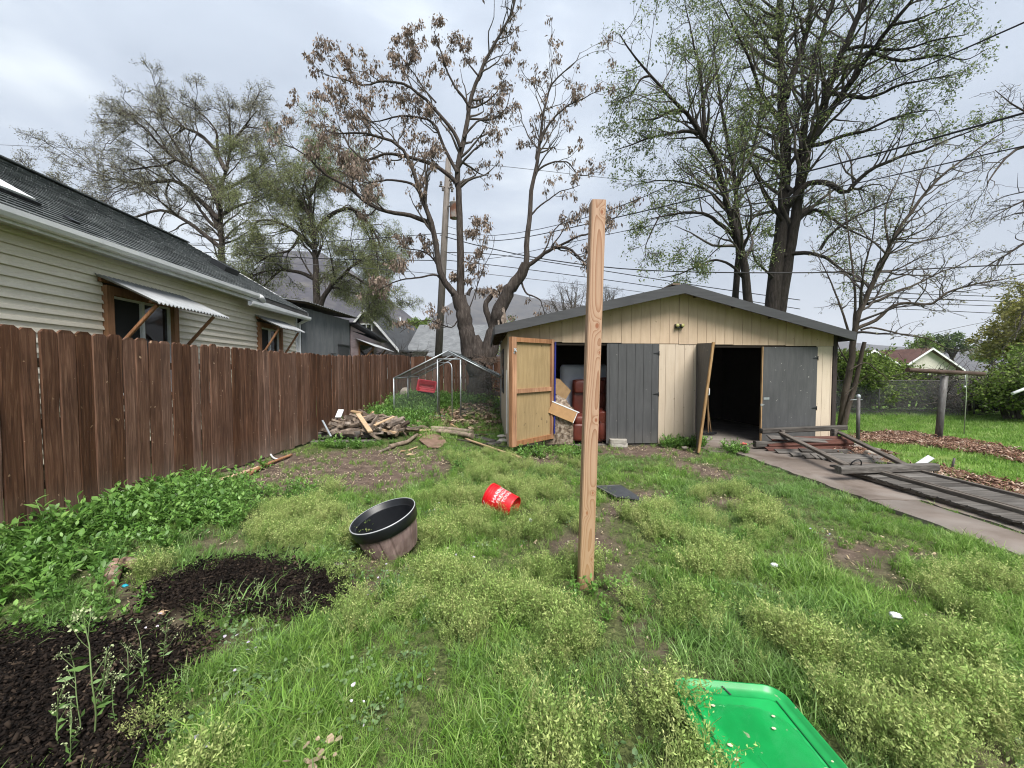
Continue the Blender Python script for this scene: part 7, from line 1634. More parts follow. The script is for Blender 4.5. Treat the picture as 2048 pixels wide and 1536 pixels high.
m = MB(); shell(m, [R3(Wd-0.104, DD-0.124, 0.045, -0.016), R3(Wd-0.098, DD-0.118, 0.045, -0.008), R3(Wd-0.112, DD-0.132, 0.04, -0.004), R3(Wd-0.125, DD-0.145, 0.035, -0.005), R3(0.12, 0.4, 0.03, -0.0055)]); part(lid, 'panel', m, M['green_plastic'])
for s in (-1, 1):
    m = MB(); x = s*(Wd/2-0.057); b_ = [lp(x+dx_, y, -0.0035) for dx_, y in ((-0.003, -DD/2+0.1), (0.003, -DD/2+0.1), (0.003, DD/2-0.075), (-0.003, DD/2-0.075))]; m.prism(b_, (0, 0, 0.004)); part(lid, 'groove', m, flat('groove_green%d' % s, (0.003, 0.12, 0.03), 0.5))
for k, x in enumerate((-0.10, 0.0)):
    m = MB(); b_ = [lp(x-0.003, DD/2-0.06, -0.004), lp(x+0.003, DD/2-0.06, -0.004), lp(x-0.014+0.003, DD/2-0.015, -0.004), lp(x-0.014-0.003, DD/2-0.015, -0.004)]; m.prism(b_, (0, 0, 0.003)); part(lid, 'mark', m, M['fascia'])
def water_mat():
    m, t, b, o = newmat('shallow_rainwater'); b.inputs['Base Color'].default_value = (0.85, 0.95, 0.9, 1); b.inputs['Roughness'].default_value = 0.03; b.inputs['IOR'].default_value = 1.33; b.inputs['Transmission Weight'].default_value = 1.0
    tr = nd(t, 'ShaderNodeBsdfTransparent'); gl_ = nd(t, 'ShaderNodeBsdfGlossy', Roughness=0.04); mx = nd(t, 'ShaderNodeMixShader'); fr = nd(t, 'ShaderNodeFresnel', IOR=1.33)
    t.links.new(fr.outputs[0], mx.inputs[0]); t.links.new(tr.outputs[0], mx.inputs[1]); t.links.new(gl_.outputs[0], mx.inputs[2]); t.links.new(mx.outputs[0], o.inputs[0]); return m
wm = water_mat()
pud = [(-0.155,0.265),(-0.06,0.27),(0.03,0.272),(0.11,0.255),(0.165,0.20),(0.17,0.10),(0.172,0.0),(0.165,-0.12),(0.16,-0.30),(0.05,-0.32),(-0.02,-0.28),(-0.03,-0.16),(-0.015,-0.06),(-0.035,-0.01),(-0.055,0.05),(-0.05,-0.03),(-0.09,0.03),(-0.125,0.10),(-0.14,0.17),(-0.15,0.22)]
P2_ = resample([(x, y, 0) for x, y in pud+pud[:1]], 90)[:-1]; m = MB(); vs = [lp(x+0.003*math.sin(i*1.7), y+0.003*math.sin(i*2.3), 0.0) for i, (x, y, z) in enumerate(P2_)]
nv_ = len(vs); vs = vs if sum((vs[i]-vs[0]).cross(vs[i+1]-vs[0]).z for i in range(1, nv_-1)) > 0 else vs[::-1]; m.add(vs+[v-Vector((0, 0, 0.003)) for v in vs], [tuple(range(nv_))]+[(i, nv_+i, nv_+(i+1) % nv_, (i+1) % nv_) for i in range(nv_)]); loose('rainwater', m, wm, Lc, 'shallow film of rainwater lying on the green bin lid', 'puddle')

q = random.Random(6); m = MB()
for i in range(16):
    x, y = q.choice((-1, 1))*q.uniform(0.13, 0.22) if i % 2 else q.uniform(-0.2, 0.2), q.uniform(-0.3, 0.34); s = q.uniform(0.003, 0.0075)
    a0 = q.uniform(0, 6); m.prism([lp(x+s*math.cos(a0+k*PI/3)*1.5, y+s*math.sin(a0+k*PI/3), 0.003) for k in range(6)], (0, 0, 0.0015))
o = m.build('petals', flat('fallen_petal', (0.55, 0.47, 0.33), 0.7), None, kind='stuff')
# ---- black framed mesh sheet lying in the grass
sh = empty('mesh_sheet', G(1240, 985), 'bent dark mesh sheet lying on the grass right of the wooden post', 'sheet')
q4 = [D(1193, 971, G(1193, 974).y-0.0)+Vector((0, 0, 0.0)), G(1241, 970, 0.03), G(1286, 1000, 0.02), G(1234, 993, 0.06)]
q4[0] = G(1193, 972, 0.05); m = MB(); n = 12; vs = []
for k in (0, 1):
    for j in range(n+1):
        for i in range(n+1):
            s, t_ = i/n, j/n; p = q4[0].lerp(q4[1], t_).lerp(q4[3].lerp(q4[2], t_), s); vs.append(p + Vector((0, 0, 0.03*math.sin(PI*s)*math.sin(PI*t_*0.9) - 0.008*k)))
N = n+1; fs = [(j*N+i, j*N+i+1, (j+1)*N+i+1, (j+1)*N+i) for j in range(n) for i in range(n)]; fs += [tuple(N*N+q for q in reversed(f)) for f in fs]
m.add(vs, fs, True); part(sh, 'sheet', m, M['rubber_sheet'])
for a, b_, nm in ((0, 1, 'edge_bar'), (1, 2, 'edge_bar'), (3, 2, 'edge_bar'), (0, 3, 'edge_bar')):
    m = MB(); m.bar(q4[a]-Vector((0, 0, 0.006)), q4[b_]-Vector((0, 0, 0.006)), 0.022, 0.016); part(sh, nm, m, M['black_plastic'] if nm and a != 0 else M['galv_pole'])

# ---- wire coop
cp = empty('wire_coop', (-1.79, 10.7, 0.3), 'low gabled wire coop of galvanised tubes covered in dark netting', 'coop')
yf, yb, xl, xr, xm = 10.7, 13.55, -3.29, -0.30, -1.78; ez, pz = 1.27, 2.03
def gz(x, y): return Hs(x, y)-0.03
def ctube(name, a, b_, r=0.019): m = MB(); m.tube([a, b_], r, 8); part(cp, name, m, M['galv'])
for y in (yf, 12.15, yb):
    for x in (xl, xr): ctube('post', (x, y, gz(x, y)), (x, y, ez))
    ctube('rafter', (xl, y, ez), (xm, y, pz)); ctube('rafter', (xr, y, ez), (xm, y, pz))
ctube('ridge_tube', (xm, yf, pz), (xm, yb, pz)); ctube('eave_tube', (xl, yf, ez), (xl, yb, ez)); ctube('eave_tube', (xr, yf, ez), (xr, yb, ez))
d0, d1 = D(875, 760, yf).x, D(921, 760, yf).x
ctube('door_post', (d0, yf, gz(d0, yf)), (d0, yf, 1.79)); ctube('door_post', (d1, yf, gz(d1, yf)), (d1, yf, 1.79)); ctube('door_head', (d0, yf, 1.80), (d1, yf, 1.80)); ctube('sill_tube', (d0-0.1, yf-0.02, gz(d0, yf)+0.05), (xr, yf-0.02, gz(xr, yf)+0.05))
m = MB(); pts = [(d0+0.05, yf-0.05, gz(d0, yf)+0.06), (d0+0.05, yf-0.05, 1.70), (d0+0.36, yf-0.25, 1.70), (d0+0.42, yf-0.29, 1.66), (d0+0.45, yf-0.31, 1.56), (d0+0.45, yf-0.31, gz(d0, yf)+0.02)]; m.tube(pts, 0.015, 8); part(cp, 'door_frame', m, M['galv'])
def net_mat(name, col, alpha, fade):
    m, t, b, o = newmat(name); b.inputs['Base Color'].default_value = (*col, 1); b.inputs['Roughness'].default_value = 0.8; tc = nd(t, 'ShaderNodeTexCoord'); v = nd(t, 'ShaderNodeTexNoise', Scale=3.0, Detail=3); t.links.new(tc.outputs['Object'], v.inputs['Vector'])
    mr = nd(t, 'ShaderNodeMapRange'); mr.inputs['To Min'].default_value = alpha-fade; mr.inputs['To Max'].default_value = alpha+fade; t.links.new(v.outputs['Fac'], mr.inputs['Value'])
    tr = nd(t, 'ShaderNodeBsdfTransparent'); mx = nd(t, 'ShaderNodeMixShader'); t.links.new(mr.outputs[0], mx.inputs[0]); t.links.new(tr.outputs[0], mx.inputs[1]); t.links.new(b.outputs[0], mx.inputs[2]); t.links.new(mx.outputs[0], o.inputs[0]); return m
nm_ = net_mat('fine_dark_netting', (0.028, 0.040, 0.040), 0.60, 0.12); nm2 = net_mat('hexagonal_wire_netting', (0.10, 0.115, 0.115), 0.15, 0.06)
for x in (xl, xr):
    m = MB(); n = 14; vs = []
    for j in range(n+1):
        for i in range(n+1):
            s, t_ = i/n, j/n; vs.append((x+(xm-x)*s, yf+(yb-yf)*t_, ez+(pz-ez)*s+0.021-0.05*math.sin(PI*((t_*2) % 1))*math.sin(PI*s)*0.5))
    m.add(vs, [(j*(n+1)+i, j*(n+1)+i+1, (j+1)*(n+1)+i+1, (j+1)*(n+1)+i) for j in range(n) for i in range(n)], True); part(cp, 'roof_netting', m, nm_)
    m = MB(); m.add([(x, yf, gz(x, yf)), (x, yb, gz(x, yb)), (x, yb, ez), (x, yf, ez)], [(0, 1, 2, 3)]); part(cp, 'side_netting', m, nm2)
m = MB(); m.add([(xl, yf+0.005, gz(xl, yf)), (d0, yf+0.005, gz(d0, yf)), (d0, yf+0.005, 1.84), (xl, yf+0.005, ez)], [(0, 1, 2, 3)]); m.add([(d1, yf+0.005, gz(d1, yf)), (xr, yf+0.005, gz(xr, yf)), (xr, yf+0.005, ez), (d1, yf+0.005, 1.84)], [(0, 1, 2, 3)]); part(cp, 'front_netting', m, nm2, kind='stuff')
# dead twigs caught on the coop roof and behind it
def twigheap(name, c, rad, n, seed, label, h=0.3, mat='twig', L_=0.8):
    q = np.random.default_rng(seed); P_ = np.zeros((n, 5, 3)); st = q.normal(0, 1, (n, 3))*np.array([rad[0], rad[1], 0.0])*0.5 + np.array(c); st[:, 2] += h*q.random(n); d = nrmz(q.normal(0, 1, (n, 3))*np.array([1, 0.6, 0.45]))
    for k in range(5): P_[:, k] = st; d = nrmz(d+q.normal(0, 0.2, (n, 3))); st = st + d*L_/5*(0.5+q.random((n, 1)))
    V, F = tubes(P_, np.full((n, 5), 0.008)*(1.3-np.linspace(0, 0.9, 5))[None], 4); me = fast(name, V-np.array(c), F, M[mat], True); o = link(name, me, None, c); o['kind'] = 'stuff'; return o
twigheap('brush', (-0.62, 13.2, 0.55), (0.7, 0.8), 150, 4, '', 0.8, 'twig', 0.8); twigheap('brush', (-0.75, 12.4, 1.78), (0.45, 1.0), 70, 5, '', 0.12, 'seed', 0.4); twigheap('brush', (10.5, 13.9, 0.0), (4.2, 0.8), 520, 16, '', 1.3, 'twig', 1.3); twigheap('brush', (15.0, 13.2, 0.0), (4.0, 0.8), 520, 17, '', 1.3, 'twig_grey', 1.3); twigheap('brush', (-5.3, 18.2, 1.95), (1.6, 0.6), 130, 6, '', 0.35, 'twig_grey', 1.0)
# ---- red tub leaning in the coop, and stone
tb = empty('tub', D(853, 778, 12.9), 'faded red rectangular plastic tub tipped up inside the wire coop', 'tub', rot=(R(62), R(9), R(8)))
m = MB(); nn_ = len(rr_(1, 1, 0.1, 5))
def ring(w, d, r, z): return [(x, y, z) for x, y in rr_(w, d, r, 5)]
rings = [ring(0.50, 0.32, 0.04, 0.0), ring(0.56, 0.38, 0.05, 0.22), ring(0.62, 0.44, 0.06, 0.225), ring(0.62, 0.44, 0.06, 0.24), ring(0.55, 0.37, 0.05, 0.235), ring(0.49, 0.31, 0.04, 0.012)]
m.add([p for r_ in rings for p in r_], [(i*nn_+k, i*nn_+(k+1) % nn_, (i+1)*nn_+(k+1) % nn_, (i+1)*nn_+k) for i in range(5) for k in range(nn_)] + [tuple(range(nn_-1, -1, -1)), tuple(5*nn_+k for k in range(nn_))], True); m.build('body', M['red_tub'], tb)
for i in range(5):
    m = MB(); y = -0.13+i*0.065
    for j in range(6):
        x = -0.2+0.08*j+(0.04 if i % 2 else 0); m.box((x-0.035, y-0.026, 0.012), (x+0.035, y+0.026, 0.026))
    m.build('base_ribs', M['red_tub'], tb, kind='stuff')
stone('stone', D(808, 793, 13.4), (0.30, 0.22, 0.36), M['rock'], 'tall pale stone standing by the fence inside the coop', 'stone', 9)

# ---- firewood heap
M['firewood'] = M['split_wood']
def billet(seed, kind):
    q = random.Random(seed); m = MB(); L_ = q.uniform(0.30, 0.58); n = 5 if kind else 4; k = 3; sec = [(0.05*(0.7+0.7*q.random())*math.cos(2*PI*i/n+q.uniform(-0.3, 0.3)), 0.045*(0.6+0.7*q.random())*math.sin(2*PI*i/n)) for i in range(n)]
    vs = [(-L_/2+L_*j/k, y*(0.9+0.2*q.random()), z*(0.9+0.2*q.random())) for j in range(k+1) for y, z in sec]
    m.add(vs, [(j*n+i, j*n+(i+1) % n, (j+1)*n+(i+1) % n, (j+1)*n+i) for j in range(k) for i in range(n)] + [tuple(range(n-1, -1, -1)), tuple(k*n+i for i in range(n))]); return m
bil = [billet(i, i % 3).mesh('firewood', M['split_wood']) for i in range(9)]; bilf = [billet(30+i, i % 2).mesh('firewood', M['fresh_wood']) for i in range(3)]; bild = [billet(50+i, 1).mesh('firewood', M['log']) for i in range(3)]
q = random.Random(12)
for i in range(150):
    u, v = q.uniform(-1, 1), q.uniform(-1, 1)
    if u*u+v*v > 1: u *= 0.6; v *= 0.6
    x, y = -3.22+u*0.92, 8.55+v*0.60; hmax = 0.40*max(0.12, 1-(abs(u+0.05)**1.6*0.9+v*v*0.7)); z = Hs(x, y)+0.10+hmax*q.random()**0.6
    fr = i % 9 == 0; dk = i % 4 == 1
    o = link('firewood', (bilf if fr else bild if dk else bil)[q.randrange(3 if fr or dk else 9)], None, (x, y, z), (q.uniform(-3, 3), q.uniform(-0.55, 0.55), q.choice((0.1, 0.3, -0.4, 2.6, 1.2, 0.8, 1.8))+q.uniform(-0.5, 0.5)))
    o.scale = [q.uniform(0.55, 1.25), q.uniform(0.5, 1.1), q.uniform(0.5, 1.05)]
    lab = 'fresh pale split of firewood in the heap by the fence' if fr else 'round barked stick of firewood in the heap by the fence' if dk else 'weathered split piece of firewood in the heap by the fence'
    props(o, lab, 'firewood', 'fresh firewood in the heap' if fr else 'barked firewood in the heap' if dk else 'weathered firewood in the heap')
def board(name, a, b_, w, h, mat, label, cat='board', group=None, up=(0, 0, 1), mid=None):
    m = MB(); m.bar(a, b_, w, h, up); o = loose(name, m, mat, Vector(a).lerp(Vector(b_), 0.5), label, cat, group); return o
g = lambda px, py, dz=0.03: GH(px, py) + Vector((0, 0, dz))
board('timber', g(624, 882, 0.12), g(742, 880, 0.12), 0.10, 0.14, M['grey_wood'], 'dark squared timber along the front of the firewood heap', 'timber')
board('plank', g(621, 886, 0.03), g(750, 884, 0.03), 0.16, 0.03, M['grey_wood'], 'grey plank on the ground under the squared timber', 'plank')
board('metal_strip', D(645, 841, 7.75), D(662, 873, 7.45), 0.035, 0.02, M['galv'], 'narrow bright metal strip leaning on the firewood heap', 'strip')
board('plank', D(716, 828, 8.35), D(741, 864, 7.75), 0.10, 0.03, M['fresh_wood'], 'orange tinted short plank sloping down the firewood heap', 'plank'); board('plank', D(748, 851, 7.9), D(788, 833, 8.25), 0.06, 0.03, M['fresh_wood'], 'pale yellow stick laid slanting over the heap right side', 'plank')
board('plank', D(682, 820, 8.6), D(676, 835, 8.4), 0.12, 0.03, M['white_trim'], 'small pale offcut standing on top of the firewood heap', 'plank'); board('plank', D(703, 822, 8.5), D(724, 826, 8.5), 0.10, 0.04, M['fresh_wood'], 'tan block lying on top of the firewood heap', 'plank')
board('painted_board', g(777, 845, 0.12), g(802, 852, 0.10), 0.08, 0.03, flat('violet_paint', (0.23, 0.16, 0.46), 0.6), 'violet painted offcut at the right end of the heap', 'board')
# ---- branches and poles lying about
def br(name, pts, r0, r1, mat, label, dz=0.05, cat='branch'):
    P_ = resample([g(a, b_, dz + (e[0] if e else 0)) for a, b_, *e in pts], 14); m = MB(); m.tube(list(map(Vector, P_)), list(np.linspace(r0, r1, 14)*(1+0.08*np.sin(np.arange(14)*2.1))), 9); return loose(name, m, mat, P_[0], label, cat)
br('branch', ((752,812,0.30),(766,828,0.26),(775,838,0.15),(790,843,0.1),(802,845),(812,852),(823,857),(839,859),(848,859),(857,865)), 0.045, 0.055, M['log'], 'crooked barked branch running down from the firewood heap')
br('pole', ((777,874),(820,871),(862,869)), 0.018, 0.022, M['fresh_wood'], 'long thin pale pole across the yard below the heap', 0.10, 'pole'); br('log', ((862,869),(900,872),(945,880)), 0.055, 0.06, M['log'], 'front one of two logs lying before the wire coop', 0.09, 'log'); br('log', ((862,861),(900,863),(945,869)), 0.05, 0.05, M['log'], 'rear one of two logs lying before the wire coop', 0.06, 'log')
br('pole', ((931,881),(985,900),(1041,919)), 0.024, 0.018, M['fresh_wood'], 'peeled pole pointing at the open plywood door', 0.035, 'pole'); br('stick', ((874,874),(940,886),(1015,897)), 0.012, 0.009, M['twig_grey'], 'thin grey stick beside the peeled pole', 0.03, 'stick')
br('branch', ((779,899),(795,894),(816,888),(826,880),(835,874)), 0.045, 0.035, M['log'], 'curved thick branch lying on the weeds left of the rusty board'); br('stick', ((817,903),(826,899),(835,896)), 0.014, 0.012, M['fresh_wood'], 'short pale stick in front of the rusty board', 0.02, 'stick'); br('stick', ((756,908),(770,903),(790,893)), 0.03, 0.02, M['split_wood'], 'dark slanting stick in the weeds before the heap', 0.03, 'stick')
br('branch', ((802,846),(806,852),(830,860)), 0.03, 0.02, M['log'], 'short forked limb under the crooked branch', 0.04)
m = MB(); bpts = [g(838, 884, 0.03), g(846, 878, 0.05), g(870, 873, 0.05), g(886, 878, 0.03), g(893, 888, 0.02), g(880, 898, 0.015), g(856, 897, 0.015)]; m.prism(bpts, (0, 0, 0.02)); loose('board', m, surf('rusty_brown_board', [(0.3, (0.13, 0.075, 0.05)), (0.7, (0.30, 0.20, 0.145))], (1, 1, 1), 9, 6, 0.9, 0.3), bpts[0], 'flat rusty brown board on the ground before the logs', 'board')
board('plank', g(943, 872, 0.02), g(990, 870, 0.02), 0.14, 0.025, M['grey_wood'], 'dark flat plank right of the two logs', 'plank'); board('plank', g(955, 876, 0.02), g(985, 884, 0.02), 0.18, 0.03, M['grey_wood'], 'pale grey plank on the ground before the plywood door', 'plank'); board('plank', g(975, 890, 0.02), g(1002, 887, 0.02), 0.16, 0.035, M['grey_wood'], 'short grey plank touching the foot of the plywood door', 'plank')
board('plank', g(945, 862, 0.02), g(988, 862, 0.02), 0.16, 0.02, surf('rust_plank', [(0.3, (0.10, 0.045, 0.03)), (0.7, (0.22, 0.12, 0.08))], (1, 8, 8), 3), 'reddish brown plank farthest back before the coop', 'plank'); board('stick', g(902, 858, 0.12), g(924, 864, 0.03), 0.05, 0.03, M['fresh_wood'], 'light splinter of wood lying across the rear log', 'wood')
for k, (a, b_, w, lb) in enumerate(((1004, 884, 0.24, 'lowest flat stone at the foot of the plywood door'), (1003, 880, 0.20, 'upper flat stone at the foot of the plywood door'))): stone('stone', GH(a, b_)+Vector((0, 0.05, 0.055*k)), (w, 0.2, 0.07), M['paver'], lb, 'stone', 20+k)
br('board', ((438,966),(470,955),(520,938)), 0.03, 0.025, M['fresh_wood'], 'long split pale board lying along the fence foot', 0.03, 'board'); br('board', ((500,950),(540,930),(583,913)), 0.028, 0.022, M['cedar'], 'reddish split board lying beyond the pale one by the fence', 0.03, 'board'); br('stick', ((541,912),(548,920),(560,922)), 0.016, 0.012, M['white_trim'], 'pale forked stick by the end of the split boards', 0.03, 'stick')
# ---- bark chunk with blue wrapper in the left bed
m = MB(); P_ = [g(222, 1178, 0.02), g(226, 1160, 0.05), g(238, 1149, 0.09), g(258, 1147, 0.09), g(276, 1150, 0.07)]; m.tube(P_, [0.03, 0.05, 0.045, 0.04, 0.035], 10); loose('bark_chunk', m, surf('flaky_rotten_wood', [(0.3, (0.10, 0.045, 0.03)), (0.5, (0.30, 0.19, 0.14)), (0.7, (0.50, 0.40, 0.32))], (6, 6, 6), 3, 6, 0.9, 0.6, 0.01), P_[0], 'rotten bent chunk of wood at the edge of the left weeds', 'wood')
def crumple(name, at, s, mat, label, cat, seed, flat_=0.6):
    q_ = np.random.default_rng(seed); n = 9; V = []
    for j in range(n+1):
        ph = PI*j/n-PI/2
        for i in range(2*n): th = PI*i/n; r_ = s*(0.65+0.5*q_.random()); V.append((r_*math.cos(ph)*math.cos(th)*1.3, r_*math.cos(ph)*math.sin(th), r_*math.sin(ph)*flat_+s*flat_*0.7))
    F = [(j*2*n+i, j*2*n+(i+1) % (2*n), (j+1)*2*n+(i+1) % (2*n), (j+1)*2*n+i) for j in range(n) for i in range(2*n)]; o = link(name, fast(name, np.array(V), np.array(F), mat), None, at); return props(o, label, cat)
crumple('wrapper', g(251, 1182, 0.03), 0.016, flat('turquoise_wrapper', (0.02, 0.36, 0.46), 0.3, 0.5), 'small turquoise wrapper beside the rotten wood chunk', 'litter', 1)
crumple('paper', G(1791, 1235, 0.09), 0.026, M['white_bit'], 'crumpled white paper in the grass right of the yard', 'litter', 2); crumple('paper', G(1548, 1132, 0.06), 0.022, M['white_bit'], 'small white scrap in the grass beyond the green lid', 'litter', 3); crumple('paper', G(1060, 1045, 0.10), 0.020, M['white_bit'], 'white scrap in the feathery weeds below the red bucket', 'litter', 4, 1.1); crumple('paper', g(517, 937, 0.01), 0.03, M['white_bit'], 'round white scrap at the foot of the brown fence', 'litter', 5)
crumple('wrapper', g(566, 1141, 0.02), 0.014, flat('blue_white_wrapper', (0.25, 0.35, 0.62), 0.4), 'blue and white wrapper at the edge of the dark compost', 'litter', 6); crumple('stone', g(676, 1139, 0.02), 0.03, M['rock'], 'pale stone at the edge of the weeds by the compost', 'stone', 7); crumple('stone', G(880, 1150, 0.05), 0.035, M['rock'], 'grey stone half sunk in the feathery weeds', 'stone', 8); crumple('stone', g(1370, 900, 0.02), 0.05, M['rock'], 'pale round stone before the tan wall between the bays', 'stone', 9)
for a, b_, s, lb in ((325, 1235, 0.03, 'pale wood flake on the bare soil right of the left weeds'), (265, 1245, 0.025, 'tan curled flake at the edge of the left weeds'), (805, 905, 0.05, 'pale broken wood flake on the bare soil before the heap'), (820, 912, 0.06, 'greyish flat flake on the bare soil beside the pale one')):
    m = MB(); c = g(a, b_, 0.02); m.prism([c+Vector((-s, -s*0.4, 0)), c+Vector((s*0.7, -s*0.6, 0.008)), c+Vector((s*1.2, s*0.4, 0.004)), c+Vector((-s*0.4, s*0.8, 0.01))], (0, 0, 0.008)); loose('wood_flake', m, M['fresh_wood'], c, lb, 'wood')

# ---- old fence panel lying on the driveway
fp = empty('fallen_fence', (5.1, 4.3, 0.04), 'old grey picket fence panel lying flat on the driveway', 'fence')
q = random.Random(4); y = 3.0; k = 0
def flatpicket(root, x0, x1, y, z, w, mat, tilt=0.0, name='picket', dy=0.0):
    m = MB(); e = 0.03; t = 0.018
    pts = [(x0, y-w/2+e, z), (x0+e, y-w/2, z), (x1, y-w/2+dy, z+tilt), (x1, y+w/2+dy, z+tilt), (x0+e, y+w/2, z), (x0, y+w/2-e, z)]; m.prism(pts, (0, 0, t)); part(root, name, m, mat, fix=True)
while y < 5.62:
    w = 0.138+q.uniform(-0.006, 0.004); flatpicket(fp, 4.68+q.uniform(-0.022, 0.022), 5.64+q.uniform(-0.02, 0.02), y, 0.085+q.uniform(-0.004, 0.004), w, M['grey_wood'], 0.02, dy=q.uniform(-0.01, 0.01)); y += w+q.uniform(0.003, 0.010)
for x, nm in ((4.935, 'rail'), (4.985, 'rail'), (5.51, 'rail')):
    m = MB(); m.bar((x, 2.95, 0.128), (x+q.uniform(-0.02, 0.02), 5.60, 0.128), 0.040, 0.05); part(fp, nm, m, M['grey_wood_y'])
for x in (4.75, 5.58):
    m = MB(); m.bar((x, 3.0, 0.06), (x, 5.55, 0.06), 0.06, 0.045); part(fp, 'bearer', m, M['grey_wood_y'])
# second, broken panel propped behind it
f2 = empty('broken_fence', (5.3, 6.6, 0.04), 'broken grey and red picket panel propped before the right bay door', 'fence')
def fpart(nm, a, b_, w, h, mat, up=(0, 0, 1)): m = MB(); m.bar(a, b_, w, h, up); part(f2, nm, m, mat)
fpart('rail', D(1562, 866, 7.30), G(1694, 931, 0.17), 0.085, 0.045, M['grey_wood_y']); fpart('rail', D(1676, 864, 7.45), G(1812, 931, 0.16), 0.085, 0.045, M['grey_wood_y'])
for (a, b_, c, d_, Y, w, h, mt_) in ((1537,874,1706,886,7.15,0.14,0.018,'grey_wood'),(1541,878,1704,876,7.32,0.14,0.018,'red_wood'),(1534,890,1702,884,7.12,0.14,0.05,'red_wood'),(1538,897,1700,893,7.05,0.14,0.018,'red_wood'),(1533,902,1696,902,6.98,0.13,0.018,'red_wood'),(1552,910,1700,909,6.78,0.14,0.02,'grey_wood'),(1600,900,1705,912,6.75,0.10,0.02,'grey_wood'),(1582,919,1690,917,6.50,0.10,0.03,'grey_wood'),(1608,925,1690,923,6.36,0.10,0.025,'grey_wood'),(1626,912,1790,924,6.35,0.16,0.018,'grey_wood'),(1656,929,1760,933,6.15,0.15,0.018,'grey_wood'),(1640,918,1770,930,6.28,0.13,0.018,'grey_wood')):
    p0, p1 = D(a, b_, Y), D(c, d_, Y-0.03); p0.z = max(p0.z, 0.06); p1.z = max(p1.z, 0.06); fpart('picket', p0, p1, w, h, M[mt_], up=(0, -0.35, 1))
board('beam', D(1522, 862, 7.42), D(1691, 855, 7.50), 0.10, 0.095, M['grey_wood'], 'grey square beam resting across the propped panel by the door', 'beam'); board('beam', D(1509, 888, 7.15), D(1628, 889, 7.2), 0.10, 0.11, M['grey_wood'], 'short grey beam end jutting left from under the propped panel', 'beam')
board('beam', G(1676, 940, 0.175), G(1871, 934, 0.175), 0.10, 0.10, M['grey_wood'], 'grey square beam lying across the flat fence panel', 'beam'); board('post_stub', D(1565, 866, 7.32)-Vector((0, 0, 0.20)), D(1565, 860, 7.32), 0.07, 0.07, M['grey_wood_y'], 'short upright stub under the left rail of the propped panel', 'post', up=(0, 1, 0)); board('post_stub', D(1670, 866, 7.4)-Vector((0, 0, 0.25)), D(1670, 858, 7.4), 0.08, 0.08, M['grey_wood_y'], 'short upright stub under the right rail of the propped panel', 'post', up=(0, 1, 0))
board('plank', G(1836, 931, 0.14), D(1862, 914, 5.5), 0.08, 0.018, M['corr'], 'pale plank end sticking up behind the long cross beam', 'plank', up=(0, -0.6, 1))
m = MB(); c = G(1708, 938, 0.17); m.tube([c+Vector((0.12*math.cos(a)*0.6, -0.07*math.sin(a)*0.5-0.02, 0.05+0.09*math.sin(a))) for a in np.linspace(-0.5, 3.9, 16)], 0.008, 6); loose('cable', m, M['wire'], c, 'loop of black cable over the cross beam', 'cable')
m = MB(); m.tube([G(1903, 940, 0.02), D(1909, 916, G(1903, 940, 0.02).y)], 0.014, 8); loose('stake', m, M['galv_pole'], G(1903, 940), 'short steel stake in the grass beside the flat fence panel', 'stake')
stone('stone', G(1745, 912, 0.03), (0.28, 0.18, 0.12), M['rock'], 'pale stone among the wood chips by the broken panel', 'stone', 31)
# ---- clothes pole
cb = G(1876, 881); cl = empty('clothes_pole', cb, 'steel T-shaped clothes pole with rusty crossbar on the right lawn', 'pole')
ct = D(1889, 752, cb.y)
m = MB(); m.tube([cb-Vector((0, 0, 0.1)), cb.lerp(ct, 0.5), ct], 0.058, 16); part(cl, 'post', m, M['galv_pole'])
m = MB(); a, b_ = D(1815, 740, cb.y-0.25), D(1966, 748, cb.y+0.12); m.tube([a, a.lerp(b_, 0.5), b_], 0.046, 14); part(cl, 'crossbar', m, M['rust_pipe'])
m = MB(); c = D(1928, 748, cb.y+0.05); m.tube([c+Vector((0, -0.05, 0.05)), c+Vector((0, -0.05, -0.05)), c+Vector((-0.005, -0.06, -0.5)), D(1928, 868, cb.y+0.0)], 0.008, 6); loose('cord', m, flat('pale_green_cord', (0.30, 0.36, 0.24), 0.7), c, 'thin pale green cord hanging from the clothes pole crossbar', 'cord')
m = MB(); c2 = c+Vector((-0.03, -0.05, 0)); m.tube([c2, c2-Vector((0.0, 0, 0.26))], 0.005, 6); m.tube([c2-Vector((0, 0, 0.25)), c2-Vector((0.005, 0, 0.30))], 0.018, 8); loose('hook', m, M['galv'], c2, 'short line with a small steel hook hanging from the crossbar', 'hook')
# ---- chain link posts and white bar
def gp_(px, py0, py1, r, Y, lb, name='fence_post'):
    a, b_ = D(px, py1, Y), D(px+1, py0, Y); o = empty(name, a, lb, 'post'); m = MB(); m.tube([a-Vector((0, 0, 0.1)), b_], r, 10); part(o, 'pipe', m, M['galv_pole'])
    m = MB(); m.lathe([(r*1.15, -0.03), (r*1.15, 0.01), (r*0.7, 0.03), (0.0, 0.038)], 10, Matrix.Translation(b_)); part(o, 'cap', m, M['galv']); return o
o = gp_(1716, 792, 886, 0.033, 8.0, 'galvanised fence post standing right of the garage corner'); m = MB(); p = D(1716, 800, 8.0); m.tube([p+Vector((-0.16, 0, 0)), p+Vector((0.09, 0, 0.01))], 0.008, 6); part(o, 'tie_wire', m, M['galv'])
gp_(1758, 758, 815, 0.022, 12.7, 'thin grey fence pipe before the bright green shrub'); gp_(1948, 765, 822, 0.022, 12.2, 'thin grey fence pipe before the bare thicket'); gp_(2030, 765, 826, 0.022, 11.6, 'thin grey fence pipe near the right edge of the lawn')
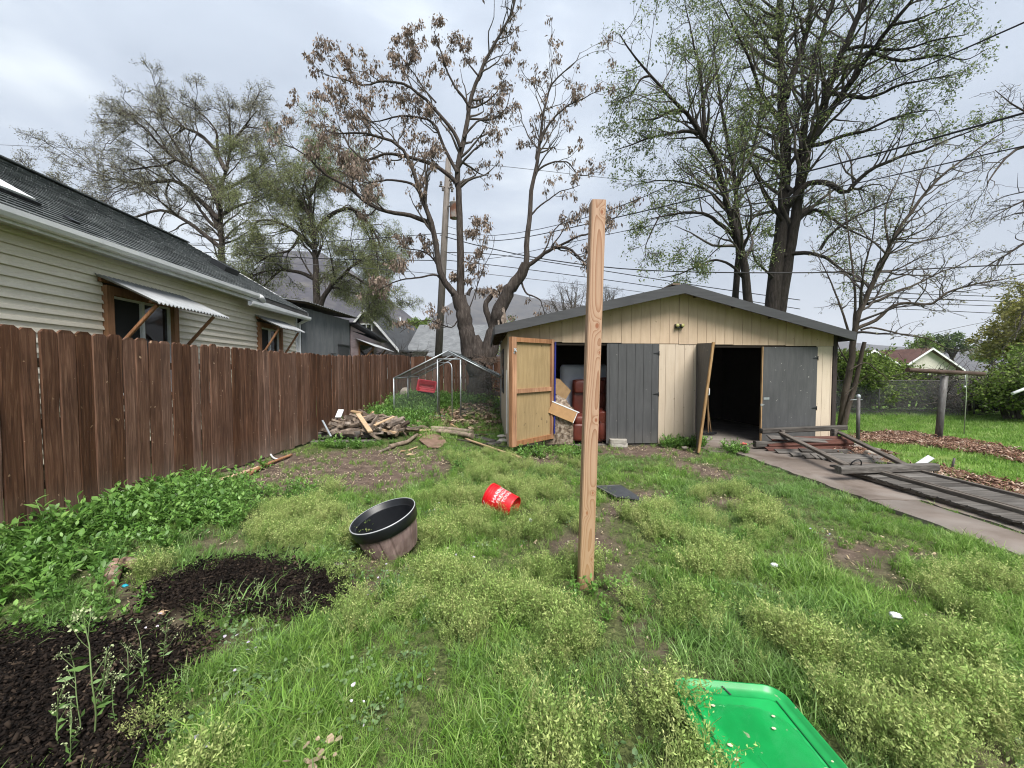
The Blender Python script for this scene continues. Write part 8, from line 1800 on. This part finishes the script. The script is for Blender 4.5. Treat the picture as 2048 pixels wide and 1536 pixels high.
M['chainlink'] = net_mat('chain_link_mesh', (0.20, 0.21, 0.21), 0.13, 0.04)
cf = empty('chain_link_fence', (11, 12.7, 0), 'faint chain link fence along the far side of the right lawn', 'fence'); m = MB(); m.add([(8.6, 13.0, 0), (14.5, 12.2, 0), (14.5, 12.2, 1.15), (8.6, 13.0, 1.15)], [(0, 1, 2, 3)]); part(cf, 'mesh', m, M['chainlink']); m = MB(); m.tube([(8.6, 13.0, 1.15), (14.5, 12.2, 1.15)], 0.012, 8); part(cf, 'top_rail', m, M['galv_pole'])
m = MB(); m.tube([D(2025, 787, 9.6), D(2090, 762, 9.6)], 0.035, 10); m.tube([D(2088, 763, 9.6), D(2088, 860, 9.6)], 0.03, 8); loose('awning_pole', m, M['white_trim'], D(2088, 860, 9.6), 'white slanting pole poking in at the right edge', 'pole')
# ---- utility pole, transformer, cables
up_ = empty('utility_pole', D(877, 720, 19.0), 'leaning wooden utility pole behind the seed tree', 'utility pole')
a, b_ = D(876, 730, 19.0), D(897, 318, 19.0); m = MB(); m.tube([a, a.lerp(b_, 0.5), b_], [0.185, 0.165, 0.135], 14); part(up_, 'pole', m, M['pole_wood'])
tc_ = D(908, 420, 18.75); m = MB(); m.lathe([(0.0, -0.40), (0.20, -0.40), (0.205, -0.37), (0.205, 0.30), (0.215, 0.31), (0.215, 0.35), (0.12, 0.40), (0.0, 0.41)], 24, Matrix.Translation(tc_)); tf = part(up_, 'transformer', m, surf('rusted_tank', [(0.40, (0.30, 0.29, 0.28)), (0.52, (0.26, 0.12, 0.075)), (0.65, (0.14, 0.05, 0.03))], (1, 1, 0.6), 1.6, 6, 0.7, 0.1, blotch=0.2))
m = MB(); m.tube([tc_+Vector((0, 0, 0.4)), tc_+Vector((0, 0, 0.62))], [0.05, 0.03], 8); part(up_, 'bushing', m, M['far_grey'], parent=tf); m = MB(); m.bar(tc_+Vector((-0.32, 0.1, 0.2)), tc_+Vector((-0.1, 0, 0.2)), 0.06, 0.06); part(up_, 'bracket', m, M['galv_pole'], parent=tf)
for px, py in ((882, 366), (886, 378), (903, 372), (904, 380)):
    m = MB(); c = D(px, py, 18.8); m.lathe([(0.03, -0.10), (0.07, -0.06), (0.04, 0.0), (0.07, 0.03), (0.04, 0.08), (0.0, 0.10)], 10, Matrix.Translation(c)); part(up_, 'insulator', m, M['far_grey'])
m = MB(); m.bar(D(878, 372, 18.9), D(908, 377, 18.9), 0.06, 0.06); part(up_, 'crossarm', m, M['pole_wood'])
def cable(pts, r, label, mat='wire'):
    P_ = resample([D(a, b_, c) for a, b_, c in pts], 48); m = MB(); m.tube(list(map(Vector, P_)), r, 6); loose('power_cable', m, M[mat], P_[0], label, 'cable')
cable(((893,452,19),(987,471,16.5),(1210,424,12.5),(1650,222,7.6),(2048,45,5.3),(2250,-48,4.6)), 0.011, 'uppermost black cable climbing to the top right corner')
cable(((893,466,19),(1000,481,16.8),(1210,440,13),(1650,334,8.2),(2048,226,5.6),(2250,170,5.0)), 0.016, 'thick twisted black cable, second down at the right edge'); cable(((880,500,19),(965,519,17.5),(1210,470,13),(1650,380,8.4),(2048,292,5.9),(2250,250,5.2)), 0.010, 'black cable third down at the right edge')
cable(((880,470,19),(960,492,18.2),(1100,520,17),(1300,541,16),(1650,545,14),(2048,528,12.5),(2300,518,12)), 0.022, 'nearly level thick black cable above the garage roof')
cable(((-80,286,40),(240,300,38),(640,316,36),(930,326,34),(1270,362,32),(1700,402,30)), 0.020, 'thin grey cable crossing the sky at the top of the pole', 'wire_grey')
cable(((368,488,21),(600,486,20),(890,466,19)), 0.016, 'upper dark cable from the cream house roof to the pole'); cable(((368,490,21),(600,498,20.3),(880,506,19)), 0.016, 'pale cable just under the upper one above the cream house roof', 'wire_grey'); cable(((380,503,21),(640,517,20.2),(878,521,19)), 0.020, 'dark cable passing the black roof vent of the cream house'); cable(((400,521,21),(640,530,20.3),(876,548,19)), 0.014, 'lowest thin cable over the cream house roof', 'wire_grey')
cable(((892,505,19),(1000,510,19.5),(1230,545,20),(1420,575,20),(1600,600,20)), 0.02, 'dark cable falling right from the pole behind the wooden post'); cable(((890,520,19),(1000,532,19.5),(1230,562,20),(1420,590,20),(1600,618,20)), 0.018, 'second dark cable falling right behind the wooden post', 'wire'); cable(((890,538,19),(1000,551,19.5),(1230,577,20),(1420,604,20)), 0.014, 'third thin cable falling right behind the wooden post', 'wire_grey')
for k, (ya, yb_) in enumerate(((588, 597), (598, 606), (607, 616), (620, 632))): cable(((1700, ya-4, 30), (1850, ya, 29), (2100, yb_, 28)), 0.026, ('topmost', 'second', 'third', 'lowest')[k] + ' of the far level cables above the tan house', 'wire')
cable(((1860,668,30),(1950,648,29),(2100,620,28)), 0.02, 'far cable rising to the right above the tan house', 'wire_grey')
# ---- flowering stalks over the compost
def stalk(seed):
    q_ = np.random.default_rng(seed); h = 0.30+0.16*q_.random(); P_ = np.array([[0.05*math.sin(k*0.7+seed)*k/8, 0.03*math.cos(k+seed)*k/8, h*k/8] for k in range(9)]); side_, r_ = spawn(q_, P_[None], np.full((1, 9), 0.0022), 7, 0.35, 0.95, 0.28, (30, 55), 0.15, 0.1, 5, 0.6, 0.001, 0.05, 0.14)
    V1, F1 = join([tubes(P_[None], np.linspace(0.0026, 0.0014, 9)[None], 5), tubes(side_, np.full(side_.shape[:2], 0.0011), 4)])
    pos, tan = along(q_, P_[None], 9, 0.1, 0.7); lv = leaves(q_, pos, tan*0.3+q_.normal(0, 1, tan.shape)*np.array([1, 1, 0.2]), 0.045, 0.34, 0.1)
    tip = np.concatenate([side_[:, -1], side_[:, -2], P_[-1:]]); tip = np.repeat(tip, 4, 0); tip = tip+q_.normal(0, 0.005, tip.shape); fl_ = leaves(q_, tip, q_.normal(0, 1, tip.shape)+np.array([0, 0, 0.6]), 0.008, 0.8, 0.2)
    return (V1, F1), lv, fl_
M['stem'] = flat('pale_green_stem', (0.17, 0.24, 0.09), 0.6); M['flower'] = flat('cream_flower', (0.40, 0.45, 0.24), 0.7); M['stalk_leaf'] = flat('stalk_leaf', (0.11, 0.20, 0.05), 0.5)
for i, (px, py, hs_) in enumerate(((188, 1500, 1.25), (160, 1488, 0.9), (232, 1465, 0.8), (120, 1510, 0.8), (208, 1450, 0.75), (255, 1432, 0.75), (285, 1400, 0.75), (520, 1235, 0.6), (615, 1240, 0.6), (560, 1250, 0.5), (330, 1350, 0.6), (140, 1560, 0.8))):
    a, b_, c = stalk(100+i); at_ = g(px, py, 0.0); o = empty('flowering_weed', at_, 'tall thin weed stalk with cream flower heads over the compost', 'plant', 'flowering weed stalks over the compost'); o.scale = (hs_,)*3
    link('stem', fast('stem', *a, M['stem'], True), o); link('leaves', fast('leaves', *b_, M['stalk_leaf']), o)['kind'] = 'stuff'; link('flowers', fast('flowers', *c, M['flower']), o)['kind'] = 'stuff'
# ---- dead curled leaves at the very front
M['dead'] = M['dead_leaf']
for i, (px, py, lb) in enumerate(((640, 1522, 'clump of curled dead leaves at the bottom edge, left of centre'), (1105, 1520, 'clump of curled dead leaves at the bottom edge, right of centre'))):
    V_ = clover_mesh('dead_leaves', np.random.default_rng(i), 14, M['dead_leaf'], 0.014, 0.04); o = link('dead_plant_leaves', V_, None, G(px, py, 0.05)); o['kind'] = 'stuff'
# ================================================================== AIR
m = MB(); m.box((-3600, -300, -1.5), (3600, 4200, 520)); hz = m.build('haze', None); hz['kind'] = 'stuff'
hm = bpy.data.materials.new('haze'); hm.use_nodes = True; t = hm.node_tree; t.nodes.clear()
o_ = t.nodes.new('ShaderNodeOutputMaterial'); v_ = t.nodes.new('ShaderNodeVolumePrincipled'); v_.inputs['Color'].default_value = (0.90, 0.93, 1.0, 1); v_.inputs['Density'].default_value = 0.00024; v_.inputs['Anisotropy'].default_value = 0.0
t.links.new(v_.outputs[0], o_.inputs['Volume']); hz.data.materials.append(hm)
